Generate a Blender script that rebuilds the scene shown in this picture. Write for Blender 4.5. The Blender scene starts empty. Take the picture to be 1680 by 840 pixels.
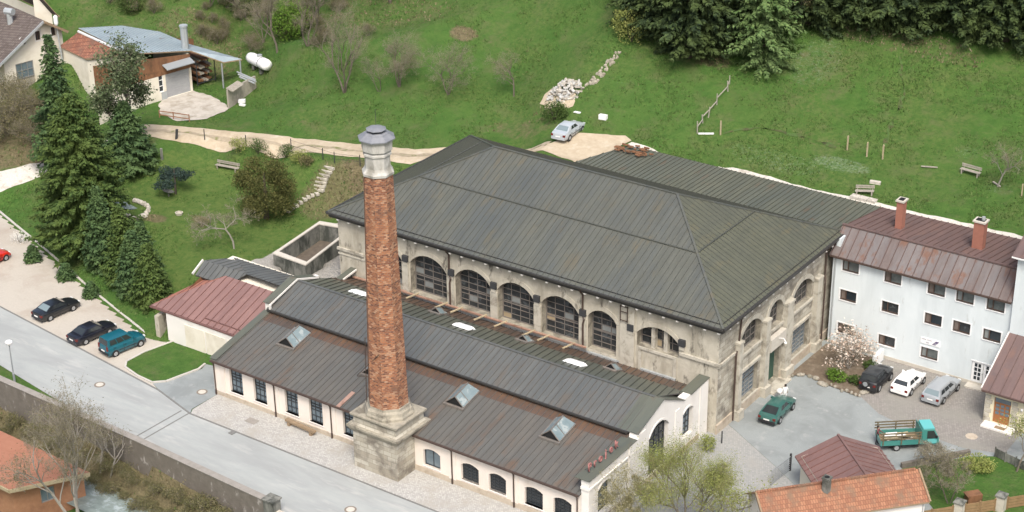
import bpy, bmesh, math, random
import numpy as np
from mathutils import Vector, Matrix
from mathutils.geometry import delaunay_2d_cdt
from mathutils.bvhtree import BVHTree

sc = bpy.context.scene
COL = sc.collection
R = math.radians

# ------------------------------------------------------------------ camera
CAM = Vector((103.003141, -116.559428, 80.202305))
YAW, PITCH, ROLL, FPX = -0.61452297, 0.44969813, -0.01164126, 3011.88847
_d = Vector((math.sin(YAW)*math.cos(PITCH), math.cos(YAW)*math.cos(PITCH), -math.sin(PITCH)))
_r = Vector((math.cos(YAW), -math.sin(YAW), 0)); _u = _r.cross(_d)
_r2 = _r*math.cos(ROLL)+_u*math.sin(ROLL); _u2 = -_r*math.sin(ROLL)+_u*math.cos(ROLL)
cd = bpy.data.cameras.new('camera'); cam = bpy.data.objects.new('camera', cd); COL.objects.link(cam)
cd.sensor_fit = 'HORIZONTAL'; cd.sensor_width = 36; cd.lens = FPX/1680*36
cd.clip_start = 1; cd.clip_end = 2000
m = Matrix((_r2, _u2, -_d)).transposed().to_4x4(); m.translation = CAM
cam.matrix_world = m
sc.camera = cam

# ------------------------------------------------------------------ light: bright overcast
w = bpy.data.worlds.new('World'); sc.world = w; w.use_nodes = True
nt = w.node_tree; bg = nt.nodes['Background']
sky = nt.nodes.new('ShaderNodeTexSky'); sky.sky_type = 'NISHITA'; sky.sun_disc = False
SUN_EL, SUN_AZ = R(55), R(141)      # azimuth clockwise from +Y
sky.sun_elevation = SUN_EL; sky.sun_rotation = SUN_AZ
sky.air_density = 1.0; sky.dust_density = 6.0; sky.ozone_density = 0.8
nt.links.new(sky.outputs[0], bg.inputs[0]); bg.inputs[1].default_value = 0.15
sl = bpy.data.lights.new('sun', 'SUN'); sl.energy = 1.6; sl.angle = R(18); sl.color = (1, .985, .925)
so = bpy.data.objects.new('sun', sl); COL.objects.link(so)
so.rotation_euler = (R(90)-SUN_EL, 0, R(180)-SUN_AZ)
sc.view_settings.view_transform = 'Standard'; sc.view_settings.look = 'None'
sc.view_settings.exposure = 0.60; sc.view_settings.gamma = 1; sc.view_settings.use_curve_mapping = False
try:
    sc.cycles.max_bounces = 5; sc.cycles.diffuse_bounces = 3
except Exception: pass

# ------------------------------------------------------------------ picking points
def ray(px, py):
    return (_d*FPX + _r2*(px-840) - _u2*(py-420)).normalized()
def G(px, py, Z=0.0):
    r = ray(px, py); return CAM + r*((Z-CAM.z)/r.z)
def PY(px, py, Y):
    r = ray(px, py); return CAM + r*((Y-CAM.y)/r.y)
def PX(px, py, X):
    r = ray(px, py); return CAM + r*((X-CAM.x)/r.x)
def PV(px, py, p0, d2):            # vertical plane through p0 along d2
    n = Vector((d2[1], -d2[0], 0)); r = ray(px, py)
    return CAM + r*((Vector(p0)-CAM).dot(n)/r.dot(n))

# ------------------------------------------------------------------ materials
MATS = {}
def M(name, c1, c2=None, scale=2.0, rough=.8, c3=None, s3=.35, t3=(.5, .68), bump=0., bscale=None, metal=0., stretch=(1,1,1),
      spec=.4, detail=6, c4=None, s4=6., t4=(.6,.7), coat=0., stretch3=(1,1,1), sheet=None):
    mt = bpy.data.materials.new(name); mt.use_nodes = True; MATS[name] = mt
    n, l = mt.node_tree.nodes, mt.node_tree.links
    b = n['Principled BSDF']
    b.inputs['Roughness'].default_value = rough; b.inputs['Metallic'].default_value = metal
    b.inputs['Specular IOR Level'].default_value = spec; b.inputs['Coat Weight'].default_value = coat
    b.inputs['Base Color'].default_value = (*c1, 1)
    if c2 is None and c3 is None and not bump: return mt
    tc = n.new('ShaderNodeTexCoord')
    def coords(st):
        mp = n.new('ShaderNodeMapping'); mp.inputs['Scale'].default_value = st
        l.new(tc.outputs['Object'], mp.inputs['Vector']); return mp.outputs[0]
    def noise(s, st=(1,1,1), det=detail, dist=0.):
        t = n.new('ShaderNodeTexNoise'); t.inputs['Scale'].default_value = s; t.inputs['Detail'].default_value = det
        t.inputs['Roughness'].default_value = .65; t.inputs['Distortion'].default_value = dist
        l.new(coords(st), t.inputs['Vector']); return t.outputs['Fac']
    def ramp(f, a, bb):
        r_ = n.new('ShaderNodeMapRange'); r_.inputs['From Min'].default_value = a; r_.inputs['From Max'].default_value = bb
        l.new(f, r_.inputs['Value']); return r_.outputs[0]
    def mix(f, a, bb):
        x = n.new('ShaderNodeMix'); x.data_type = 'RGBA'; l.new(f, x.inputs['Factor'])
        for s_, v in ((x.inputs[6], a), (x.inputs[7], bb)):
            if isinstance(v, tuple): s_.default_value = (*v, 1)
            else: l.new(v, s_)
        return x.outputs[2]
    col = c1
    if c2: col = mix(ramp(noise(scale, stretch), .3, .7), c1, c2)
    if c3: col = mix(ramp(noise(s3, stretch3, 5, .4), *t3), col, c3)
    if c4: col = mix(ramp(noise(s4, stretch3, 4), *t4), col, c4)
    if sheet:          # separate metal sheets between the seams: (across axis, width, length)
        sp_ = n.new('ShaderNodeSeparateXYZ'); l.new(tc.outputs['Object'], sp_.inputs[0]); cb = n.new('ShaderNodeCombineXYZ'); ia, ib = (0, 1) if sheet[0] == 'X' else (1, 0)
        l.new(sp_.outputs[ib], cb.inputs[0]); l.new(sp_.outputs[ia], cb.inputs[1]); br = n.new('ShaderNodeTexBrick'); l.new(cb.outputs[0], br.inputs['Vector']); br.offset = .37; br.offset_frequency = 2
        br.inputs['Scale'].default_value = 1; br.inputs['Brick Width'].default_value = sheet[2]; br.inputs['Row Height'].default_value = sheet[1]; br.inputs['Mortar Size'].default_value = .012
        br.inputs['Color1'].default_value = (.92,.92,.92,1); br.inputs['Color2'].default_value = (1.07,1.065,1.05,1); br.inputs['Mortar'].default_value = (.88,.88,.88,1)
        xm = n.new('ShaderNodeMix'); xm.data_type = 'RGBA'; xm.blend_type = 'MULTIPLY'; xm.inputs['Factor'].default_value = 1; l.new(col, xm.inputs[6]); l.new(br.outputs['Color'], xm.inputs[7]); col = xm.outputs[2]
    if not isinstance(col, tuple): l.new(col, b.inputs['Base Color'])
    if bump:
        bp = n.new('ShaderNodeBump'); bp.inputs['Strength'].default_value = 1; bp.inputs['Distance'].default_value = bump
        l.new(noise(bscale or scale*2, stretch), bp.inputs['Height']); l.new(bp.outputs[0], b.inputs['Normal'])
    return mt

def brick_mat(name, cols, mortar, bw, bh, ms, rough=.9, vert='Z', stain=None, s3=.4, t3=(.5,.7), bump=.01, offset=.5, rotz=0.):
    """masonry: u runs along the horizontal tangent, v along z (or plain x/y for paving)"""
    mt = bpy.data.materials.new(name); mt.use_nodes = True; MATS[name] = mt
    n, l = mt.node_tree.nodes, mt.node_tree.links; b = n['Principled BSDF']; b.inputs['Roughness'].default_value = rough
    b.inputs['Specular IOR Level'].default_value = .3
    tc = n.new('ShaderNodeTexCoord'); cm = n.new('ShaderNodeCombineXYZ'); sp = n.new('ShaderNodeSeparateXYZ')
    l.new(tc.outputs['Object'], sp.inputs[0])
    if vert == 'Z':
        geo = n.new('ShaderNodeNewGeometry'); sn = n.new('ShaderNodeSeparateXYZ'); l.new(geo.outputs['True Normal'], sn.inputs[0])
        a1 = n.new('ShaderNodeMath'); a1.operation = 'MULTIPLY'; l.new(sp.outputs[0], a1.inputs[0]); l.new(sn.outputs[1], a1.inputs[1])
        a2 = n.new('ShaderNodeMath'); a2.operation = 'MULTIPLY'; l.new(sp.outputs[1], a2.inputs[0]); l.new(sn.outputs[0], a2.inputs[1])
        a3 = n.new('ShaderNodeMath'); a3.operation = 'SUBTRACT'; l.new(a2.outputs[0], a3.inputs[0]); l.new(a1.outputs[0], a3.inputs[1])
        l.new(a3.outputs[0], cm.inputs[0]); l.new(sp.outputs[2], cm.inputs[1])
    else:
        l.new(sp.outputs[0], cm.inputs[0]); l.new(sp.outputs[1], cm.inputs[1])
    mp = n.new('ShaderNodeMapping'); mp.inputs['Rotation'].default_value = (0,0,rotz); l.new(cm.outputs[0], mp.inputs[0])
    br = n.new('ShaderNodeTexBrick'); br.offset = offset
    br.inputs['Scale'].default_value = 1; br.inputs['Brick Width'].default_value = bw; br.inputs['Row Height'].default_value = bh
    br.inputs['Mortar Size'].default_value = ms; br.inputs['Color1'].default_value = (0,0,0,1); br.inputs['Color2'].default_value = (1,1,1,1)
    br.inputs['Mortar'].default_value = (.5,.5,.5,1); br.inputs['Mortar Smooth'].default_value = .2
    l.new(mp.outputs[0], br.inputs['Vector'])
    cr = n.new('ShaderNodeValToRGB'); l.new(br.outputs['Color'], cr.inputs[0])
    while len(cr.color_ramp.elements) < len(cols): cr.color_ramp.elements.new(.5)
    for i, c in enumerate(cols):
        cr.color_ramp.elements[i].position = i/(len(cols)-1); cr.color_ramp.elements[i].color = (*c, 1)
    def mix(f, a, bb):
        x = n.new('ShaderNodeMix'); x.data_type = 'RGBA'; l.new(f, x.inputs['Factor'])
        for s_, v in ((x.inputs[6], a), (x.inputs[7], bb)):
            if isinstance(v, tuple): s_.default_value = (*v, 1)
            else: l.new(v, s_)
        return x.outputs[2]
    col = mix(br.outputs['Fac'], cr.outputs[0], mortar)
    def noise(s, d=5):
        t = n.new('ShaderNodeTexNoise'); t.inputs['Scale'].default_value = s; t.inputs['Detail'].default_value = d
        t.inputs['Roughness'].default_value = .65; l.new(tc.outputs['Object'], t.inputs['Vector']); return t.outputs['Fac']
    if stain:
        r_ = n.new('ShaderNodeMapRange'); r_.inputs['From Min'].default_value = t3[0]; r_.inputs['From Max'].default_value = t3[1]
        l.new(noise(s3), r_.inputs['Value']); col = mix(r_.outputs[0], col, stain)
    l.new(col, b.inputs['Base Color'])
    if bump:
        bp = n.new('ShaderNodeBump'); bp.inputs['Strength'].default_value = .8; bp.inputs['Distance'].default_value = bump; bp.invert = True
        ad = n.new('ShaderNodeMath'); l.new(br.outputs['Fac'], ad.inputs[0]); l.new(noise(6), ad.inputs[1])
        l.new(ad.outputs[0], bp.inputs['Height']); l.new(bp.outputs[0], b.inputs['Normal'])
    return mt

def leaf_mat(name, cols, rough=.75, clump=None, cs=.6, trans=.25):
    mt = bpy.data.materials.new(name); mt.use_nodes = True; MATS[name] = mt
    n, l = mt.node_tree.nodes, mt.node_tree.links; b = n['Principled BSDF']
    b.inputs['Roughness'].default_value = rough; b.inputs['Specular IOR Level'].default_value = .2
    g = n.new('ShaderNodeNewGeometry'); cr = n.new('ShaderNodeValToRGB'); l.new(g.outputs['Random Per Island'], cr.inputs[0])
    while len(cr.color_ramp.elements) < len(cols): cr.color_ramp.elements.new(.5)
    for i, c in enumerate(cols):
        cr.color_ramp.elements[i].position = i/(len(cols)-1); cr.color_ramp.elements[i].color = (*c, 1)
    out = cr.outputs[0]
    if clump:
        tc = n.new('ShaderNodeTexCoord'); t = n.new('ShaderNodeTexNoise'); t.inputs['Scale'].default_value = cs; t.inputs['Detail'].default_value = 3
        l.new(tc.outputs['Object'], t.inputs['Vector'])
        r_ = n.new('ShaderNodeMapRange'); r_.inputs['From Min'].default_value = .42; r_.inputs['From Max'].default_value = .62; l.new(t.outputs['Fac'], r_.inputs['Value'])
        x = n.new('ShaderNodeMix'); x.data_type = 'RGBA'; l.new(r_.outputs[0], x.inputs['Factor']); l.new(out, x.inputs[6]); x.inputs[7].default_value = (*clump, 1)
        x2 = n.new('ShaderNodeMix'); x2.data_type = 'RGBA'; x2.inputs['Factor'].default_value = .5; l.new(out, x2.inputs[6]); l.new(x.outputs[2], x2.inputs[7]); out = x2.outputs[2]
    l.new(out, b.inputs['Base Color'])
    return mt

# ------------------------------------------------------------------ mesh building
ORG = {}
def finish(o, name, parent):
    o.name = name; COL.objects.link(o)
    if parent is not None: o.parent = parent; ORG[o] = ORG.get(parent, Vector())
    return o
def thing(name, label, cat, loc=(0,0,0), rotz=0., group=None):
    o = bpy.data.objects.new(name, None); COL.objects.link(o); o.location = loc; o.rotation_euler = (0,0,rotz)
    o.empty_display_size = .2
    o['label'] = label; o['category'] = cat
    if group: o['group'] = group
    ORG[o] = Vector(loc); return o
def tag(o, label, cat, group=None):
    o['label'] = label; o['category'] = cat
    if group: o['group'] = group
    return o
def dup(root, loc, rotz=None, label=None, scale=None):
    r = root.copy(); COL.objects.link(r); r.location = loc
    if rotz is not None: r.rotation_euler = (0,0,rotz)
    if scale is not None: r.scale = scale if hasattr(scale, '__len__') else (scale,)*3
    if label: r['label'] = label
    for ch in list(root.children):
        c = ch.copy(); COL.objects.link(c); c.parent = r
        for g in list(ch.children):
            d = g.copy(); COL.objects.link(d); d.parent = c
    return r

class MB:
    def __init__(s): s.v, s.f, s.m = [], [], []
    def add(s, vs, fs, mi=0):
        b = len(s.v); s.v.extend(tuple(x) for x in vs)
        for f in fs: s.f.append(tuple(i+b for i in f)); s.m.append(mi)
    def obox(s, o, a, b, c, mi=0):
        o, a, b, c = map(Vector, (o, a, b, c))
        vs = [o, o+a, o+a+b, o+b, o+c, o+a+c, o+a+b+c, o+b+c]
        s.add(vs, [(0,3,2,1),(4,5,6,7),(0,1,5,4),(1,2,6,5),(2,3,7,6),(3,0,4,7)], mi)
    def box(s, x0, x1, y0, y1, z0, z1, mi=0): s.obox((x0,y0,z0), (x1-x0,0,0), (0,y1-y0,0), (0,0,z1-z0), mi)
    def bar(s, a, b, w, h, mi=0, up=(0,0,1)):        # beam from a to b, centred
        a, b = Vector(a), Vector(b); d = (b-a).normalized(); up = Vector(up)
        sd = d.cross(up)
        if sd.length < 1e-4: sd = d.cross(Vector((1,0,0)))
        sd.normalize(); u2 = sd.cross(d).normalized()
        s.obox(a-sd*w/2-u2*h/2, b-a, sd*w, u2*h, mi)
    def poly(s, pts, mi=0): s.add(pts, [tuple(range(len(pts)))], mi)
    def slab(s, top, thick, mi=0, mside=None, mbot=None):   # polygon (top, CCW from above) with vertical thickness
        n = len(top); t = [Vector(p) for p in top]; bt = [p-Vector((0,0,thick)) for p in t]
        b = len(s.v); s.v.extend(map(tuple, t+bt))
        s.f.append(tuple(range(b, b+n))); s.m.append(mi)
        s.f.append(tuple(range(b+2*n-1, b+n-1, -1))); s.m.append(mi if mbot is None else mbot)
        for i in range(n):
            j = (i+1) % n; s.f.append((b+i, b+n+i, b+n+j, b+j)); s.m.append(mi if mside is None else mside)
    def tube(s, pts, rad, n=6, mi=0, cap=True):
        pts = [Vector(p) for p in pts]; k = len(pts)
        if not hasattr(rad, '__len__'): rad = [rad]*k
        b = len(s.v); ref = None
        for i, p in enumerate(pts):
            d = (pts[min(i+1,k-1)]-pts[max(i-1,0)])
            d = d.normalized() if d.length > 1e-6 else Vector((0,0,1))
            if ref is None: ref = d.orthogonal().normalized()
            x = (ref-d*ref.dot(d))
            x = x.normalized() if x.length > 1e-5 else d.orthogonal().normalized()
            ref = x; y = d.cross(x)
            for q in range(n):
                a = 2*math.pi*q/n; s.v.append(tuple(p+(x*math.cos(a)+y*math.sin(a))*rad[i]))
        for i in range(k-1):
            for q in range(n):
                q2 = (q+1) % n; s.f.append((b+i*n+q, b+i*n+q2, b+(i+1)*n+q2, b+(i+1)*n+q)); s.m.append(mi)
        if cap:
            s.f.append(tuple(range(b+n-1, b-1, -1))); s.m.append(mi)
            e = b+(k-1)*n; s.f.append(tuple(range(e, e+n))); s.m.append(mi)
    def lathe(s, prof, c=(0,0,0), n=8, rot=0., mi=0, mis=None, sx=1., sy=1.):
        b = len(s.v); c = Vector(c)
        for r, z in prof:
            for q in range(n):
                a = rot+2*math.pi*q/n; s.v.append((c.x+r*sx*math.cos(a), c.y+r*sy*math.sin(a), c.z+z))
        for i in range(len(prof)-1):
            for q in range(n):
                q2 = (q+1) % n; s.f.append((b+i*n+q, b+i*n+q2, b+(i+1)*n+q2, b+(i+1)*n+q)); s.m.append(mis[i] if mis else mi)
        s.f.append(tuple(range(b+n-1, b-1, -1))); s.m.append(mi)
        e = b+(len(prof)-1)*n; s.f.append(tuple(range(e, e+n))); s.m.append(mis[-1] if mis else mi)
    def build(s, name, mats, parent=None, smooth=False, local=False, weld=False):
        o_ = Vector() if (local or parent is None) else ORG.get(parent, Vector())
        me = bpy.data.meshes.new(name)
        vs = s.v if o_.length == 0 else [(x-o_.x, y-o_.y, z-o_.z) for x, y, z in s.v]
        me.from_pydata(vs, [], s.f)
        if isinstance(mats, str): mats = [mats]
        for k in mats: me.materials.append(MATS[k])
        if any(s.m): me.polygons.foreach_set('material_index', s.m)
        if smooth: me.polygons.foreach_set('use_smooth', [True]*len(s.f))
        me.update()
        return finish(bpy.data.objects.new(name, me), name, parent)

def struct(o): o['kind'] = 'structure'; return o

def arch(u0, u1, z0, zs, rise, n=9):
    """outline of an opening with a segmental head"""
    pts = [(u0, z0), (u1, z0), (u1, zs)]
    if rise > 0:
        hw = (u1-u0)/2; rr = (hw*hw+rise*rise)/(2*rise); cz = zs+rise-rr; a0 = math.asin(min(1, hw/rr))
        for i in range(1, n):
            a = a0-2*a0*i/n; pts.append(((u0+u1)/2+rr*math.sin(a), cz+rr*math.cos(a)))
    pts.append((u0, zs)); return pts
def head(hole, u):     # top of an opening at u
    hi = None
    n = len(hole)
    for i in range(n):
        (a, za), (b, zb) = hole[i], hole[(i+1) % n]
        if abs(a-b) > 1e-6 and min(a,b)-1e-6 <= u <= max(a,b)+1e-6:
            z = za+(zb-za)*(u-a)/(b-a); hi = z if hi is None else max(hi, z)
    return hi
def span(hole, z):
    xs = []
    n = len(hole)
    for i in range(n):
        (a, za), (b, zb) = hole[i], hole[(i+1) % n]
        if abs(za-zb) > 1e-6 and min(za,zb)-1e-6 <= z <= max(za,zb)+1e-6: xs.append(a+(b-a)*(z-za)/(zb-za))
    return (min(xs), max(xs)) if len(xs) >= 2 else None

def wall(mb, o, u, outline, holes=(), thick=.4, reveal=.3, mi=0, mr=None, solid=False):
    """vertical wall: outer face through o along unit u (2D), outward normal is to the right of u"""
    o = Vector(o); U = Vector((u[0], u[1], 0)).normalized(); N = Vector((U.y, -U.x, 0)); mr = mi if mr is None else mr
    P = lambda q, d=0.: o+U*q[0]+Vector((0,0,q[1]))-N*d
    flat = [q for lp in ([outline]+list(holes)) for q in lp]; ed = []; k0 = 0
    for lp in [outline]+list(holes): ed += [(k0+i, k0+(i+1) % len(lp)) for i in range(len(lp))]; k0 += len(lp)
    vo_, _, fo_, _, _, _ = delaunay_2d_cdt([Vector(q) for q in flat], ed, [], 0, 1e-5)
    def inside(x, z, lp):
        r_ = False
        for (ax, az), (bx, bz) in zip(lp, lp[1:]+lp[:1]):
            if (az > z) != (bz > z) and x < (bx-ax)*(z-az)/(bz-az)+ax: r_ = not r_
        return r_
    flat = [(v.x, v.y) for v in vo_]; fs = []
    for t in fo_:
        (ax, az), (bx, bz), (cx, cz) = (flat[i] for i in t); mx_, mz_ = (ax+bx+cx)/3, (az+bz+cz)/3
        if inside(mx_, mz_, outline) and not any(inside(mx_, mz_, h) for h in holes):
            fs.append(tuple(t) if (bx-ax)*(cz-az)-(bz-az)*(cx-ax) > 0 else (t[0], t[2], t[1]))
    mb.add([P(q) for q in flat], fs, mi)
    n = len(outline)
    if solid: mb.add([P(q) for q in outline]+[P(q, thick) for q in outline], [(i, n+i, n+(i+1) % n, (i+1) % n) for i in range(n)]+[tuple(range(2*n-1, n-1, -1))], mi)
    rv = reveal if hasattr(reveal, '__len__') else [reveal]*len(holes)
    for h, r_ in zip(holes, rv):
        k = len(h); mb.add([P(q) for q in h]+[P(q, r_) for q in h], [((i+1) % k, k+(i+1) % k, k+i, i) for i in range(k)], mr)
def window(root, o, u, hole, depth, nx, nz, frame='frame_dark', glass='glass', bw=.06, fw=.09, sill=None, name='window', transom=None, fills=()):
    o = Vector(o); U = Vector((u[0], u[1], 0)).normalized(); N = Vector((U.y, -U.x, 0))
    P = lambda a, z, d=0.: o+U*a+Vector((0,0,z))-N*d
    mb = MB(); us = [q[0] for q in hole]; zs = [q[1] for q in hole]; u0, u1, z0, z1 = min(us), max(us), min(zs), max(zs)
    dd = depth-.05
    def vb(a, w_):
        t = min(head(hole, max(u0, a-w_/2)), head(hole, min(u1, a+w_/2))); mb.obox(P(a-w_/2, z0, dd), U*w_, -N*.06, (0,0,t-z0))
    def hb(z, w_):
        s_ = span(hole, min(z, z1-.02))
        if s_: mb.obox(P(s_[0], z-w_/2, dd-.008), U*(s_[1]-s_[0]), -N*.06, (0,0,w_))
    vb(u0+fw/2, fw); vb(u1-fw/2, fw); hb(z0+fw/2, fw)
    # head member follows the outline
    top = [q for q in hole if q[1] > z0+1e-6]
    for a, b in zip(top, top[1:]):
        mb.obox(P(a[0], a[1]-fw, dd-.004), U*(b[0]-a[0])+Vector((0,0,b[1]-a[1])), -N*.06, (0,0,fw))
    for i in range(1, nx): vb(u0+(u1-u0)*i/nx, bw)
    for i in range(1, nz): hb(z0+(z1-z0)*i/nz, bw)
    if transom: hb(transom, bw*2)
    if sill: mb.obox(P(u0-.06, z0-.07, -.07), U*(u1-u0+.12), -N*(depth+.02), (0,0,.07), 1)
    w_ = mb.build(name, [frame, sill] if sill else [frame], root)
    g = MB(); g.add([P(a, z, depth) for a, z in hole], [tuple(range(len(hole)))])
    for (i, j, mi) in fills:      # odd panes: lighter or boarded
        ux, zz = u0+(u1-u0)*i/nx, z0+(z1-z0)*j/nz
        g.obox(P(ux+.05, zz+.05, depth-.012), U*((u1-u0)/nx-.1), -N*.008, (0,0,(z1-z0)/nz-.1), mi)
    g.build('pane', [glass, 'board', 'glass_pale'] if fills else [glass], w_)
    return w_

def seams(mb, poly, d, spacing, w_=.05, h=.06, mi=0, off=.5):
    """standing seams across a planar convex polygon, running along d"""
    P = [Vector(p) for p in poly]; n = (P[1]-P[0]).cross(P[2]-P[0]).normalized()
    if n.z < 0: n = -n
    d = Vector(d); d = (d-n*d.dot(n)).normalized(); t = n.cross(d)
    ks = [p.dot(t) for p in P]; lo, hi = min(ks), max(ks)
    k = lo+spacing*off
    while k < hi-.03:
        pts = []
        for i in range(len(P)):
            a, b = P[i], P[(i+1) % len(P)]; ka, kb = a.dot(t), b.dot(t)
            if (ka-k)*(kb-k) < 0: pts.append(a+(b-a)*((k-ka)/(kb-ka)))
        if len(pts) >= 2:
            a, b = pts[0], pts[1]
            if (b-a).length > .1: mb.obox(a-t*w_/2-n*.005, b-a, t*w_, n*h, mi)
        k += spacing
def roofplane(mb, poly, thick, d, spacing, mi=0, ms=1, mside=0, w_=.05, h=.06, mbot=None):
    mb.slab(poly, thick, mi, mside, mbot); 
    if spacing: seams(mb, poly, d, spacing, w_, h, ms)

# ------------------------------------------------------------------ palette
M('asphalt', (.305,.327,.32), (.352,.37,.36), 1.2, .9, c3=(.285,.30,.295), s3=.2, t3=(.45,.62), bump=.004, bscale=30, stretch=(.35,1.3,1), stretch3=(.4,1.6,1), c4=(.41,.415,.40), s4=.5, t4=(.55,.75))
M('asphalt_yard', (.225,.252,.254), (.275,.298,.296), 9, .9, c3=(.205,.225,.225), s3=.3, t3=(.45,.62), bump=.006, bscale=30, c4=(.30,.315,.31), s4=.8, t4=(.58,.7))
brick_mat('pavers', [(.215,.205,.19),(.25,.235,.22),(.285,.27,.25)], (.19,.18,.165), .22, .22, .02, vert='P', stain=(.24,.235,.21), s3=.3, t3=(.45,.7), bump=.006)
brick_mat('cobbles', [(.335,.33,.315),(.415,.41,.39),(.50,.495,.47)], (.33,.325,.305), .17, .15, .02, vert='P', stain=(.35,.335,.30), s3=.5, t3=(.48,.68), bump=.01)
brick_mat('setts', [(.265,.275,.27),(.305,.31,.30),(.35,.35,.335)], (.26,.265,.255), .18, .16, .02, vert='P', stain=(.30,.295,.275), s3=.4, t3=(.5,.7), bump=.008)
M('gravel_lot', (.39,.365,.315), (.45,.415,.36), 5, .95, c3=(.345,.30,.25), s3=.22, t3=(.48,.72), bump=.012, bscale=25, c4=(.55,.51,.455), s4=14, t4=(.62,.7))
M('sand', (.38,.315,.225), (.46,.395,.295), 2.2, .95, c3=(.32,.26,.18), s3=.3, t3=(.5,.75), bump=.01, bscale=18, c4=(.52,.465,.375), s4=.7, t4=(.55,.75))
M('gravel_grey', (.27,.26,.24), (.40,.385,.36), 6, .95, c3=(.33,.30,.255), s3=.4, t3=(.5,.7), bump=.015, bscale=22)
M('gravel_white', (.42,.40,.36), (.58,.56,.51), 7, .95, c3=(.34,.31,.26), s3=1.2, t3=(.52,.66), bump=.02, bscale=12)
M('concrete_yard', (.36,.33,.28), (.5,.47,.42), 1.5, .9, c3=(.26,.23,.18), s3=.5, t3=(.5,.68))
M('kerb', (.13,.13,.125), (.2,.2,.19), 6, .9)
M('kerb_light', (.42,.40,.36), (.5,.48,.44), 5, .9)
M('iron', (.17,.14,.115), (.22,.18,.145), 8, .7)
M('concrete_light', (.46,.43,.37), (.55,.52,.46), 3, .9)
M('water', (.16,.2,.19), (.24,.29,.28), 1.6, .25, c3=(.34,.40,.41), s3=1.1, t3=(.52,.66), bump=.05, bscale=3, stretch=(.5,1.5,1))
# walls
M('stone_wall', (.42,.39,.315), (.53,.50,.42), 1.3, .93, c3=(.33,.305,.245), s3=.5, t3=(.46,.66), bump=.04, bscale=4, c4=(.13,.118,.098), s4=1.2, t4=(.56,.68), stretch3=(1,1,.4))
brick_mat('ashlar', [(.33,.30,.24),(.40,.375,.31),(.48,.455,.385)], (.29,.27,.22), .8, .42, .02, stain=(.19,.17,.14), s3=.7, t3=(.48,.66), bump=.03)
M('stone_trim', (.41,.385,.32), (.50,.475,.405), 2, .9, c3=(.22,.20,.16), s3=.9, t3=(.5,.68), bump=.015, bscale=8)
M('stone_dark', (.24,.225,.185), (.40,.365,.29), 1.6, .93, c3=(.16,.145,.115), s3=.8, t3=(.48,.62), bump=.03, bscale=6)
M('plaster_white', (.68,.66,.62), (.73,.71,.67), 1.0, .85, c3=(.61,.58,.53), s3=.35, t3=(.52,.75), stretch3=(1,1,.4))
M('plaster_pink', (.68,.615,.545), (.73,.67,.605), 1.0, .85, c3=(.6,.53,.455), s3=.4, t3=(.52,.75), stretch3=(1,1,.4))
M('plaster_blue', (.61,.67,.69), (.65,.705,.72), .8, .85, c3=(.52,.575,.59), s3=.35, t3=(.46,.72), stretch3=(1,1,.25), c4=(.50,.54,.54), s4=1.6, t4=(.62,.72))
M('plaster_cream', (.66,.61,.44), (.71,.665,.5), 1, .85, c3=(.55,.5,.36), s3=.5, t3=(.55,.75))
M('plaster_farm', (.66,.62,.52), (.73,.69,.6), .9, .88, c3=(.56,.51,.41), s3=.35, t3=(.5,.72))
M('plinth', (.40,.34,.265), (.48,.42,.34), 2.5, .9, c3=(.3,.25,.19), s3=.8, t3=(.5,.68))
# roofs
def sheet_roof(name, a, b, c3, c4=None, s4=2.2, t4=(.56,.7), ax='X', wd=.56):
    return M(name, a, b, 1.4, .48, c3=c3, s3=.22, t3=(.42,.68), spec=.35, c4=c4, s4=s4, t4=t4, stretch=(2.2,.5,1), stretch3=(1.6,.55,1), bump=.012, bscale=1.3, sheet=(ax, wd, 3.4))
sheet_roof('roof_hall', (.084,.089,.075), (.104,.108,.094), (.078,.087,.086), (.106,.099,.074), .5)
sheet_roof('roof_hall_side', (.086,.092,.066), (.105,.109,.080), (.080,.086,.069), (.11,.105,.069), .5, ax='Y')
M('seam_hall', (.070,.074,.064), (.080,.085,.073), 2, .5)
sheet_roof('roof_shop', (.098,.093,.083), (.118,.112,.10), (.098,.102,.098), (.125,.088,.064), .35, (.54,.7))
sheet_roof('roof_green', (.098,.106,.084), (.118,.124,.098), (.09,.102,.09), (.115,.09,.066), .6, (.58,.72))
sheet_roof('roof_rust', (.095,.060,.044), (.12,.077,.053), (.075,.06,.052), (.14,.078,.042), 1.2)
sheet_roof('roof_red', (.20,.118,.108), (.235,.138,.125), (.185,.112,.104), (.25,.155,.14), 1.2)
sheet_roof('roof_redbrown', (.130,.088,.082), (.155,.102,.094), (.12,.09,.088), (.16,.10,.085), .6)
sheet_roof('roof_maroon', (.165,.098,.09), (.19,.115,.105), (.15,.095,.088), (.20,.12,.11), .6)
sheet_roof('roof_mansard', (.115,.09,.085), (.15,.122,.112), (.165,.158,.16), (.15,.085,.062), .45, (.52,.62))
sheet_roof('roof_blue', (.26,.325,.37), (.31,.375,.41), (.235,.29,.32), (.36,.40,.42), .6)
sheet_roof('roof_slate', (.095,.10,.098), (.115,.12,.115), (.09,.098,.098), (.108,.10,.088), .6)
M('seam_dark', (.080,.076,.068), (.092,.087,.078), 2, .5)
M('seam_red', (.145,.078,.068), (.17,.09,.08), 2, .5)
M('seam_brown', (.09,.058,.051), (.105,.066,.057), 2, .5)
M('seam_slate', (.072,.077,.076))
M('seam_green', (.068,.074,.058))
M('seam_blue', (.22,.27,.30))
brick_mat('tiles_brown', [(.10,.08,.07),(.135,.11,.10),(.16,.135,.12)], (.06,.05,.045), .3, .34, .03, vert='P', bump=.02, offset=0.)
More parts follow.
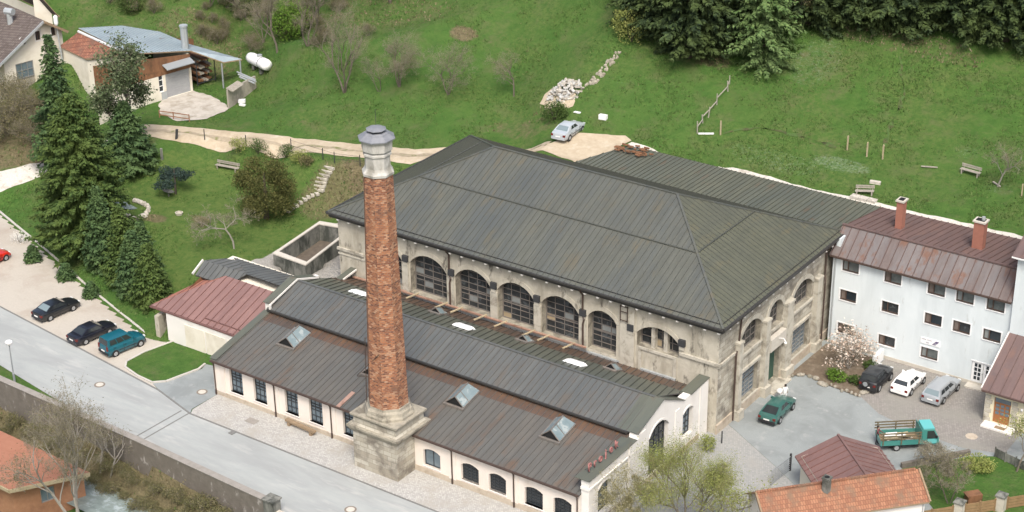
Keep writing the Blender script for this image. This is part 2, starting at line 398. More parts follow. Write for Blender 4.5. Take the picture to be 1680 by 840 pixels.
brick_mat('tiles_red', [(.20,.09,.062),(.28,.125,.08),(.33,.155,.1)], (.14,.06,.045), .3, .36, .035, vert='P', bump=.02, stain=(.17,.10,.075), s3=.6, t3=(.5,.7), offset=0.)
brick_mat('tiles_orange', [(.23,.108,.068),(.295,.14,.083),(.345,.175,.105)], (.18,.085,.053), .2, .3, .02, vert='P', bump=.02, stain=(.19,.125,.085), s3=.8, t3=(.5,.68), rotz=-.86)
M('roof_orange', (.33,.145,.09), (.375,.175,.11), 1.5, .8, c3=(.29,.125,.08), s3=.3, t3=(.5,.7), bump=.01, bscale=14)
# metal, wood, glass
M('gutter', (.035,.034,.032), (.05,.048,.044), 2, .5)
M('pipe_brown', (.055,.038,.03), (.075,.05,.04), 2, .55)
M('copper', (.44,.27,.20), (.52,.34,.265), 3, .45, metal=.4, c3=(.28,.16,.11), s3=1, t3=(.5,.7))
M('zinc', (.38,.41,.42), (.45,.48,.49), 2, .4, metal=.3)
M('steel_dark', (.04,.042,.045)); M('steel_grey', (.25,.27,.28), None, rough=.5); M('white_paint', (.78,.79,.79), None, rough=.4)
M('frame_dark', (.032,.036,.040), None, rough=.5); M('frame_grey', (.17,.18,.18), (.26,.26,.25), 3, .6); M('frame_white', (.74,.75,.75), None, rough=.5)
M('frame_brown', (.085,.055,.042), None, rough=.6); M('frame_rust', (.12,.12,.115), (.2,.17,.145), 3, .7)
M('glass', (.018,.024,.030), (.035,.045,.052), .9, .12, spec=.5); M('glass_blue', (.10,.14,.17), (.16,.2,.225), 1.2, .12, spec=.6)
M('glass_old', (.016,.019,.022), (.04,.045,.048), 1.1, .25, c3=(.07,.08,.085), s3=1.2, t3=(.55,.6), spec=.5)
M('glass_office', (.075,.09,.09), (.15,.165,.16), 1.3, .2, spec=.5)  # grey pane reflection put into the base colour
M('curtain', (.13,.10,.085), (.20,.165,.14), 2, .8)
M('glass_pale', (.17,.19,.19), (.25,.26,.25), 2, .3); M('board', (.30,.24,.15), (.36,.29,.19), 3, .8)
M('glass_roof', (.13,.18,.195), (.20,.25,.26), 1.2, .35, spec=.4, c3=(.28,.32,.32), s3=1.4, t3=(.55,.6))
M('dark', (.012,.013,.014), None, rough=.9)
M('dome', (.82,.84,.85), (.87,.88,.88), 2, .35)
M('wood', (.20,.145,.09), (.29,.215,.14), 2, .85, stretch=(1,1,4)); M('wood_pale', (.34,.28,.18), (.44,.37,.25), 3, .85); M('wood_grey', (.27,.25,.21), (.37,.34,.29), 3, .9)
M('wood_red', (.155,.075,.04), (.24,.12,.06), 1.5, .85, c3=(.10,.055,.03), s3=.8, t3=(.5,.7), stretch=(3,3,.5)); M('wood_door', (.27,.105,.035), (.33,.14,.05), 4, .55)
M('wood_orange', (.29,.145,.08), (.36,.19,.11), 2, .8, c3=(.24,.12,.07), s3=.6, t3=(.5,.7))
brick_mat('shaft_brick', [(.13,.055,.038),(.28,.105,.055),(.40,.17,.08),(.46,.28,.18)], (.26,.185,.135), .26, .14, .016, stain=(.15,.085,.06), s3=.75, t3=(.54,.74), bump=.03)
M('stucco_red', (.27,.115,.082), (.32,.14,.10), 3, .9)
M('lead', (.165,.175,.195), (.22,.23,.25), 2.5, .5)
M('crown_paint', (.38,.375,.345), (.52,.51,.475), 2.2, .85, c3=(.26,.25,.215), s3=1.4, t3=(.46,.64), stretch3=(1,1,.35))
M('rubber', (.02,.02,.021), None, rough=.8); M('rim', (.45,.46,.47), None, rough=.35, metal=.5)
M('bark', (.10,.085,.065), (.17,.15,.12), 6, .95); M('bark_grey', (.24,.22,.19), (.32,.30,.265), 6, .95); M('bark_dark', (.055,.045,.035), (.09,.075,.06), 6, .95)
M('twig', (.19,.175,.13), (.26,.235,.18), 2, .95); M('twig_green', (.19,.18,.085), (.24,.22,.11), 2, .95)
M('skin', (.5,.33,.25), None, rough=.6); M('hair', (.03,.022,.018)); M('cloth_white', (.72,.72,.70)); M('cloth_dark', (.025,.025,.03)); M('cloth_maroon', (.15,.055,.06)); M('cloth_grey', (.3,.3,.32))
M('soil', (.11,.085,.06), (.16,.125,.09), 4, .95, c3=(.2,.17,.13), s3=1, t3=(.5,.65)); M('rock', (.40,.37,.32), (.56,.53,.47), 5, .95, c3=(.3,.27,.22), s3=1.5, t3=(.5,.7), bump=.02)
leaf_mat('spruce_olive', [(0.023,0.046,0.014),(0.051,0.089,0.023),(0.089,0.132,0.032)], clump=(0.101,0.142,0.035), cs=.5)
leaf_mat('spruce_dark', [(0.025,0.053,0.022),(0.049,0.091,0.035),(0.080,0.133,0.049)], clump=(0.096,0.149,0.049), cs=.45)
leaf_mat('spruce_forest', [(0.013,0.024,0.013),(0.030,0.052,0.021),(0.062,0.093,0.031)], clump=(0.086,0.121,0.034), cs=.35)
leaf_mat('spruce_blue', [(.018,.034,.030),(.032,.055,.048),(.05,.075,.06)], clump=(.022,.04,.03))
leaf_mat('yew_leaf', [(0.035,0.043,0.014),(0.073,0.083,0.024),(0.119,0.115,0.036)], clump=(0.103,0.100,0.033), cs=.6)
leaf_mat('larch_leaf', [(0.054,0.108,0.032),(0.101,0.169,0.054),(0.149,0.216,0.074)], clump=(0.121,0.176,0.074), cs=.6)
leaf_mat('leaf_grey', [(.055,.085,.04),(.095,.125,.06),(.15,.17,.10)], clump=(.075,.11,.045))
leaf_mat('leaf_fresh', [(.05,.105,.015),(.09,.17,.022),(.13,.22,.035)], clump=(.11,.20,.03))
leaf_mat('leaf_bush', [(.025,.055,.012),(.05,.09,.02),(.08,.12,.03)], clump=(.07,.11,.03))
leaf_mat('leaf_willow', [(.15,.18,.045),(.22,.25,.07),(.31,.32,.11)], clump=(.19,.24,.06))
leaf_mat('leaf_bud', [(.24,.23,.12),(.34,.32,.19),(.45,.43,.30)])
leaf_mat('leaf_brown', [(.085,.085,.035),(.14,.13,.06),(.21,.18,.10)], clump=(.10,.12,.045))
leaf_mat('flower', [(.30,.22,.16),(.50,.38,.31),(.66,.57,.49),(.72,.66,.58)])
leaf_mat('flower_white', [(.6,.6,.56),(.74,.74,.7)])
leaf_mat('grass_blade', [(.044,.092,.021),(.064,.122,.029),(.090,.148,.038),(.125,.155,.058)])
leaf_mat('dry_blade', [(.10,.09,.045),(.17,.145,.08),(.25,.215,.14)])

# ------------------------------------------------------------------ terrain
RNG = np.random.default_rng(7)
cp = []
def c(px, py, z): g = G(px, py, z); cp.append((g.x, g.y, z))
def cw(*a): cp.extend(a)
EDGE = [(-70.,6.1),(-46.,-1.95),(-33.4,-6.14),(-22.1,-10.13),(-11.75,-13.43)]      # back edge of the gravel lot
for x, y in EDGE:
    cw((x,y,0), (x+1.6,y+4.6,1.5 if x > -44 else 1.2), (x+2.6,y+7.6,2.5 if x > -40 else 1.8))
cw((-8.9,-12.3,0),(-3.3,-13.2,0),(-10.2,-11.5,1.8),(-10.4,-7.5,2.6),(-8.9,-11.6,0),(-8.9,-5,2.8),(0.9,-17.4,0),(0.9,-8,1.5),(0.6,-1,2.8),(0.7,3,2.8),(0.4,10,3.0),(0.4,13,3.6))
for a in [(330,430,2.8),(230,345,2.8),(300,380,2.9),(400,300,3.6),(437,358,3.1),(350,270,4.2),(300,245,4.8),(480,450,2.8),(450,430,2.8),(520,425,2.8),
          (262,222,5.6),(300,228,5.9),(400,242,6.5),(500,258,7),(600,268,7.4),(690,268,8.1),(262,207,5.6),(300,208,5.9),(400,216,6.5),(500,224,7),(600,233,7.4),(690,248,8.1),
          (600,300,5.6),(560,320,4.4),(545,345,3.3),(470,350,3.2),(545,272,7.05),(515,310,5.1),
          (290,160,5.6),(378,178,5.6),(330,185,5.6),(60,170,4.6),(15,170,4.6),(0,310,1.5),(60,275,2.9),(30,290,2.2),(0,240,3.3),(120,250,4.2),
          (425,113,7.6),(445,160,6.6),(432,132,6.9),(400,205,6.3),(565,150,9.3),(480,60,12),(300,20,11),(200,0,11),(640,60,13),(840,0,16.2),(840,120,11.6),(700,200,9.0),(600,200,8.4),(800,220,10),(830,232,10.4),
          (925,150,12.8),(1110,100,15.5),(1040,0,18.8),(1300,60,17.6),(1600,70,18.2),(1448,255,12.1),(1150,220,11.8),(1300,260,11.4),(1590,285,11.8),(1680,300,12),(1680,100,17.3),(1210,130,14.8),(1400,140,15.2),(1560,170,14.6),
          (880,243,10.6),(950,262,10.6),(1028,240,10.7),(950,215,10.9),(900,228,10.7)]: c(*a)
cw((14.2,29.1,10.55),(28,29,10.5),(42,28.9,10.5),(56,29.4,10.5),(76,29.6,10.5),(110,30,10.5),(13,23.4,9.8),(41,23,8),(57,24,6),
   (3,2.5,0),(3,12,0),(3,19.5,1),(20,10,0),(39,2.5,0),(39,19.5,0),(20,20.5,3),(0.4,16,6.2),(0.2,19.5,8.2),(0.3,22.9,7.4),(5,23.6,8.4),(1.5,24.6,7.6),(2.5,26.8,8.8),(6.5,26.6,9.9),(-1.5,25,8.3),(41.5,19.8,0),(58,20.1,0),(80,20,0),(110,20,0))
_D0, _D1 = G(274.8,161,5.66), G(313.8,149.5,5.66); _v = (_D1-_D0).normalized(); _n = Vector((-_v.y,_v.x,0))
for a, b in ((0,0),(3,0),(6,.5),(6,4.5),(3,5),(0,7),(-6,7),(-6,0)): q_ = _D1+_v*a+_n*b; cw((q_.x,q_.y,5.6))
for a, b in ((8.2,2),(8.2,6),(4,8.5),(0,11),(-7,11)): q_ = _D1+_v*a+_n*b; cw((q_.x,q_.y,7.6 if b < 8 else 9.0))
for x in (-120,-60,-20,20,60,100,140): cw((x,88,30+.03*x), (x,150,62))
cw((-120,40,15),(-120,8,3),(-120,-12,0),(-90,60,19),(-75,30,11),(140,60,19))
for x in (-120,-90,-60,-40,-25,-10,0,10,20,30,45,70,140):
    wy = -27.95-.04*(x+14.5) if x < 18 else -29.25-.02*(x-18)
    cw((x,wy+.2,0), (x,wy-.75,-2.7+.03*max(0,min(30,x+10))), (x,wy-2.6,-3.6), (x,-38,-4.2), (x,-55,-4.2), (x,-75,-4))
cw((-8,-19,0),(20,-24,0),(-40,-18,0),(-70,-8,0),(30,-19,0),(60,-10,0),(60,10,0),(100,-10,0),(140,0,0),(140,-20,0),(140,20,0))
pts2 = [Vector((a, b)) for a, b, _ in cp]
vo, _, fo, ov, _, _ = delaunay_2d_cdt(pts2, [], [], 0, 1e-4)
zof = []
for i, v in enumerate(vo): zof.append(cp[ov[i][0]][2] if ov[i] else 0.)
tin = BVHTree.FromPolygons([(v.x, v.y, zof[i]) for i, v in enumerate(vo)], [tuple(f) for f in fo])
X0, X1, Y0, Y1, ST = -118, 138, -74, 148, .5
NX, NY = int((X1-X0)/ST)+1, int((Y1-Y0)/ST)+1
H = np.zeros((NY, NX))
for j in range(NY):
    for i in range(NX):
        h = tin.ray_cast(Vector((X0+i*ST, Y0+j*ST, 300)), Vector((0,0,-1)))[0]
        H[j, i] = h.z if h else 0
def blur(a):
    p = np.pad(a, 1, 'edge'); return (p[:-2,1:-1]+p[2:,1:-1]+p[1:-1,:-2]+p[1:-1,2:]+4*p[1:-1,1:-1])/8
Hr = H.copy()
for _i in range(7): H = blur(H)
gx, gy = np.meshgrid(X0+np.arange(NX)*ST, Y0+np.arange(NY)*ST)
ex = np.interp(gx, [a for a, _ in EDGE]+[-8.9,140], [b for _, b in EDGE]+[-13.4,-13.4])
wl = np.where(gx < 18, -27.95-.04*(gx+14.5), -29.25-.02*(gx-18))
wlf = wl+.4
FLAT = ((gy < ex-.2) & (gy > wlf)) | ((gx > 40.5) & (gy > wlf) & (gy < 22.4)) | ((gx > 1.5) & (gx < 41) & (gy > wlf) & (gy < 21.5))
def vnoise(seed, cell):
    r = np.random.default_rng(seed); n1, n2 = int(NY*ST/cell)+3, int(NX*ST/cell)+3
    q = r.normal(size=(n1, n2)); yy = (gy-Y0)/cell; xx = (gx-X0)/cell
    i, j = yy.astype(int), xx.astype(int); a, b = yy-i, xx-j; a = a*a*(3-2*a); b = b*b*(3-2*b)
    return (q[i,j]*(1-a)+q[i+1,j]*a)*(1-b)+(q[i,j+1]*(1-a)+q[i+1,j+1]*a)*b
amp = np.clip((gy-30)/25, .15, 1)
H = np.where(FLAT, np.minimum(H, -.06), H+(vnoise(1, 6)*.16+vnoise(2, 2.6)*.05)*amp)
H[FLAT] = -.06
H = np.where((gy < wl+.2) & (gy > wl-1.3), np.minimum(H, -2.3+.02*np.clip(gx+10,0,30)), H)
BQ = [(-7.4,.1),(-3.1,-.1),(-4.6,9.0),(-8.4,8.2)]
def inq(x, y, q, m=0.):
    r_ = np.ones_like(x, bool)
    for (ax, ay), (bx, by) in zip(q, q[1:]+q[:1]): r_ &= ((bx-ax)*(y-ay)-(by-ay)*(x-ax))/math.hypot(bx-ax,by-ay) > m
    return r_
H = np.where(inq(gx, gy, BQ, -.05), 1.6, H)
def th(x, y):
    u = min(max((x-X0)/ST, 0), NX-1.001); v = min(max((y-Y0)/ST, 0), NY-1.001); i, j = int(u), int(v); a, b = u-i, v-j
    return float((H[j,i]*(1-a)+H[j,i+1]*a)*(1-b)+(H[j+1,i]*(1-a)+H[j+1,i+1]*a)*b)
tv = np.stack([gx, gy, H], -1).reshape(-1, 3)
idx = np.arange(NX*NY).reshape(NY, NX)
tf = np.stack([idx[:-1,:-1], idx[:-1,1:], idx[1:,1:], idx[1:,:-1]], -1).reshape(-1, 4)
me = bpy.data.meshes.new('ground'); me.from_pydata(tv.tolist(), [], tf.tolist()); me.polygons.foreach_set('use_smooth', [True]*len(tf))
terr = BVHTree.FromPolygons([tuple(x) for x in tv], [tuple(f) for f in tf])
def T(px, py):                      # the terrain point seen at a pixel of the photograph
    h = terr.ray_cast(CAM, ray(px, py), 900)[0]
    return h
# what grows or lies where: bare soil / dry grass / white-flowered patches as ground cover zones
ZONE = np.zeros((NY, NX, 4), np.float32); ZONE[..., 3] = 0
def zone(px, py, rx, ry, ch, v=1.):
    g = T(px, py)
    if g is None: return
    d = ((gx-g.x)/rx)**2+((gy-g.y)/ry)**2
    ZONE[..., ch] = np.maximum(ZONE[..., ch], v*np.clip(1.6-1.3*d, 0, 1))
for a in [(575,320,4,3.4,0,0.80),(530,335,3,3,0,0.70),(560,300,4,2.5,0,0.60),(590,285,3,2,0,0.60),(330,360,1.5,1,0,0.80),(255,358,1.7,1,0,0.90),(225,250,.8,5,0,0.50),
          (900,185,3,2,0,0.43),(880,205,3,2,0,0.31),(960,195,3.5,2.5,0,0.25),(1010,200,3,3,0,0.28),(1170,98,3,1.2,0,0.56),(1130,102,3,1,0,0.37),(520,208,6,1.6,0,0.40),(760,55,2,1.3,0,0.80),
          (300,50,18,9,0,0.35),(220,30,16,8,0,0.39),(380,30,14,9,0,0.35),(330,75,8,5,0,0.50),(370,85,5,3,0,0.40),(640,20,12,6,0,0.43),(560,15,12,6,0,0.39),(700,10,8,5,0,0.31),(500,30,6,6,0,0.39),
          (860,40,7,4,0,0.22),(830,80,5,4,0,0.35),(870,100,4,3,0,0.22),(850,215,5,1.5,0,0.50),(1400,40,20,3,0,0.45),(1350,120,5,6,0,0.40),(1310,165,4,2,0,0.38),(1560,215,7,4,0,0.3),(1640,265,5,5,0,0.34),(1260,215,8,1.3,0,0.25),(1340,228,5,1,0,0.42),(1490,150,2,4,0,0.19),
          (20,230,10,6,0,0.70),(60,250,8,3,0,0.60),(0,200,10,6,0,0.60),(20,165,6,3,0,0.50)]: zone(*a)
for a in [(1340,100,3.5,5,1,.42),(1370,70,4,4,1,.3),(1280,265,6,2,1,.42),(1240,255,4,2,1,.4),(1380,270,4,1.5,1,.5),(1585,250,2,1.2,1,.4),(1640,310,2,1.3,1,.4),(1020,135,3,1.2,1,.35),(1010,170,3,2,1,.3),(130,345,2.4,1.6,1,.35),(1620,320,2,1,1,.3)]: zone(*a)
GQ = [(-9.6,-1.0),(-3,-5.5),(.8,-5),(.8,11),(-4.6,11.5),(-8.6,9.9)]
ZONE[..., 2] = np.where(inq(gx, gy, GQ), 1, 0)
ZONE[..., 3] = np.where(inq(gx, gy, [(-36,-4),(-11.5,-11),(-9,-3),(-4,11),(-12,16),(-33,12)]), 1, 0)
bank = (gy < wl+.6) & (gy > wl-4.2); ZONE[..., 0] = np.where(bank, .95, ZONE[..., 0])
ca = me.color_attributes.new('cover', 'FLOAT_COLOR', 'POINT'); ca.data.foreach_set('color', ZONE.reshape(-1))
gm = bpy.data.materials.new('meadow'); gm.use_nodes = True; MATS['meadow'] = gm
n, l = gm.node_tree.nodes, gm.node_tree.links; b = n['Principled BSDF']; b.inputs['Roughness'].default_value = .95; b.inputs['Specular IOR Level'].default_value = .1
geo = n.new('ShaderNodeNewGeometry'); at = n.new('ShaderNodeVertexColor'); at.layer_name = 'cover'; sp = n.new('ShaderNodeSeparateColor'); l.new(at.outputs[0], sp.inputs[0])
def nz(s, d=5, r=.65, st=None):
    t = n.new('ShaderNodeTexNoise'); t.inputs['Scale'].default_value = s; t.inputs['Detail'].default_value = d; t.inputs['Roughness'].default_value = r
    l.new(geo.outputs['Position'], t.inputs['Vector']); return t.outputs['Fac']
def rmp(f, a, bb, c_=0., d_=1.):
    q = n.new('ShaderNodeMapRange'); q.inputs[1].default_value = a; q.inputs[2].default_value = bb; q.inputs[3].default_value = c_; q.inputs[4].default_value = d_; l.new(f, q.inputs[0]); return q.outputs[0]
def mx(f, a, bb):
    x = n.new('ShaderNodeMix'); x.data_type = 'RGBA'; l.new(f, x.inputs['Factor'])
    for s_, v in ((x.inputs[6], a), (x.inputs[7], bb)):
        if isinstance(v, tuple): s_.default_value = (*v, 1)
        else: l.new(v, s_)
    return x.outputs[2]
def mth(op, a, bb):
    x = n.new('ShaderNodeMath'); x.operation = op
    for s_, v in ((x.inputs[0], a), (x.inputs[1], bb)):
        if isinstance(v, (int, float)): s_.default_value = v
        else: l.new(v, s_)
    return x.outputs[0]
col = mx(rmp(nz(.9), .35, .65), (.047,.106,.023), (.070,.136,.031))
col = mx(rmp(nz(.12, 4), .42, .62), col, mx(rmp(nz(2.2), .4, .6), (.053,.108,.025), (.090,.138,.038)))
col = mx(mth('MULTIPLY', rmp(nz(.35, 6, .75), .50, .70), .62), col, mx(rmp(nz(1.7, 4), .4, .6), (.105,.118,.05), (.13,.125,.068)))
col = mx(mth('MULTIPLY', rmp(nz(3.5, 4, .8), .56, .7), .45), col, (.040,.082,.020))
dry = mx(rmp(nz(2.5, 5, .8), .35, .65), (.095,.082,.046), (.17,.145,.085))
col = mx(rmp(mth('ADD', sp.outputs[0], mth('SUBTRACT', nz(1.1, 6, .8), .5)), .38, .72), col, dry)
col = mx(mth('MULTIPLY', rmp(mth('ADD', sp.outputs[1], mth('SUBTRACT', nz(4, 5, .85), .5)), .42, .7), .6), col, (.30,.36,.27))
lawn_c = mx(rmp(nz(1.6, 5, .75), .38, .62), (.060,.115,.026), (.105,.148,.042))
col = mx(mth('MULTIPLY', rmp(mth('ADD', at.outputs['Alpha'], mth('MULTIPLY', mth('SUBTRACT', nz(.8, 5, .75), .5), 1.6)), .3, .7), mth('SUBTRACT', 1, sp.outputs[0])), col, lawn_c)
grv = mx(rmp(nz(7, 5, .8), .35, .65), (.25,.24,.215), (.40,.385,.355))
col = mx(rmp(mth('ADD', sp.outputs[2], mth('MULTIPLY', mth('SUBTRACT', nz(1.3, 6, .8), .5), 1.2)), .35, .6), col, grv)
l.new(col, b.inputs['Base Color'])
bp = n.new('ShaderNodeBump'); bp.inputs['Distance'].default_value = .25; bp.inputs['Strength'].default_value = .7
l.new(mth('ADD', nz(2.8, 6, .75), nz(.7, 3)), bp.inputs['Height']); l.new(bp.outputs[0], b.inputs['Normal'])
me.materials.append(gm)
struct(finish(bpy.data.objects.new('ground', me), 'ground', None))

M('ditch_soil', (.035,.05,.016), (.085,.085,.035), 1.5, .95, c3=(.06,.115,.028), s3=.9, t3=(.44,.56))
# ---- surfaces laid on the ground
def flat(name, pts, z, mat):
    mb = MB(); mb.poly([(x, y, z) for x, y in pts]); return struct(mb.build(name, mat))
def strip(name, left, right, mat, off=.05, n=6, sub=None, jit=.0):
    """a ribbon between two polylines, draped on the terrain"""
    def dens(pl):
        pl = [Vector((a[0], a[1])) for a in pl]; L = [0]
        for a, b_ in zip(pl, pl[1:]): L.append(L[-1]+(b_-a).length)
        k = sub or max(4, int(L[-1]/.8)); out = []
        for i in range(k+1):
            s_ = L[-1]*i/k; j = max(q for q in range(len(L)) if L[q] <= s_+1e-9); j = min(j, len(pl)-2)
            t = (s_-L[j])/max(L[j+1]-L[j], 1e-6); out.append(pl[j].lerp(pl[j+1], t))
        return out
    if sub is None:
        L = sum((Vector(a[:2])-Vector(b_[:2])).length for a, b_ in zip(left, left[1:])); sub = max(4, int(L/.8))
    A, B = dens(left), dens(right); mb = MB(); k = len(A)
    rr = random.Random(len(name))
    for a, b_ in zip(A, B):
        ja, jb = rr.uniform(-jit, jit), rr.uniform(-jit, jit)
        for q in range(n+1):
            p = a.lerp(b_, (q/n)*(1+jb)+ja*(1-q/n)); mb.v.append((p.x, p.y, th(p.x, p.y)+off))
    for i in range(k-1):
        for q in range(n): s0 = i*(n+1)+q; mb.f.append((s0, s0+1, s0+n+2, s0+n+1)); mb.m.append(0)
    o = mb.build(name, mat, smooth=True); return struct(o)
def patch(name, pts, mat, off=.06, rings=7, jit=.06, seed=1):
    rr = random.Random(seed); P = []
    for a, b_ in zip(pts, pts[1:]+pts[:1]):
        a, b_ = Vector(a[:2]), Vector(b_[:2]); k = max(1, int((b_-a).length/.6))
        for i in range(k): P.append(a.lerp(b_, i/k))
    cc = sum(P, Vector((0,0)))/len(P); mb = MB(); mb.v.append((cc.x, cc.y, th(cc.x, cc.y)+off))
    for r_ in range(1, rings+1):
        for p in P:
            q = cc.lerp(p, r_/rings*(1+(rr.uniform(-jit, jit) if r_ == rings else 0))); mb.v.append((q.x, q.y, th(q.x, q.y)+off))
    k = len(P)
    for i in range(k):
        j = (i+1) % k; mb.f.append((0, 1+i, 1+j)); mb.m.append(0)
        for r_ in range(rings-1): a = 1+r_*k; mb.f.append((a+i, a+k+i, a+k+j, a+j)); mb.m.append(0)
    return struct(mb.build(name, mat, smooth=True))
xy = lambda v: (v.x, v.y)
KERB = [(-110,-6.6),(-70,-11.7),(-27.2,-17.1),(-14,-18.75),(-3.1,-20.15),(2.05,-21.55),(13.6,-21.62),(28,-21.7),(44,-22)]
flat('road', KERB+[(110,-24),(110,-29.4),(18,-28.9),(0.6,-28.3),(-.2,-27.2),(-10.3,-26.15),(-18.2,-24.9),(-70,-16.8),(-110,-11)], 0, 'asphalt')
flat('parking_lot', [(-110,-6.5)]+[(x, y) for x, y in KERB[1:5]]+[(-4.4,-19.6),(-6.5,-19.45),(-8.5,-18.9),(-9.2,-18.2),(-9.1,-16),(-8.4,-13.0),(-11.7,-13.3)]+[(x, y+.1) for x, y in EDGE[::-1][1:]]+[(-110,19)], .004, 'gravel_lot')
flat('driveway', [(-3.1,-20.1),(2.0,-21.5),(1.6,-20.9),(1.7,-17.5),(-1.9,-14.2),(-2.9,-14.4),(-2.6,-15.2),(-3.5,-18.6),(-4.4,-19.6)], .006, 'asphalt_yard')
flat('sidewalk', [(2.05,-21.5),(13.6,-21.55),(28,-21.6),(44,-21.9),(44,-17),(1.7,-17),(1.7,-20.9)], .008, 'cobbles')
flat('courtyard', [(40.2,3),(41.9,2.1),(47.4,-1.1),(52,-4),(62,-4),(75,14),(75,20.6),(40.2,20.6)], .004, 'asphalt_yard')
flat('forecourt', [(39.9,-17.2),(43.9,-21.9),(75,-22),(75,4),(62,-4.02),(52,-4.02),(47.4,-1.12),(41.9,2.08),(40.2,2.98)], .002, 'setts')
flat('parking_bays', [(47.2,13.75),(50.8,11.2),(55,10.2),(58.9,10.0),(62,11),(62,20.5),(47.2,20.5)], .008, 'pavers')
mb = MB()
for a, b_ in zip(KERB, KERB[1:]): mb.bar((a[0], a[1], .012), (b_[0], b_[1], .012), .16, .03)
struct(mb.build('gutter_row', 'kerb'))
mb = MB()
isl = [(-8.35,-13.0),(-9.1,-16),(-9.15,-18.1),(-8.5,-18.9),(-6.5,-19.4),(-4.5,-19.55),(-3.6,-18.7),(-2.75,-15.5),(-2.95,-14.45)]
for a, b_ in zip(isl, isl[1:]): mb.bar((a[0], a[1], .06), (b_[0], b_[1], .06), .18, .13)
struct(mb.build('kerb', 'kerb_light'))
flat('lawn', isl, .07, 'meadow')
mb = MB(); 
for a, b_ in zip(EDGE, EDGE[1:]): mb.bar((a[0]+.1, a[1]+.2, .07), (b_[0]+.1, b_[1]+.2, .07), .22, .16)
struct(mb.build('lot_edging', 'kerb_light'))
mb = MB(); 
for o_ in (0., .85): mb.bar((.85+o_,-28.2,.006), (1.05+o_,-21.6,.006), .13, .012)
struct(mb.build('road_joint', 'kerb'))
flat('garden_lawn', [(56.0,4.2),(59.8,9.0),(61.5,10.2),(75,13.9),(75,3),(63.4,1.4),(61.6,-.8)], .03, 'meadow')
cl = [xy(T(x, y)) for x, y in ((225,215),(262,215),(300,218),(400,229),(500,240),(600,249),(680,257))]+[(-1.2,23.3),(2.5,23.9),(8,24.2)]
le, re_ = [], []
for i, q_ in enumerate(cl):
    d_ = (Vector(cl[min(i+1,len(cl)-1)])-Vector(cl[max(i-1,0)])).normalized(); n_ = Vector((-d_.y,d_.x)); wd = 1.55 if i < 7 else 1.2; le.append(tuple(Vector(q_)-n_*wd)); re_.append(tuple(Vector(q_)+n_*wd))
strip('dirt_road', le, re_, 'sand', .05, 8, jit=.025)
M('track_soil', (.26,.215,.15), (.36,.31,.23), 3, .95, c3=(.16,.17,.07), s3=.8, t3=(.5,.62))
mid = [(Vector(a)+Vector(b_))/2 for a, b_ in zip(le, re_)]
strip('track_crown', [tuple(q+(Vector(a)-q)*.16) for q, a in zip(mid, le)], [tuple(q+(Vector(a)-q)*.16) for q, a in zip(mid, re_)], 'track_soil', .075, 2, jit=.4)

patch('hillside_parking', [(6.5,23.2),(12.6,22.8),(14.9,29.2)]+[xy(T(x, y)) for x, y in ((1024,224),(985,220),(940,219),(905,235))], 'sand', .07, 8, .03)
strip('driveway_path', [(-80,-5)]+[xy(T(x, y)) for x, y in ((0,317),(30,303),(70,288),(130,262),(200,236),(240,226))], [(-80,-.5)]+[xy(T(x, y)) for x, y in ((0,283),(30,276),(60,268),(120,245),(190,220),(240,208))], 'gravel_white', .05, 6, jit=.04)
strip('gravel_strip', [(14.9,28.3),(28,28.5),(42,28.35),(56,28.9),(80,29.3)], [(15.1,28.9),(28,29.35),(42,29.25),(56,29.75),(80,30.3)], 'gravel_white', .1, 3, jit=.08)
patch('farm_yard', [xy(T(x, y)) for x, y in ((262,168),(275,160),(314,148),(352,160),(378,178),(340,196),(290,200),(262,186))], 'concrete_yard', .06, 6, .04)
strip('ditch', [xy(T(x, y)) for x, y in ((1473,92),(1477,130),(1484,150),(1470,185),(1452,225),(1448,240))], [(p.x+.24,p.y) for p in [T(x, y) for x, y in ((1473,92),(1477,130),(1484,150),(1470,185),(1452,225),(1448,240))]], 'ditch_soil', .06, 2, jit=.9)
strip('ditch', [xy(T(x, y)) for x, y in ((1185,222),(1225,213),(1260,213),(1300,222),(1340,233),(1372,243))], [(p.x,p.y+.26) for p in [T(x, y) for x, y in ((1185,222),(1225,213),(1260,213),(1300,222),(1340,233),(1372,243))]], 'ditch_soil', .06, 2, jit=.9)
# river
mb = MB(); rv = [(-110,-31.3,-34.5),(-20,-30.6,-34.2),(-6,-30.5,-34),(4,-30.6,-34.2),(20,-31.8,-35.5),(60,-32.5,-36),(110,-33,-36)]
for a, b_ in zip(rv, rv[1:]): mb.poly([(a[0],a[2],-3.0),(b_[0],b_[2],-3.0),(b_[0],b_[1],-3.0),(a[0],a[1],-3.0)])
struct(mb.build('river', 'water'))

# ================================================================== MAIN HALL
hall = thing('factory_hall', 'large weathered stone hall with arched windows under a wide dark green hipped metal roof', 'hall', (20.7,11.2,0))
HX0, HX1, HY0, HY1, HZ = .6, 40.9, .6, 21.8, 9.85
FW = [(9.0,13.1,4.3,7.35,1.1),(14.1,17.95,4.3,7.35,1.1),(18.75,22.6,4.3,7.35,1.1),(23.4,27.25,4.3,7.35,1.1),(28.2,31.05,4.3,7.45,.85),(33.1,37.15,6.1,7.35,.95)]
LW = (4.2,8.0,4.3,7.35,1.1)
fh = [arch(*a) for a in [LW]+FW]
o = Vector((0, HY0, 0)); mb = MB()
wall(mb, o, (1,0), [(HX0,0),(HX1,0),(HX1,HZ),(HX0,HZ)], fh, .6, .75, 0, 1)
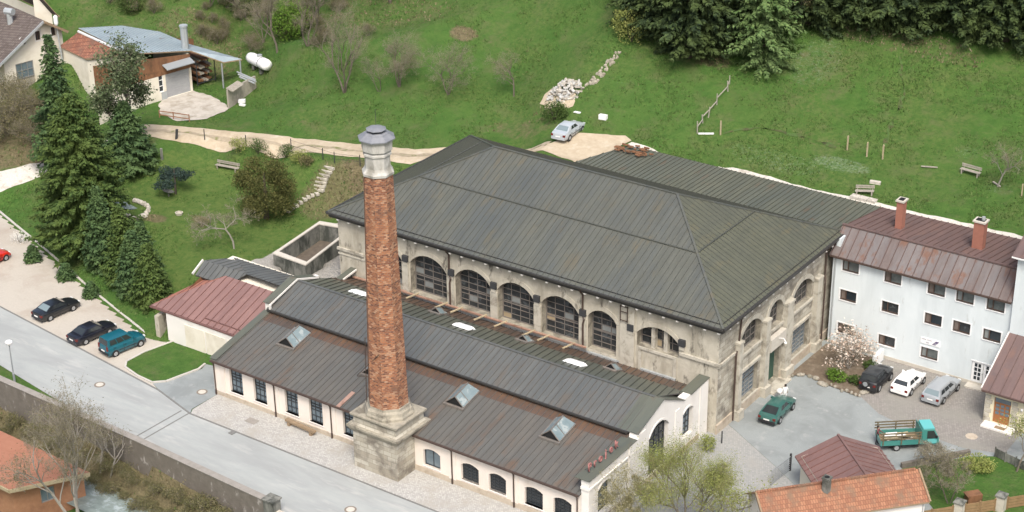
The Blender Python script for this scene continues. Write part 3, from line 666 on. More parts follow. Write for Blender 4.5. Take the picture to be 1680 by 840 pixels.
# blind panel, piers, string courses, voussoir bands on the front
for x in (8.45,13.6,18.35,23.0,27.7,32.1): mb.box(x-.36,x+.36,HY0-.12,HY0,3.2,7.0,2)
mb.box(31.5,32.9,HY0-.16,HY0,3.0,9.8,2)
for a, b in ((.45,3.6),(37.3,41.06)): mb.box(a,b,HY0-.18,HY0,6.45,6.72,2)
mb.box(.5,4.0,HY0-.08,HY0,6.0,6.15,2)
mb.box(33.3,37.0,HY0-.1,HY0,5.85,6.08,2); mb.box(33.3,33.6,HY0-.1,HY0,3.5,5.85,2); mb.box(36.7,37.0,HY0-.1,HY0,3.5,5.85,2)
for a in [LW]+FW:                   # arch rings, a little proud
    ou = arch(a[0]-.42, a[1]+.42, a[3]-.25, a[3], a[4]+.42, 10)[2:]; inn = arch(a[0], a[1], a[3]-.25, a[3], a[4], 10)[2:]
    for (p, q), (r_, s_) in zip(zip(ou, ou[1:]), zip(inn, inn[1:])):
        P = lambda t, d: (t[0], HY0-d, t[1])
        mb.add([P(r_,.05),P(s_,.05),P(q,.05),P(p,.05),P(p,0),P(q,0),P(r_,0),P(s_,0)], [(0,3,2,1),(3,4,5,2),(0,1,7,6)], 0)
# right wall (faces +X): u runs +Y
RW = [(4.35,7.95,5.65,7.35,.95),(9.25,11.85,5.7,7.35,.95),(13.75,17.55,5.6,7.15,.95)]
RL = [(4.55,7.75,.95,3.85,0),(9.4,11.75,.15,3.95,0),(13.95,17.35,.9,3.75,0)]
rh = [arch(*a) for a in RW]+[arch(*a) for a in RL]
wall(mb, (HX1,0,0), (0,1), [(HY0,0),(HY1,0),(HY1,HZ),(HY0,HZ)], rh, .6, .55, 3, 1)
for a, b in ((3.5,4.1),(8.25,9.0),(12.1,13.3),(17.9,18.8)): mb.box(HX1,HX1+.45,a,b,0,7.2,2); mb.box(HX1,HX1+.7,a-.15,b+.15,0,.9,2); mb.box(HX1,HX1+.5,a-.08,b+.08,7.2,7.4,2)
for a in RW:
    ou = arch(a[0]-.45, a[1]+.45, a[3]-.2, a[3], a[4]+.45, 8)[2:]; inn = arch(a[0], a[1], a[3]-.2, a[3], a[4], 8)[2:]
    for (p, q), (r_, s_) in zip(zip(ou, ou[1:]), zip(inn, inn[1:])):
        P = lambda t, d: (HX1+d, t[0], t[1])
        mb.add([P(r_,.09),P(s_,.09),P(q,.09),P(p,.09),P(p,0),P(q,0),P(r_,0),P(s_,0)], [(0,3,2,1),(3,4,5,2),(0,1,7,6)], 2)
    mb.box(HX1,HX1+.16,a[0]-.2,a[1]+.2,a[2]-.22,a[2],2)
for a in (RL[0], RL[2]): mb.box(HX1,HX1+.2,a[0]-.2,a[1]+.2,a[3]+.1,a[3]+.35,2); mb.box(HX1,HX1+.14,a[0]-.1,a[1]+.1,a[2]-.18,a[2],2)
mb.box(HX1,HX1+.14,HY0-.14,3.4,6.3,6.55,2)
mb.box(HX1,HX1+.16,HY0-.1,9.2,0,.85,4); mb.box(HX1,HX1+.16,11.9,HY1,0,.85,4)
mb.box(HX1,HX1+1.1,9.0,12.3,0,.14,2)
wall(mb, (HX0,0,0), (0,-1), [(-HY1,0),(-HY0,0),(-HY0,HZ),(-HY1,HZ)], [], .6, .3, 0)
wall(mb, (0,HY1,0), (-1,0), [(-HX1,0),(-HX0,0),(-HX0,HZ),(-HX1,HZ)], [], .6, .3, 0)
mb.build('wall', ['stone_wall','stone_dark','stone_trim','ashlar','plinth'], hall)
rr = random.Random(3)
for k, h in enumerate(fh):
    nx = 3 if k == 5 else 4
    if k == 6: nx = 4
    fl = [(rr.randrange(nx), rr.randrange(0, 4), rr.choice((1,2,2))) for _ in range(2)]
    window(hall, o, (1,0), h, .75, nx, 3 if k == 6 else 7, 'frame_rust', 'glass_old', .05, .1, transom=None if k == 6 else 5.9, fills=fl if k != 6 else [(1,0,1)])
    if k == 6:
        mb = MB(); mb.box(34.35,34.7,HY0+.25,HY0+.7,6.1,8.1); mb.box(35.55,35.9,HY0+.25,HY0+.7,6.1,8.1); mb.build('mullion', 'stone_trim', hall)
for a, h in zip(RW, rh): window(hall, (HX1,0,0), (0,1), h, .55, 4, 4, 'frame_rust', 'glass_old', .06, .1)
for k in (0, 2): window(hall, (HX1,0,0), (0,1), rh[3+k], .4, 4, 7, 'frame_grey', 'glass_blue', .07, .1, transom=2.6)
mb = MB(); mb.box(HX1-.55,HX1-.47,9.4,11.75,.15,3.9); mb.box(HX1-.47,HX1-.44,10.55,10.6,.15,3.9,1)
M('door_green', (.03,.075,.055), (.04,.09,.065), 3, .6)
d_ = mb.build('door', ['door_green','frame_dark'], hall)
mb = MB(); mb.box(HX1-.44,HX1-.38,10.42,10.46,1.0,1.25); mb.build('handle', 'zinc', d_)
mb = MB(); mb.box(HX1+.02,HX1+.5,9.15,11.95,3.95,5.1); mb.build('canopy', 'concrete_light', hall)
mb = MB(); mb.tube([(HX1+.5,10.6,4.75),(HX1+.9,10.6,4.85),(HX1+1.1,10.6,4.6)], .04, 6); mb.tube([(HX1+1.1,10.6,4.6),(HX1+1.1,10.6,4.46)], [.05,.14], 8); mb.build('wall_lamp', 'white_paint', hall)
# roof
L_, W_, ZE, ZR, RX = 41.5, 22.43, 10.31, 15.42, 11.0
A, B, C_, D = (0,0,ZE), (L_,0,ZE), (L_,W_,ZE), (0,W_,ZE); E_, F_ = (RX,W_/2,ZR), (L_-RX,W_/2,ZR)
mb = MB()
roofplane(mb, [A,B,F_,E_], .16, (0,1,.45), .56, 0, 2, 3, .045, .05)
roofplane(mb, [C_,D,E_,F_], .16, (0,1,-.45), .56, 0, 2, 3, .045, .05)
roofplane(mb, [B,C_,F_], .16, (-1,0,.45), .56, 1, 2, 3, .045, .05)
roofplane(mb, [D,A,E_], .16, (1,0,.45), .56, 1, 2, 3, .045, .05)
for a, b in ((A,E_),(B,F_),(C_,F_),(D,E_),(E_,F_)): mb.bar(Vector(a)+Vector((0,0,.05)), Vector(b)+Vector((0,0,.05)), .2, .1, 0)
kz = lambda y: ZE+(ZR-ZE)*y/(W_/2)
ky = 6.1; kx = RX*ky/(W_/2)
mb.bar((kx,ky,kz(ky)+.06),(L_-kx,ky,kz(ky)+.06),.11,.09,2); mb.bar((L_-kx,ky,kz(ky)+.06),(L_-kx,W_-ky,kz(ky)+.06),.11,.09,2); mb.bar((kx,ky,kz(ky)+.06),(kx,W_-ky,kz(ky)+.06),.11,.09,2)
mb.box(.02,L_-.02,.02,W_-.02,HZ-.0,ZE-.18,3)
rf = mb.build('roof', ['roof_hall','roof_hall_side','seam_hall','gutter'], hall)
mb = MB()
for a, b in (((-.1,-.12,ZE-.06),(L_+.1,-.12,ZE-.06)),((L_+.12,-.1,ZE-.06),(L_+.12,W_,ZE-.06)),((-.12,-.1,ZE-.06),(-.12,W_,ZE-.06))): mb.bar(a, b, .2, .16)
mb.bar((.2,.32,ZE+.22),(L_-.2,.32,ZE+.22),.05,.05); mb.bar((L_-.3,.3,ZE+.2),(L_-.3,W_-.3,ZE+.2),.05,.05)
mb.build('gutter', 'gutter', rf)
for i in range(32): x = 1.0+i*1.29; mb = MB(); mb.box(x,x+.22,-.02,.5,HZ-.12,HZ-.02); mb.build('rafter_end', 'plaster_white', rf)
for i in range(17): y = 1.2+i*1.25; mb = MB(); mb.box(L_-.5,L_+.02,y,y+.2,HZ-.12,HZ-.02); mb.build('rafter_end', 'plaster_white', rf)
for pts in ([(13.55,-.1,10.2),(13.55,.1,9.75),(13.55,.42,9.4),(13.55,.42,7.4),(13.75,.36,7.1),(13.6,.40,6.6),(13.6,.42,4.3)], [(27.75,-.1,10.2),(27.75,.1,9.75),(27.75,.42,9.4),(27.75,.42,7.4),(27.95,.36,7.1),(27.8,.40,6.6),(27.8,.42,4.4)],
            [(41.5,3.5,10.15),(41.35,4.05,9.7),(41.05,4.05,9.4),(41.02,3.8,6.8),(41.1,3.3,6.4),(41.1,3.2,.1)], [(41.5,19.3,10.15),(41.3,19.85,9.6),(41.05,19.85,9.3),(41.05,19.8,7),(41.4,19.2,6.5),(41.4,19.15,.1)]):
    mb = MB(); mb.tube(pts, .085, 6); mb.build('downpipe', 'pipe_brown', hall)
for x in (8.55,13.75,18.4,23.0,27.75,32.55,37.5):
    mb = MB(); mb.box(x-.3,x+.3,HY0-.28,HY0-.02,7.35,7.95); mb.box(x-.24,x+.24,HY0-.2,HY0-.02,7.0,7.3,1); mb.build('wall_bracket', ['steel_dark','stone_trim'], hall)
mb = MB()
for x in (31.6,32.3): mb.bar((x,HY0-.3,8.1),(x,HY0-.3,9.6),.06,.06)
for z in (8.2,9.0,9.5): mb.bar((31.6,HY0-.3,z),(32.3,HY0-.3,z),.06,.06)
mb.build('wall_ladder', 'pipe_brown', hall)

# ---- annex roof behind the hall
anx = thing('annex_building', 'flat roofed annex with dark ribbed metal roof between the hall and the gravel strip', 'building', (28,25.5,9))
mb = MB(); mb.box(15,41.6,22.5,28.1,8,10.1); mb.build('wall', 'stone_wall', anx)
mb = MB(); roofplane(mb, [(12.6,22.46,10.38),(41.75,22.46,10.38),(42.4,28.5,10.62),(15.1,28.55,10.62)], .22, (.4,6,.24), .5, 0, 1, 1, .05, .07); mb.build('roof', ['roof_green','seam_green'], anx)
rb = MB(); rr = random.Random(5)
for i in range(26):
    x, y = rr.uniform(14,18.3), rr.uniform(26.2,28.2); z = 10.66+(y-22.5)*.03
    rb.obox((x,y,z), (rr.uniform(.2,.6),rr.uniform(-.2,.2),0), (rr.uniform(-.1,.1),rr.uniform(.1,.3),0), (0,0,rr.uniform(.06,.16)), 0)
o_ = rb.build('roof_debris', 'wood_red'); tag(o_, 'scattered brown tile and board scraps on the far corner of the ribbed annex roof', 'debris'); o_['kind'] = 'stuff'

# ================================================================== WORKSHOP IN FRONT
ws = thing('workshop', 'long low white workshop with stepped dark metal roofs and roof skylights beside the street', 'building', (20.5,-9,0))
YF, XL, XR = -17.73, 1.45, 40.1
FWIN = [(3.3,4.78,.8,3.03,0),(6.05,7.5,.8,3.03,0),(9.6,11.05,.8,3.03,0),(12.28,13.74,.8,3.03,0),(15.95,17.45,.8,3.03,0),
        (24.3,26.0,.72,2.12,.28),(28.08,29.8,.72,2.12,.28),(30.77,32.43,.72,2.12,.28),(34.2,35.9,.68,2.12,.28),(36.88,38.55,.68,2.12,.28)]
hs = [arch(*a, 6) for a in FWIN]
mb = MB()
wall(mb, (0,YF,0), (1,0), [(XL,0),(39.4,0),(39.4,3.35),(XL,3.35)], hs, .5, .28, 0)
mb.box(XL,39.4,YF-.06,YF,0,.42,1); mb.box(23.4,39.4,YF-.05,YF,.42,.5,1)
for x0, x1 in ((XL,2.75),(8.05,8.95),(14.35,15.2),(26.9,27.6),(32.95,33.6)): mb.box(x0,x1,YF-.07,YF,.42,3.3,0)
# right gable end, stepped outline with capping
GO = [(YF+.02,0),(.5,0),(.5,5.2),(-2.6,5.02),(-3.5,4.98),(-6.9,6.7),(-10.72,5.45),(-10.9,4.98),(-17.7,4.8)]
GH = [arch(-8.95,-5.95,.25,4.05,.85,8), arch(-3.6,-1.95,1.25,3.65,.3,6), arch(-16.4,-14.5,.9,3.25,.4,6)]
wall(mb, (XR,0,0), (0,1), GO, GH, .7, .42, 2, None, True)
mb.box(XR,XR+.08,-12.0,-10.7,0,5.0,2); mb.box(XR,XR+.08,-10.7,-9.55,0,5.3,2); mb.box(XR,XR+.07,-4.9,-4.2,0,4.6,2); mb.box(XR,XR+.07,-.9,.4,0,5.0,2); mb.box(XR,XR+.05,-17.7,.5,0,.55,1)
mb.box(XR,XR+.09,-17.75,-12.1,3.95,4.1,2); mb.box(XR,XR+.1,-12.0,-9.5,3.95,4.15,2)
for a in GH:
    us = [p[0] for p in a]
    tp = [p for p in a if p[1] > 1.3]
    for p, q in zip(tp, tp[1:]): mb.obox((XR,p[0],p[1]+.02),(0,q[0]-p[0],q[1]-p[1]),(.06,0,0),(0,0,.16),2)
mb.box(39.38,XR,YF-.06,YF+.02,3.9,4.15,2)
# left gable end
wall(mb, (XL,0,0), (0,-1), [(-.5,0),(17.7,0),(17.7,3.5),(10.75,5.1),(10.72,5.95),(7.1,6.9),(4.6,5.95),(3.9,5.9),(3.9,4.5),(-.5,4.3)], [], .45, .3, 2, None, True)
wall(mb, (0,-10.45,0), (1,0), [(XL,4.6),(XR,4.6),(XR,5.42),(XL,5.42)], [], .4, .2, 3)
mb.build('wall', ['plaster_pink','plinth','plaster_white','roof_rust'], ws)
for h in hs[:5]: window(ws, (0,YF,0), (1,0), h, .28, 3, 4, 'frame_dark', 'glass_blue', .05, .08, sill='plaster_white', transom=2.2)
for k, h in enumerate(hs[5:]): window(ws, (0,YF,0), (1,0), h, .28, 2 if k == 0 else 4, 1 if k == 0 else 6, 'frame_dark', 'glass_blue' if k == 0 else 'glass', .045, .07, sill='plaster_white')
window(ws, (XR,0,0), (0,1), GH[0], .42, 4, 6, 'frame_dark', 'glass', .09, .14, transom=2.3, fills=[(0,0,2),(2,1,2)])
window(ws, (XR,0,0), (0,1), GH[1], .42, 3, 5, 'frame_dark', 'glass_blue', .06, .1); window(ws, (XR,0,0), (0,1), GH[2], .42, 3, 5, 'frame_dark', 'glass_blue', .06, .1)
ZL = lambda y: 3.47+(5.2-3.47)*(y+18.05)/(18.05-10.45)
mb = MB()
roofplane(mb, [(XL-.02,-18.05,3.47),(39.42,-18.05,3.47),(39.42,-10.45,5.2),(XL-.02,-10.45,5.2)], .1, (0,1,.22), .56, 0, 1, 2, .04, .045)
seamless = [(XL,-11.9,ZL(-11.9)+.004),(39.4,-11.9,ZL(-11.9)+.004),(39.4,-10.45,5.204),(XL,-10.45,5.204)]
mb.poly(seamless, 3)
low = mb.build('low_roof', ['roof_shop','seam_dark','gutter','roof_rust'], ws)
ZN = lambda y: 6.72+(3.85-6.72)*(y+7)/7.6
mb = MB()
roofplane(mb, [(XL+.3,-10.9,5.5),(39.42,-10.9,5.5),(39.42,-7,6.72),(XL+.3,-7,6.72)], .12, (0,1,.3), .56, 0, 1, 2, .04, .045)
roofplane(mb, [(XL+.3,-7,6.72),(39.42,-7,6.72),(39.42,-2.2,ZN(-2.2)),(XL+.3,-2.2,ZN(-2.2))], .12, (-.35,1,-.37), .62, 3, 4, 2, .06, .07)
roofplane(mb, [(XL+.3,-2.2,ZN(-2.2)),(39.42,-2.2,ZN(-2.2)),(39.42,.58,3.85),(XL+.3,.58,3.85)], .12, (-.35,1,-.37), .62, 5, 1, 2, .06, .07)
mb.bar((XL+.3,-7,6.75),(39.4,-7,6.75),.22,.1,0)
nav = mb.build('nave_roof', ['roof_slate','seam_dark','gutter','roof_green','seam_green','roof_rust'], ws)
# capping of the gable walls
def cap(x0, x1, pts, mi=0, up=.06):
    mb = MB()
    for (ya, za), (yb, zb) in zip(pts, pts[1:]): mb.obox((x0,ya,za+.01), (x1-x0,0,0), (0,yb-ya,zb-za), (0,0,up))
    mb.build('parapet_capping', 'plaster_white' if mi else 'roof_green', ws)
cap(38.9,XR+.12,[(-17.85,4.8),(-10.95,4.98)]); cap(38.3,XR+.14,[(-10.85,5.45),(-6.95,6.72)]); cap(39.2,XR+.14,[(-6.95,6.72),(-3.5,4.98)]); cap(39.2,XR+.12,[(-2.5,5.02),(.5,5.2)])
cap(XL-.15,XL+.6,[(-17.95,3.55),(-10.75,5.12)]); cap(XL-.15,XL+.65,[(-10.85,5.95),(-7.1,6.92)]); cap(XL-.15,XL+.6,[(-7.1,6.92),(-4.4,5.98)])
cap(XL+.6,XL+.72,[(-10.85,5.8),(-7.1,6.78)],1,.16); cap(XL+.6,XL+.72,[(-7.1,6.78),(-4.4,5.85)],1,.16)
cap(XL+.5,XL+1.1,[(-2.4,4.55),(.55,4.9)]); cap(XL+1.1,XL+1.2,[(-2.4,4.4),(.55,4.75)],1,.16)
mb = MB(); mb.box(XL+.62,XL+.76,-10.95,-10.75,5.3,5.95); mb.build('parapet_capping', 'plaster_white', ws)
mb = MB(); mb.bar((XL,-18.12,3.42),(39.4,-18.12,3.42),.16,.14); mb.build('gutter', 'pipe_brown', low)
mb = MB(); mb.bar((XL+.4,-10.98,5.42),(39.3,-10.98,5.42),.16,.16); mb.build('gutter', 'gutter', nav)
for x in (1.62,8.53,14.75,27.25,33.25,39.15):
    mb = MB(); mb.tube([(x,-18.1,3.35),(x,-17.88,3.05),(x,-17.84,.5)], .06, 6); mb.tube([(x,-17.84,.5),(x,-17.84,.02)], .085, 6); mb.build('downpipe', 'pipe_brown', ws)
# tent-shaped glazed roof lights
def tent(x, y, w_, L, h, zf, parent, sc_=1.):
    s = (zf(y+.5)-zf(y))*2; P = lambda a, b_, c_: (x+a, y+b_, zf(y+b_)+c_)
    mb = MB(); e = .08
    mb.bar(P(-w_/2-.1,-.12,e), P(w_/2+.1,-.12,e), .2, .16, 0)
    mb.bar(P(-w_/2,-.1,e), P(-w_/2,L,e), .1, .14, 0); mb.bar(P(w_/2,-.1,e), P(w_/2,L,e), .1, .14, 0)
    mb.bar(P(-w_/2,0,.15), P(0,.1,h), .07, .07, 0); mb.bar(P(w_/2,0,.15), P(0,.1,h), .07, .07, 0)
    mb.bar(P(0,.1,h), P(0,L-.4,h), .08, .08, 0)
    mb.bar(P(w_/2,.8,.15), P(0,.85,h), .04, .05, 0)
    fr = mb.build('skylight', 'frame_rust', parent)
    g = MB(); g.poly([P(w_/2,.05,.12),P(w_/2,L,.12),P(0,L-.4,h-.03),P(0,.1,h-.03)]); g.poly([P(-w_/2,L,.12),P(-w_/2,.05,.12),P(0,.1,h-.03),P(0,L-.4,h-.03)]); g.poly([P(w_/2,L,.12),P(-w_/2,L,.12),P(0,L-.4,h-.03)])
    g.build('pane', 'glass_roof', fr)
    g = MB(); g.poly([P(-w_/2,.1,.1),P(w_/2,.1,.1),P(0,.16,h-.06)]); g.build('opening', 'dark', fr)
for x in (6.55,15.9,24.65,34.0): tent(x, -13.9, 1.8, 2.3, .85, ZL, low)
for x in (14.45,23.8,32.7): tent(x, -2.95, 1.1, 1.1, .62, ZN, nav)
for x in (7.2,18.75,30.25):
    mb = MB(); y = -4.55; z = ZN(y)
    mb.obox((x-.95,y-.55,z+.0),(1.9,0,0),(0,1.1,-.415),(0,0,.24))
    fr = mb.build('roof_light', 'zinc', nav)
    g = MB(); zz = lambda b_: z+.24-.377*(b_+.55)
    top = [(-.62,-.3),(.62,-.3),(.62,.3),(-.62,.3)]; bot = [(-.92,-.52),(.92,-.52),(.92,.52),(-.92,.52)]
    g.add([(x+a,y+b_,zz(b_)) for a, b_ in bot]+[(x+a*1.25,y+b_*1.3,zz(b_)+.16) for a, b_ in top]+[(x+a,y+b_,zz(b_)+.26) for a, b_ in top], [(i, (i+1) % 4, 4+(i+1) % 4, 4+i) for i in range(4)]+[(4+i, 4+(i+1) % 4, 8+(i+1) % 4, 8+i) for i in range(4)]+[(8,9,10,11)])
    g.build('dome', 'dome', fr)
mb = MB(); mb.bar((8.5,.12,4.4),(28.3,.12,4.6),.2,.12); mb.bar((8.5,.28,4.2),(28.3,.28,4.38),.1,.1,1); mb.bar((2.4,.3,4.15),(8.6,.3,4.35),.22,.12)
mb.bar((8.2,.5,3.98),(31.5,.5,4.0),.06,.16,1)
mb.build('copper_gutter', ['copper','zinc'], ws)
for x in (9.6,12.9,14.6,17.2,19.4,22.4,24.0,26.6): mb = MB(); mb.bar((x+.5,.3,4.62),(x,-.95,ZN(-.95)+.05),.14,.1); mb.build('gutter_brace', 'wood_pale', ws)
for x0, x1 in ((9.8,12.3),(14.8,17.2),(19.6,22),(24.2,27),(28.4,31.2),(33.6,37)):
    mb = MB(); mb.box(x0,x1,.36,.56,3.7,4.1); mb.build('flashing', 'zinc', ws)
mb = MB(); mb.obox((15.6,-18.1,ZL(-18.1)+.02),(.38,0,0),(.06,2.0,.455),(0,0,.05)); mb.build('copper_patch', 'copper', low)
for x, y in ((17.45,-16.2),(16.9,-16.3)):
    pass
# stand-off letters on the low gable wall
def letter(ch, y, mat):
    cu = bpy.data.curves.new('letter', 'FONT'); cu.body = ch; cu.size = 1.0; cu.extrude = .05; cu.align_x = 'CENTER'
    ob = bpy.data.objects.new('letter', cu); COL.objects.link(ob)
    dg = bpy.context.evaluated_depsgraph_get(); me_ = bpy.data.meshes.new_from_object(ob.evaluated_get(dg)); bpy.data.objects.remove(ob)
    rot = Matrix(((0,0,1),(1,0,0),(0,1,0))).to_4x4(); me_.transform(Matrix.Translation(Vector((39.55,y,5.02+(y+17.7)*.026))-ORG[ws]) @ rot)
    me_.materials.clear(); me_.materials.append(MATS[mat]); return finish(bpy.data.objects.new('letter', me_), 'letter', ws)
M('letter_red', (.30,.12,.11), (.36,.17,.16), 4, .6)
for i, ch in enumerate('Projek'): letter(ch, -16.75+i*.76, 'letter_red')
for i in range(6): mb = MB(); mb.bar((39.5,-16.75+i*.76,4.9),(39.5,-16.75+i*.76,5.3),.04,.04); mb.bar((39.1,-16.75+i*.76,5.0),(39.5,-16.75+i*.76,5.25),.03,.03); mb.build('letter_stand', 'steel_dark', ws)

# ================================================================== CHIMNEY
chx, chy = 21.28, -18.15
ch = thing('factory_chimney', 'tall tapering octagonal red brick chimney on a square stone base with white crown', 'chimney', (chx,chy,0))
mb = MB(); r8 = math.pi/4
def sq(prof, mi=0): mb.lathe([(r_*math.sqrt(2), z) for r_, z in prof], (chx-.06,chy-.02,0), 4, r8, mi, None, 1., .84)
sq([(2.24,0),(2.22,3.35)]); sq([(2.3,3.35),(2.42,3.5),(2.5,3.62),(2.62,3.8),(2.62,3.98)], 1); sq([(2.3,3.98),(2.18,4.15),(2.15,4.75)]); sq([(2.3,4.75),(2.38,4.85),(2.38,5.0)], 1)
mb.build('base', ['ashlar_light' if 'ashlar_light' in MATS else 'ashlar','stone_dark'], ch)
mb = MB(); mb.lathe([(2.15,5.0),(2.15,5.2),(2.05,5.35),(2.0,5.6),(1.82,5.75),(1.78,5.95)], (chx,chy,0), 8, math.pi/8, 0, None, 1, .93); mb.build('plinth', 'stone_dark', ch)
mb = MB(); mb.lathe([(1.66,5.95),(1.6,8),(1.16,25.9)], (chx,chy,0), 8, math.pi/8); mb.build('shaft', 'shaft_brick', ch)
mb = MB(); mb.lathe([(1.25,25.75),(1.27,25.95),(1.08,26.2),(1.02,26.35),(1.0,27.25),(1.12,27.35),(1.12,27.5),(1.02,27.6),(1.2,27.75),(1.22,28.35),(1.3,28.55),(1.42,28.62)], (chx,chy,0), 8, math.pi/8); mb.build('crown', 'crown_paint', ch)
mb = MB(); mb.lathe([(1.46,28.62),(1.46,28.7),(.98,29.0),(.98,29.02),(.9,29.05),(.78,29.12)], (chx,chy,0), 8, math.pi/8); mb.lathe([(.55,29.12),(.55,29.3)], (chx,chy,0), 8, math.pi/8, 1); mb.lathe([(.8,29.3),(.8,29.34),(.5,29.46),(.05,29.54)], (chx,chy,0), 8, math.pi/8)
cp_ = mb.build('cap', ['lead','dark'], ch)
mb = MB(); mb.tube([(chx-.5,chy+.6,29.0),(chx-.5,chy+.6,30.6)], .02, 4); mb.build('lightning_rod', 'steel_dark', cp_)
mb = MB(); mb.tube([(chx-.95,chy-1.38,12.0),(chx-1.02,chy-1.5,6.2)], .03, 4); mb.tube([(chx-.75,chy-1.55,8.6),(chx-2.2,chy-1.1,8.0)], .035, 4); mb.tube([(chx+.55,chy-1.55,11.0),(chx-2.2,chy-1.1,8.05)], .03, 4); mb.build('stay_rod', 'pipe_brown', ch)

# ================================================================== GARAGE + DARK SHED (left of workshop)
ga = thing('garage', 'low white garage with a faded red metal roof against the workshop end wall', 'garage', (-4,-10,0))
mb = MB(); wall(mb, (0,-13.0,0), (1,0), [(-8.9,0),(1.4,0),(1.4,3.0),(-8.9,3.0)], [], .3); wall(mb, (-8.9,0,0), (0,-1), [(7.2,0),(13.0,0),(13.0,3.0),(7.2,4.9)], [], .3, .3, 1)
mb.build('wall', ['plaster_cream2' if 'plaster_cream2' in MATS else 'plaster_white','wood_red'], ga)
mb = MB(); roofplane(mb, [(-10.9,-12.9,3.05),(1.35,-12.9,3.05),(1.35,-7.4,5.0),(-6.4,-7.4,5.0)], .12, (0,1,.35), .8, 0, 1, 2, .06, .07)
roofplane(mb, [(-10.9,-12.9,3.05),(-6.4,-7.4,5.0),(-8.6,-7.0,4.35)], .1, (0,1,.35), .8, 3, 1, 2, .05, .06)
mb.bar((-4.6,-12.35,3.3),(1.3,-12.35,3.3),.06,.1,1)
mb.build('roof', ['roof_red','seam_red','seam_red','stucco_red'], ga)
mb = MB(); mb.bar((-10.9,-13.0,2.96),(1.3,-13.0,2.96),.14,.14); mb.build('gutter', 'seam_red', ga)
mb = MB()
for k in range(3):
    x0 = -6.6+k*2.6; mb.box(x0,x0+2.4,-13.05,-13.0,.08,2.35)
mb.build('door', 'plaster_farm', ga)
ds = thing('boiler_shed', 'small shed with a slate grey seamed metal roof behind the red garage roof', 'shed', (-5,-5.5,2.8))
mb = MB(); mb.box(-9.3,-.6,-7.3,-3.4,1.5,4.7); mb.build('wall', 'plaster_farm', ds)
mb = MB(); ya, yb, yc = -8.15, -6.2, -2.75
roofplane(mb, [(-9.6,-8.2,4.55),(-5.6,-8.2,4.55),(-4.6,-6.6,5.35),(-9.9,-6.6,5.35)], .12, (0,1,.4), .62, 0, 1, 2, .05, .06)
roofplane(mb, [(-9.9,-6.6,5.35),(-4.6,-6.6,5.35),(-7.2,-4.9,5.36),(-8.55,-5.2,5.34)], .12, (.4,1,0), .62, 0, 1, 2, .05, .06)
roofplane(mb, [(-4.6,-6.6,5.36),(1.2,-6.9,5.5),(1.2,-3.7,5.0),(-2.2,-3.9,4.95),(-8.5,-4.1,5.0)], .12, (.3,1,-.2), .62, 0, 1, 2, .05, .06)
mb.bar((-9.98,-8.2,4.55),(-10.05,-6.6,5.35),.1,.22,3)
mb.build('roof', ['roof_slate','seam_slate','gutter','plaster_white'], ds)
# retaining wall beside the garage
mb = MB(); mb.obox((-9.75,-13.2,0),(-.9,7.6,0),(-.45,-.05,0),(0,0,2.3)); o_ = mb.build('retaining_wall', 'stone_wall'); tag(o_, 'stained rubble retaining wall holding the conifer bank beside the garage', 'wall')

# concrete basin
ba = thing('basin', 'empty open concrete basin with pale rim left of the stone hall', 'basin', (-5.6,4,2.8))
bz = 4.0; q = BQ
def inset(q, d):
    c0 = sum((Vector(a) for a in q), Vector((0,0)))/len(q); return [tuple(Vector(a)+(c0-Vector(a)).normalized()*d) for a in q]
qi = inset(q, .55); mb = MB()
mb.add([(a,b,1.6) for a,b in q]+[(a,b,bz) for a,b in q]+[(a,b,bz) for a,b in qi]+[(a,b,1.75) for a,b in qi],
       [(i,(i+1)%4,4+(i+1)%4,4+i) for i in range(4)]+[(8+i,8+(i+1)%4,12+(i+1)%4,12+i) for i in range(4)], 0)
M('basin_wall', (.15,.155,.14), (.23,.23,.205), 2, .95, c3=(.055,.06,.052), s3=.9, t3=(.42,.6), stretch3=(1,1,.4)); M('basin_floor', (.085,.07,.055), (.14,.115,.09), 2, .95)
mb.poly([(a,b,2.25) for a,b in qi], 1)
mb.build('wall', ['basin_wall','basin_floor'], ba)
mb = MB(); qo = inset(q, -.06); qn = inset(q, .62)
mb.add([(a,b,bz+.1) for a,b in qo]+[(a,b,bz+.1) for a,b in qn]+[(a,b,bz-.02) for a,b in qo]+[(a,b,bz-.02) for a,b in qn], [(i,(i+1)%4,4+(i+1)%4,4+i) for i in range(4)]+[(8+i,8+(i+1)%4,(i+1)%4,i) for i in range(4)]+[(4+i,4+(i+1)%4,12+(i+1)%4,12+i) for i in range(4)])
mb.build('rim', 'concrete_light', ba)

# ================================================================== WHITE OFFICE WING
of = thing('office_building', 'three storey bluish white building with rusty mansard roof facing the courtyard', 'building', (50,24,0))
YW = 20.42
WIN = []
for x0 in (42.38,46.43,50.49,53.11,55.86):
    WIN.append((x0,x0+1.6,7.55,8.55,0)); WIN.append((x0-.03,x0+1.56,4.63,5.66,0))
WIN += [(42.35,43.95,1.32,2.3,0),(46.35,47.95,1.28,2.28,0),(50.42,52.0,1.24,2.26,0)]
DR = (55.15,57.25,.12,2.25,0)
hs = [arch(*a) for a in WIN]+[arch(*DR)]
mb = MB(); wall(mb, (0,YW,0), (1,0), [(41.45,0),(58.15,0),(58.15,8.95),(41.45,8.95)], hs, .4, [.16]*len(WIN)+[.12], 0)
for a in WIN:
    for (x0,x1,z0,z1) in ((a[0]-.12,a[1]+.12,a[3],a[3]+.12),(a[0]-.12,a[0],a[2],a[3]),(a[1],a[1]+.12,a[2],a[3])): mb.box(x0,x1,YW-.025,YW,z0,z1,1)
mb.box(41.5,58.1,28.2,28.5,7,10.55); mb.box(41.5,41.9,YW+.4,28.2,0,10.3)
mb.box(41.46,58.1,YW-.04,YW,0,.3,2)
mb.build('wall', ['plaster_blue','white_paint','concrete_light'], of)
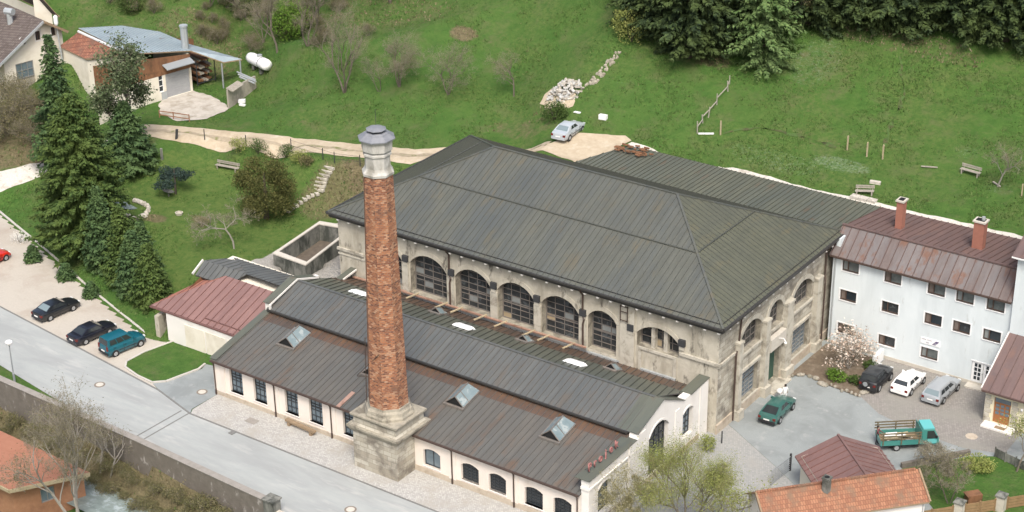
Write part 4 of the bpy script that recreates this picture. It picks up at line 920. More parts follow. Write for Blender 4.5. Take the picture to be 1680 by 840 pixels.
for k, h in enumerate(hs[:-1]): window(of, (0,YW,0), (1,0), h, .16, 1, 1, 'frame_brown', ('glass_office','glass','glass_office','glass_old')[k % 4], .06, .07, sill='white_paint')
for k, a in enumerate(WIN):
    mb = MB(); mb.box(a[0]+.5,a[0]+.58,YW+.04,YW+.12,a[2]+.05,a[3]-.05); 
    if k % 5 != 3: mb.box(a[0]+.1,a[0]+.48,YW+.135,YW+.15,a[2]+.1,a[3]-.08,1 if k % 3 else 2)
    mb.build('casement', ['frame_brown','curtain','glass_pale'], of)
mb = MB(); dx = (DR[1]-DR[0])/2
for i in range(2):
    x0 = DR[0]+i*dx; mb.box(x0+.02,x0+dx-.02,YW+.06,YW+.1,.12,2.25); 
    for r_ in range(4):
        for c_ in range(2): mb.box(x0+.26+c_*.33,x0+.5+c_*.33,YW+.045,YW+.06,.5+r_*.42,.82+r_*.42,1)
mb.box(DR[0]-.1,DR[1]+.1,YW-.03,YW,DR[3],DR[3]+.12)
d_ = mb.build('door', ['frame_white','glass'], of); mb = MB(); mb.box(56.12,56.16,YW+.02,YW+.06,1.1,1.2); mb.build('handle', 'zinc', d_)
mb = MB(); mb.box(55.0,56.6,YW-.9,YW-.02,.006,.14); mb.build('doorstep', 'concrete_light', of)
mb = MB()
roofplane(mb, [(41.2,YW-.35,8.92),(58.1,YW-.35,8.92),(58.1,22.55,10.95),(41.2,22.55,10.95)], .14, (0,1,.8), .78, 0, 2, 2, .06, .06)
roofplane(mb, [(41.5,22.55,10.95),(58.1,22.55,10.95),(58.1,28.9,10.68),(42.2,28.5,10.62)], .14, (.15,1,-.05), .62, 1, 2, 2, .06, .06)
mb.bar((41.2,22.5,10.98),(58.1,22.5,10.98),.25,.12,1)
rf = mb.build('roof', ['roof_mansard','roof_redbrown','seam_brown'], of)
mb = MB(); mb.bar((41.3,YW-.42,8.86),(58.1,YW-.42,8.86),.16,.14); mb.build('gutter', 'pipe_brown', rf)
mb = MB(); mb.tube([(41.75,YW-.12,8.8),(41.75,YW-.12,.1)], .06, 6); mb.build('downpipe', 'zinc', of)
for px, py, h, s_ in ((1476,373,2.6,.62),(1605,406,2.5,.95)):
    g = G(px, py, 10.85); mb = MB(); mb.box(g.x-s_/2,g.x+s_/2,g.y-.4,g.y+.4,10.5,10.85+h); mb.box(g.x-s_/2-.1,g.x+s_/2+.1,g.y-.5,g.y+.5,10.85+h,11.0+h,1)
    mb.box(g.x-s_/2+.08,g.x+s_/2-.08,g.y-.3,g.y+.3,11.0+h,11.04+h,2)
    if s_ > .8: mb.lathe([(.16,0),(.16,.3)], (g.x+.2,g.y,11.04+h), 8, 0, 3)
    mb.build('chimney', ['stucco_red','concrete_light','dark','zinc'], rf)
M('ink_purple', (.10,.075,.17)); M('ink_grey', (.33,.32,.36))
mb = MB(); mb.box(50.3,52.15,YW-.05,YW-.002,2.62,3.22); s_ = mb.build('shop_sign', 'white_paint', of)
mb = MB()
for i in range(9):
    if i != 4: mb.box(50.42+i*.105,50.5+i*.105,YW-.056,YW-.05,3.02,3.1,0)
for i in range(3): mb.box(50.85+i*.09,50.92+i*.09,YW-.056,YW-.05,2.74,2.84,0)
mb.add([(51.4,YW-.056,2.72),(51.7,YW-.056,2.72),(52.05,YW-.056,3.12),(51.75,YW-.056,3.12)], [(0,1,2,3)], 1); mb.add([(51.52,YW-.06,2.8),(51.78,YW-.06,2.8),(51.9,YW-.06,2.93),(51.66,YW-.06,2.93)], [(0,1,2,3)], 0)
mb.build('lettering', ['ink_grey','ink_purple'], s_)
tw = thing('apartment_block', 'tall plain white building rising at the right end of the mansard roof', 'building', (64,24,0))
mb = MB(); wall(mb, (0,20.1,0), (1,0), [(58.2,0),(76,0),(76,13.2),(58.2,13.2)], [], .4); mb.box(58.2,76,20.14,30,0,13.2); mb.build('wall', 'plaster_blue', tw)
mb = MB(); mb.box(57.9,76.3,19.7,30.3,13.2,13.34,1); roofplane(mb, [(57.8,19.6,13.36),(76.4,19.6,13.36),(76.4,25,15.6),(57.8,25,15.6)], .15, (0,1,.4), .7, 0, 0, 1); roofplane(mb, [(76.4,30.4,13.36),(57.8,30.4,13.36),(57.8,25,15.6),(76.4,25,15.6)], .15, (0,1,-.4), .7, 0, 0, 1); mb.build('roof', ['roof_redbrown','white_paint'], tw)
# ---- cream porch house with the wooden door
ph = thing('porch_house', 'small cream house with brown wooden door and maroon metal roof at the courtyard edge', 'house', (63,17.5,0))
YP = 15.05; mb = MB()
wall(mb, (0,YP,0), (1,0), [(58.5,0),(70,0),(70,3.15),(58.5,3.15)], [arch(59.3,60.75,.15,2.55,0)], .35, .2); mb.box(58.5,58.8,YP+.35,20.0,0,3.3); 
for z in range(6):
    for x0 in (58.52,60.85): mb.box(x0,x0+.62-.14*(z%2),YP-.05,YP,.15+z*.42,.5+z*.42,1)
mb.build('wall', ['plaster_cream','stone_trim'], ph)
mb = MB(); mb.box(59.3,60.75,YP+.12,YP+.2,.15,2.55); mb.box(59.36,60.69,YP+.09,YP+.12,2.1,2.5,1)
for r_ in range(3):
    for c_ in range(3): mb.box(59.46+c_*.42,59.76+c_*.42,YP+.09,YP+.12,.95+r_*.36,1.2+r_*.36,1)
d_ = mb.build('door', ['wood_door','glass_blue'], ph); mb = MB(); mb.box(60.6,60.64,YP+.05,YP+.1,1.05,1.15); mb.build('handle', 'zinc', d_)
mb = MB(); mb.box(58.7,61.4,YP-1.05,YP-.02,.006,.15); mb.build('doorstep', 'plaster_white', ph)
mb = MB(); mb.box(59.8,60.7,YP-.85,YP-.4,.15,.17); mb.build('door_mat', 'wood', ph)
mb = MB(); mb.lathe([(.05,0),(.13,.12),(.1,.24)], (61.75,YP-.12,2.0), 8); mb.build('wall_lamp', 'white_paint', ph)
mb = MB(); roofplane(mb, [(58.25,YP-.5,3.2),(72,YP-.5,3.2),(72,20.05,6.1),(58.25,20.05,6.1)], .14, (0,1,.55), .9, 0, 1, 2, .05, .05); mb.bar((58.3,YP-.55,3.14),(72,YP-.55,3.14),.14,.14,1); mb.bar((58.22,YP-.4,3.2),(58.22,20,6.1),.08,.3,3)
mb.build('roof', ['roof_redbrown','seam_brown','seam_brown','plaster_white'], ph)

# ================================================================== COURTYARD SHED + TILED COTTAGE (bottom right)
sh = thing('courtyard_shed', 'courtyard shed with a brownish red metal gable roof behind the orange tiled cottage', 'shed', (54,-1,0))
pl, pr, pa = G(1304,748,2.5), G(1442,732,2.5), G(1375,713,4.05); dirn = (G(1417,773,4.05)-pa); dirn.z = 0; dirn.normalize(); Lr = 6.4
mb = MB(); sd = lambda p: [p, p+dirn*Lr]
a, b = sd(pl); c_, d = sd(pa); e, f = sd(pr); M('cream_shed', (.66,.63,.52), (.71,.68,.58), 1, .85)
roofplane(mb, [b,a,c_,d][::-1] if (b-a).cross(c_-a).z < 0 else [a,b,d,c_], .12, (c_-a), .75, 0, 1, 1, .06, .06)
roofplane(mb, [c_,d,f,e], .12, (e-c_), .75, 0, 1, 1, .06, .06); mb.bar(c_+Vector((0,0,.04)), d+Vector((0,0,.04)), .2, .1)
rfm = mb.build('roof', ['roof_maroon','seam_red'], sh)
mb = MB(); ins = lambda p, t: p+((pl+pr)/2-p)*t
for s_, t_ in ((ins(pl,.1)+dirn*.5, ins(pl,.1)+dirn*Lr), (ins(pr,.1)+dirn*.5, ins(pr,.1)+dirn*Lr)): mb.add([(s_.x,s_.y,0),(t_.x,t_.y,0),(t_.x,t_.y,2.75),(s_.x,s_.y,2.75)], [(0,1,2,3)])
s_, t_ = ins(pl,.1)+dirn*.5, ins(pr,.1)+dirn*.5; mb.add([(s_.x,s_.y,0),(t_.x,t_.y,0),(t_.x,t_.y,2.7),(pa.x+dirn.x*.5,pa.y+dirn.y*.5,3.85),(s_.x,s_.y,2.7)], [(0,1,2,3,4)])
mb.build('wall', 'cream_shed', sh)
co = thing('tiled_cottage', 'white cottage with mossy orange tiled gable roof and a small grey chimney', 'house', (55.5,-8,0))
ra, rb_ = G(1240,808,4.7), G(1507,769,4.7); dv = (rb_-ra); dv.z = 0; Lc = dv.length; dv.normalize(); pv = Vector((dv.y,-dv.x,0)); hw, zr, ze = 2.3, 4.7, 3.2
mb = MB(); f_, bk = pv*hw, pv*-hw; dz = Vector((0,0,zr-ze))
roofplane(mb, [ra+f_-dz, rb_+f_-dz, rb_, ra], .14, pv, 0, 0, 0, 1); roofplane(mb, [rb_-f_-dz, ra-f_-dz, ra, rb_], .14, pv, 0, 0, 0, 1)
for k in range(int(Lc/.33)): p = ra+dv*(k*.33); mb.bar(p+Vector((0,0,.03)), p+dv*.3+Vector((0,0,.05)), .22, .12, 0)
mb.bar(ra-dv*.02+f_-dz, ra-dv*.02, .14, .2, 1); mb.bar(rb_+dv*.02+f_-dz, rb_+dv*.02, .14, .2, 1)
rf = mb.build('roof', ['tiles_orange','wood'], co)
mb = MB(); i0, i1, wv = ra+dv*.25, rb_-dv*.25, pv*(hw-.3)
for s_, t_ in ((i0+wv,i1+wv),(i1-wv,i0-wv)): mb.add([(s_.x,s_.y,0),(t_.x,t_.y,0),(t_.x,t_.y,ze+.15),(s_.x,s_.y,ze+.15)], [(0,1,2,3)])
for q_ in (i0, i1): a, b = q_-wv, q_+wv; mb.add([(a.x,a.y,0),(b.x,b.y,0),(b.x,b.y,ze+.1),(q_.x,q_.y,zr-.12),(a.x,a.y,ze+.1)], [(0,1,2,3,4)])
mb.build('wall', 'plaster_white', co)
mb = MB(); p = i1+wv+pv*.08-dv*.15; mb.tube([(p.x,p.y,ze),(p.x,p.y,.05)], .05, 6); mb.build('downpipe', 'zinc', co)
p = G(1356,797,4.75); mb = MB(); mb.lathe([(.36,-.5),(.36,.62),(.44,.62),(.44,.78)], p, 4, .75); mb.lathe([(.2,.78),(.2,.8)], p, 8, 0, 1); mb.build('chimney', ['basin_wall','dark'], rf)

# ================================================================== ORANGE HOUSE (bottom left)
oh = thing('timber_house', 'orange timber house with flat terracotta red roof below the river wall', 'house', (-6,-36,-3.5))
r1, f1 = G(147,775,-.5), G(15,803,.5); r0, f0 = r1+Vector((-13,.4,0)), f1+Vector((-13,.4,0))
mb = MB(); mb.slab([f0,f1,r1,r0], .1, 0, 1); mb.build('roof', ['roof_orange','wood_pale'], oh)
mb = MB(); mb.bar(f1-Vector((0,0,.2)), r1-Vector((0,0,.2)), .1, .3); mb.bar(f1-Vector((0,0,.2)), f0-Vector((0,0,.2)), .1, .3); mb.build('fascia', 'wood_pale', oh)
u = (r1-f1); u.z = 0; Lw = u.length; u.normalize(); nrm = Vector((u.y,-u.x,0)); p0 = f1+u*.4-nrm*.7; p0.z = 0
mb = MB(); hol = [arch(2.3,3.5,-2.3,-1.0,0)]
wall(mb, p0, (u.x,u.y), [(0,-4.2),(Lw-.7,-4.2),(Lw-.7,-.75),(0,.2)], hol, .25, .15); q0 = Vector((p0.x,p0.y,0)); wall(mb, q0, (1,-.03), [(-12,-4.2),(0,-4.2),(0,.2),(-12,.2)], [], .25); mb.build('wall', 'wood_orange', oh)
window(oh, p0, (u.x,u.y), hol[0], .15, 2, 1, 'frame_grey', 'glass_blue', .06, .09)

# ================================================================== RIVER WALL
rwl = thing('river_wall', 'long weathered concrete parapet wall running along the street above the stream', 'wall', (0,-28.4,0))
wp = [(-110,-24.1),(-60,-26.1),(-14.5,-27.93),(2,-28.45),(17.6,-29.2)]
mb = MB(); M('wall_weathered', (.12,.107,.09), (.18,.163,.14), 1.6, .95, c3=(.14,.125,.105), s3=.5, t3=(.48,.66), bump=.03, bscale=5, stretch3=(1,1,.5), c4=(.33,.31,.285), s4=1.6, t4=(.6,.7)); M('wall_top', (.23,.215,.19), (.30,.28,.255), 2, .95)
for (a, b), (c_, d) in zip(wp, wp[1:]):
    mb.add([(a,b,-3.2),(c_,d,-3.2),(c_,d,1.0),(a,b,1.0),(a,b+.5,-2.6),(c_,d+.5,-2.6),(c_,d+.5,1.0),(a,b+.5,1.0)], [(0,1,2,3),(3,2,6,7),(5,4,7,6)], 0)
mb.add([(17.6,-29.2,-2.6),(17.6,-28.7,-2.6),(17.6,-28.7,1.0),(17.6,-29.2,1.0)], [(0,1,2,3)])
mb.build('wall', 'wall_weathered', rwl)
mb = MB()
for (a, b), (c_, d) in zip(wp, wp[1:]): mb.obox((a,b-.06,1.0),(c_-a,d-b,0),(0,.62,0),(0,0,.07))
mb.build('coping', 'wall_top', rwl)
mb = MB(); mb.box(17.6,18.6,-29.5,-28.6,-2.6,1.3); mb.box(17.5,18.7,-29.6,-28.5,1.3,1.42); mb.build('pier', 'basin_wall', rwl)
mb = MB(); mb.obox((18.6,-29.3,-2.6),(45,-1,0),(0,.5,0),(0,0,3.0)); o_ = mb.build('stone_parapet', 'rock'); tag(o_, 'pale rubble stone parapet continuing beyond the concrete wall pier', 'wall')

# ================================================================== FARM (upper left)
fb = 4.6; P0 = G(15,167,fb); gd = Vector((1.68,7.84,0)).normalized(); bk = Vector((-gd.y,gd.x,0))      # gable runs along gd, house extends along bk
fm = thing('farmhouse', 'cream plastered farmhouse with broad grey brown tiled gable roof', 'farmhouse', (P0.x,P0.y,fb))
el, ap, er = PV(4,94,P0,gd), PV(65,33,P0,gd), PV(101,48,P0,gd)
U = lambda p: (p-P0).dot(gd)
hol = [arch(*a) for a in ()]
def pxh(x0, y0, x1, y1): a, b = PV(x0,y0,P0,gd), PV(x1,y1,P0,gd); return arch(min(U(a),U(b)), max(U(a),U(b)), min(a.z,b.z), max(a.z,b.z), 0)
H_ = [pxh(57,52,67,65), pxh(83,45,92,58), pxh(25,106,62,160), pxh(80,88,89,103), pxh(33,64,42,72)]
mb = MB(); wall(mb, Vector((P0.x,P0.y,0)), (gd.x,gd.y), [(0,fb-1),(U(er),fb-1),(U(er),er.z),(U(ap),ap.z),(0,el.z)], H_, .35, .2, 0)
for h in H_: 
    us = [q[0] for q in h]; zs = [q[1] for q in h]
    if h is H_[2]: continue
    for a, b, c_, d in ((min(us)-.14,max(us)+.14,min(zs)-.14,min(zs)),(min(us)-.14,max(us)+.14,max(zs),max(zs)+.14),(min(us)-.14,min(us),min(zs),max(zs)),(max(us),max(us)+.14,min(zs),max(zs))): 
        o_ = P0+gd*a; o_.z = c_; n_ = Vector((gd.y,-gd.x,0)); mb.obox(o_, gd*(b-a), n_*.03, (0,0,d-c_), 1)
a_, b_ = P0.copy(), P0+bk*11; wall(mb, Vector((b_.x,b_.y,0)), (-bk.x,-bk.y), [(0,fb-1.5),(11,fb-1.5),(11,el.z),(0,el.z)], [], .35)
c_ = P0+gd*U(er); wall(mb, Vector((c_.x,c_.y,0)), (bk.x,bk.y), [(0,fb-1),(11,fb-1),(11,er.z),(0,er.z)], [], .35)
mb.build('wall', ['plaster_farm','plaster_white'], fm)
for k, h in enumerate(H_):
    if k == 2: continue
    window(fm, P0*1-Vector((0,0,P0.z)), (gd.x,gd.y), h, .2, 2, 1, 'frame_brown', 'glass', .06, .08)
window(fm, P0-Vector((0,0,P0.z)), (gd.x,gd.y), arch(min(q[0] for q in H_[2]), max(q[0] for q in H_[2]), max(q[1] for q in H_[2])-1.9, max(q[1] for q in H_[2]), 0), .1, 3, 2, 'frame_grey', 'glass_blue', .08, .12)
mb = MB(); us = [q[0] for q in H_[2]]; zs = [q[1] for q in H_[2]]; o_ = P0+gd*min(us)-Vector((gd.y,-gd.x,0))*.18; o_.z = min(zs); mb.obox(o_, gd*(max(us)-min(us)), Vector((gd.y,-gd.x,0))*.06, (0,0,max(zs)-min(zs)-1.9)); mb.build('door', 'wood_grey', fm)
mb = MB(); ov = Vector((gd.y,-gd.x,0))*.9; sl_ = (ap-el)/(U(ap)); lo = el-(ap-el)*.45; hi = er+(er-ap)*.12
def rp(p, back=0.): return p+(ov if not back else bk*back)+Vector((0,0,.12))
roofplane(mb, [rp(lo,13),rp(lo),rp(ap),rp(ap,13)], .14, (ap-lo), 0, 0, 0, 1); roofplane(mb, [rp(ap),rp(hi),rp(hi,13),rp(ap,13)], .14, (ap-hi), 0, 0, 0, 1)
mb.bar(rp(lo)-Vector((0,0,.1)), rp(ap)-Vector((0,0,.1)), .1, .28, 2); mb.bar(rp(ap)-Vector((0,0,.1)), rp(hi)-Vector((0,0,.1)), .1, .28, 1)
for t_ in (.1,.5,.85): q_ = el.lerp(ap, t_); mb.bar(q_+Vector((0,0,-.1))-ov*.1, q_+ov+Vector((0,0,-.1)), .16, .2, 1)
rf = mb.build('roof', ['tiles_brown','wood','zinc'], fm)
p = PV(15,20,P0+bk*4,gd); mb = MB(); mb.tube([(p.x,p.y,p.z-1.5),(p.x,p.y,p.z)], .35, 8); mb.tube([(p.x-.5,p.y-.1,p.z+.1),(p.x+.6,p.y+.1,p.z+.1)], .42, 8); mb.build('chimney', 'zinc', rf)
# wing behind
fw_ = thing('farmhouse_wing', 'rear farmhouse wing with grey brown tiled roof just behind the farmhouse ridge', 'farmhouse', (P0.x-6,P0.y+16,fb))
q0, q1 = G(97,27,11.6), G(60,-14,14.6); mb = MB()
bdir = Vector((-.97,.23,0)); roofplane(mb, [q0+bdir*16,q0,q1,q1+bdir*16], .14, (q1-q0), 0, 0, 0, 1); mb.bar(q0,q0+bdir*16,.14,.2,1)
mb.build('roof', ['tiles_brown','wood'], fw_)
mb = MB(); z_ = 11.4; a = q0+bdir*1.2+(q1-q0)*.12; b = a+bdir*14; c_ = q1+bdir*1.2; mb.add([(b.x,b.y,5),(a.x,a.y,5),(a.x,a.y,z_),(b.x,b.y,z_)], [(0,1,2,3)]); mb.add([(a.x,a.y,5),(c_.x,c_.y,5),(c_.x,c_.y,c_.z-.3),(a.x,a.y,z_+.2)], [(0,1,2,3)]); mb.build('wall', 'plaster_farm', fw_)
# planes of the farm workshop roof
yb_ = 5.66; D0, D1 = G(274.8,161,yb_), G(313.8,149.5,yb_); vd = (D1-D0); vd.z = 0; vd.normalize(); nb = Vector((-vd.y,vd.x,0)); fo_ = -nb
V = lambda px, py: PV(px, py, D0, vd); s_ = lambda p: (p-D0).dot(vd)
a0, a1, a2 = V(210,91), V(313,85), V(367,104)
def PN(px, py, p, n): r = ray(px, py); return CAM+r*((p-CAM).dot(n)/r.dot(n))
RN1, RN2 = (a1-a0).cross(nb), (a2-a1).cross(nb)
# tile roofed link
lk = thing('link_building', 'low cream link building with red and brown tiled lean-to roof beside the farmhouse', 'building', (-47,19,5))
t2, t3 = PN(209,87,a0,RN1)-Vector((0,0,.2)), PN(128,50,a0,RN1)-Vector((0,0,.2)); t0, t1 = G(97,76,t3.z-1.9), G(142,97,t2.z-1.7)
mb = MB(); mb.slab([t0,t1,t2,t3], .15, 0, 1); mb.bar(t3+Vector((0,0,.1)), t2+Vector((0,0,.1)), .18, .2, 2); mb.bar(t1,t2,.1,.2,1)
mb.build('roof', ['tiles_red','wood','white_paint'], lk)
mb = MB()
for a, b in ((t0,t1),(t1,t2)): 
    i_ = (t0+t1+t2+t3)/4; a, b = a.lerp(i_,.12), b.lerp(i_,.12); mb.add([(a.x,a.y,4),(b.x,b.y,4),(b.x,b.y,b.z-.3),(a.x,a.y,a.z-.3)], [(0,1,2,3)])
mb.build('wall', 'plaster_farm', lk)
mb = MB(); mb.tube([(t0.x+.5,t0.y-.2,8.2),(t0.x+.2,t0.y-.2,12.8)], .1, 8); mb.lathe([(.2,0),(.26,.2),(.26,1.0),(.12,1.15)], (t0.x+.2,t0.y-.2,12.4), 8, 0, 1); mb.build('flue_pipe', ['zinc','white_paint'], lk)
# farm workshop with the roller door
fs = thing('farm_workshop', 'farm workshop with pale blue metal roof and big grey roller door', 'workshop', (-40,18,5.6))
wl0 = s_(V(205,120))
dh = [arch(0, s_(D1), yb_, yb_+3.9, 0), arch(s_(V(262,150)), s_(V(270,150)), yb_+.9, yb_+3.0, 0)]
mb = MB(); wall(mb, Vector((D0.x,D0.y,0)), (vd.x,vd.y), [(-9,4.5),(s_(D1)+.25,4.5),(s_(D1)+.25,8.5),(-9,8.5)], dh, .3, .15, 0)
wall(mb, Vector((D0.x,D0.y,0)), (vd.x,vd.y), [(-9,8.5),(s_(D1)+.25,8.5),(s_(D1)+.25,a1.z-.2),(-9,a0.z-.1)], [], .3, .15, 1)
e0 = D0+vd*(s_(D1)+.25); wall(mb, Vector((e0.x,e0.y,0)), (nb.x,nb.y), [(0,4.5),(8,4.5),(8,a1.z-.25),(0,a1.z-.25)], [], .3, .3, 0)
mb.build('wall', ['plaster_farm','wood_red'], fs)
M('roller', (.30,.31,.32), (.35,.36,.37), 1.5, .55)
mb = MB(); o_ = D0-fo_*.0; 
for k in range(13): q_ = D0+nb*.12; q_.z = yb_+k*.3; mb.obox(q_, vd*s_(D1), nb*.04, (0,0,.285))
mb.build('roller_door', 'roller', fs)
mb = MB(); q_ = D0-vd*.3+fo_*.02; q_.z = yb_+4.0; mb.obox(q_, vd*(s_(D1)+.5), fo_*1.0-Vector((0,0,.35)), (0,0,.1)); mb.build('door_canopy', 'steel_grey', fs)
window(fs, Vector((D0.x,D0.y,0)), (vd.x,vd.y), dh[1], .15, 1, 3, 'frame_white', 'glass', .06, .08)
mb = MB(); q_ = D0-vd*.75+fo_*.05; q_.z = yb_; mb.obox(q_, vd*.7, fo_*.04, (0,0,.9)); mb.build('door_panel', 'zinc', fs)
bb = nb*9.5; ofo = fo_*.7
mb = MB(); K1 = lambda x, y: PN(x,y,a1,RN1); K2 = lambda x, y: PN(x,y,a1,RN2)
roofplane(mb, [K1(212,88),K1(313,83),K1(263,52),K1(200,42),K1(128,46)], .14, nb, .5, 0, 1, 2, .03, .04)
RA = [K1(313,83),G(367,102,8.9),G(397,97,8.9),G(310,72,9.9),K1(263,52)]; roofplane(mb, RA, .14, nb, .5, 0, 1, 2, .03, .04)
mb.build('roof', ['roof_blue','seam_blue','wood'], fs)
mb = MB()
for p in (RA[1]-vd*.3, RA[2]-vd*.3): mb.tube([(p.x,p.y,yb_-.5),(p.x,p.y,p.z-.1)], .1, 6)
mb.build('post', 'steel_grey', fs)
mb = MB(); q_ = a1+nb*6.5; mb.add([(q_.x,q_.y,5),(q_.x+vd.x*4.6,q_.y+vd.y*4.6,5),(q_.x+vd.x*4.6,q_.y+vd.y*4.6,9.2),(q_.x,q_.y,10.4)], [(0,1,2,3)]); mb.build('boarded_back', 'wood_red', fs)
p = G(303,67,11.2); mb = MB(); mb.tube([(p.x,p.y,9.6),(p.x,p.y,12.9)], .42, 8); mb.tube([(p.x,p.y,12.9),(p.x,p.y,13.1)], .5, 8); o_ = mb.build('steel_flue', 'zinc'); tag(o_, 'stout grey steel flue standing behind the blue metal roof', 'flue')
# wood store under the lean-to
wdp = thing('timber_rack', 'rack of stacked planks under the blue lean-to roof beside the roller door', 'rack', tuple(a1+vd*1.6-Vector((0,0,a1.z-yb_))))
rr = random.Random(8)
for lv in range(4):
    mb = MB()
    for k in range(6):
        q_ = a1+vd*(1.3+k*.35)+nb*(.8+rr.uniform(0,.5)); q_.z = yb_+.3+lv*.8+rr.uniform(0,.1); mb.obox(q_, vd*.28, nb*rr.uniform(3,4.5), (0,0,rr.uniform(.1,.35)), rr.choice((0,0,1,2)))
    mb.build('plank_layer', ['wood_red','wood_orange','wood_grey'], wdp)
for k in (0,1,2): mb = MB(); q_ = a1+vd*(1.1)+nb*(.9+k*1.4); q2 = q_+vd*2.5; mb.tube([(q_.x,q_.y,yb_),(q_.x,q_.y,yb_+3.2)], .07, 5); mb.tube([(q2.x,q2.y,yb_),(q2.x,q2.y,yb_+3)], .07, 5); mb.bar((q_.x,q_.y,yb_+.25),(q2.x,q2.y,yb_+.25),.08,.08); mb.build('frame', 'steel_dark', wdp)
# yard wall, pipes, tank
c0, c1 = T(376,178), T(421,144); mb = MB(); dd_ = (c1-c0); dd_.z = 0; nn = Vector((-dd_.y,dd_.x,0)).normalized()
for k in range(7):
    q_ = c0+dd_*(k/7); q_.z = th(q_.x,q_.y)-1; mb.obox(q_, dd_/7*.96, nn*.22, (0,0,3.2-k*.1))
o_ = mb.build('yard_wall', 'wood_grey'); tag(o_, 'grey boarded yard wall running uphill from the concrete farm yard', 'wall')
mb = MB()
for k in range(5): q_ = c0+dd_*.02*k+nn*(-.9+.28*k); q_.z = c0.z+2.3; mb.bar(q_-dd_*.06, q_+dd_*.35+Vector((0,0,.25)), .2, .12)
o_ = mb.build('board_stack', 'wood_grey'); tag(o_, 'loose pale boards stacked on top of the grey yard wall', 'boards')
for k, (x0, y0, x1, y1) in enumerate(((389,118,419,131),(391,122,420,134),(393,126,418,137))):
    a, b = G(x0,y0,c1.z+1.5-.1*k), G(x1,y1,c1.z+1.4-.1*k); mb = MB(); mb.tube([a,b], .09, 8); o_ = mb.build('pale_pipe', 'zinc'); tag(o_, 'long pale grey pipe in the bundle lying behind the yard wall', 'pipe', 'pale pipes behind the yard wall')
a = T(398,170); mb = MB(); mb.obox(a+Vector((-.5,-.2,0)), (.8,.3,.1), (-.25,.4,0), (0,0,.35)); mb.obox(a+Vector((.1,-.7,0)), (.8,.1,0), (-.1,.3,0), (0,0,.2)); o_ = mb.build('white_sack', 'white_paint'); tag(o_, 'crumpled white sack lying on the grass outside the yard wall', 'sack')
tk = thing('gas_tank', 'white horizontal gas tank on the grass beyond the blue roof', 'tank', tuple(T(424,117)))
ta, tb = T(400,104), T(452,122); ax_ = (tb-ta); ax_.z *= .5; ax_.normalize(); cc = (ta+tb)/2+Vector((0,0,.9)); r_ = .68; L2 = 2.5
mb = MB(); pts = []; rad = []
for k in range(-6, 7): 
    t_ = k/6; pts.append(cc+ax_*(L2*(t_ if abs(t_) < .7 else math.copysign(.7+.3*math.sin((abs(t_)-.7)/.3*math.pi/2)*.9, t_)))); rad.append(r_ if abs(t_) <= .7 else r_*math.sqrt(max(.02, 1-((abs(t_)-.7)/.3)**2)))
mb.tube(pts, rad, 18); mb.build('shell', 'white_paint', tk, smooth=True)
mb = MB(); mb.lathe([(.3,0),(.3,.22),(.1,.26)], cc+ax_*.3+Vector((0,0,.68)), 10); mb.build('valve_cover', 'zinc', tk)
mb = MB(); q_ = cc+ax_*.85
mb.tube([q_+(Vector((0,0,1))*math.cos(t)+ax_.cross(Vector((0,0,1)))*math.sin(t))*(r_+.03) for t in [i*.45 for i in range(15)]], .03, 4); mb.build('strap', 'steel_dark', tk)
for s__ in (-.9, .9):
    mb = MB(); q_ = cc+ax_*s__; g_ = th(q_.x,q_.y); mb.box(q_.x-.16,q_.x+.16,q_.y-.5,q_.y+.5,g_-.1,q_.z-.55); mb.build('saddle', 'basin_wall', tk)

# ================================================================== STREET AND GARDEN FURNITURE
g = G(24,627,0); lp = thing('street_lamp', 'slim grey street lamp with white globe head on the grass strip', 'street lamp', tuple(g))
mb = MB(); mb.lathe([(.11,0),(.11,.9),(.065,1.0),(.05,3.7)], g, 8); mb.build('pole', 'steel_grey', lp)
mb = MB(); mb.lathe([(.08,3.7),(.26,3.85),(.34,4.05),(.3,4.12),(.1,4.22)], g, 12); mb.build('lamp_head', 'white_paint', lp, smooth=True)
def manhole(px, py, r_, label, ring=True, z=.012):
    g = G(px, py, 0); o_ = thing('manhole_cover', label, 'manhole cover', tuple(g)); mb = MB(); mb.lathe([(r_*1.45,z-.02),(r_*1.45,z)], g, 20); mb.build('ring', 'iron', o_); mb = MB(); mb.lathe([(r_,z-.01),(r_,z+.006)], g, 20); mb.build('lid', 'concrete_light', o_)
manhole(163.5,631,.34,'round manhole cover in the road opposite the grass island'); manhole(331.5,643,.34,'round manhole cover on the driveway beside the workshop corner'); manhole(575,836,.34,'round manhole cover in the road below the chimney base')
g = G(1594,716,0); mb = MB(); mb.lathe([(.5,.0),(.5,.02)], g, 20); o_ = mb.build('manhole_cover', 'plinth'); tag(o_, 'rusty brown manhole cover in the courtyard near the turquoise truck', 'manhole cover')
for px, py, a, lab in ((268,612,.55,'square iron drain in the gutter by the parked cars'),(381,710,.5,'square iron drain in the gutter beside the cobbled pavement')):
    g = G(px, py, 0); mb = MB(); mb.obox(g+Vector((-a/2,-.25,.01)), (a,-.05,0), (.02,.45,0), (0,0,.035)); o_ = mb.build('drain_grate', 'kerb'); tag(o_, lab, 'drain')
g = G(413,691,0); mb = MB(); mb.obox(g+Vector((-.55,-.35,.012)), (1.1,0,0), (0,.75,0), (0,0,.012)); o_ = mb.build('access_cover', 'wall_top'); tag(o_, 'square grey metal cover set in the cobbled pavement', 'cover')
g0, g1 = G(470,695,0), G(517,716,0); bn = thing('log_bench', 'long dark squared log bench on short feet against the workshop wall', 'bench', tuple((g0+g1)/2)); mb = MB(); mb.bar(g0+Vector((0,0,.42)), g1+Vector((0,0,.42)), .34, .2); mb.build('seat', 'wood', bn)
for t_ in (.12,.88): q_ = g0.lerp(g1,t_); mb = MB(); mb.box(q_.x-.12,q_.x+.12,q_.y-.2,q_.y+.2,.008,.32); mb.build('foot', 'wood', bn)
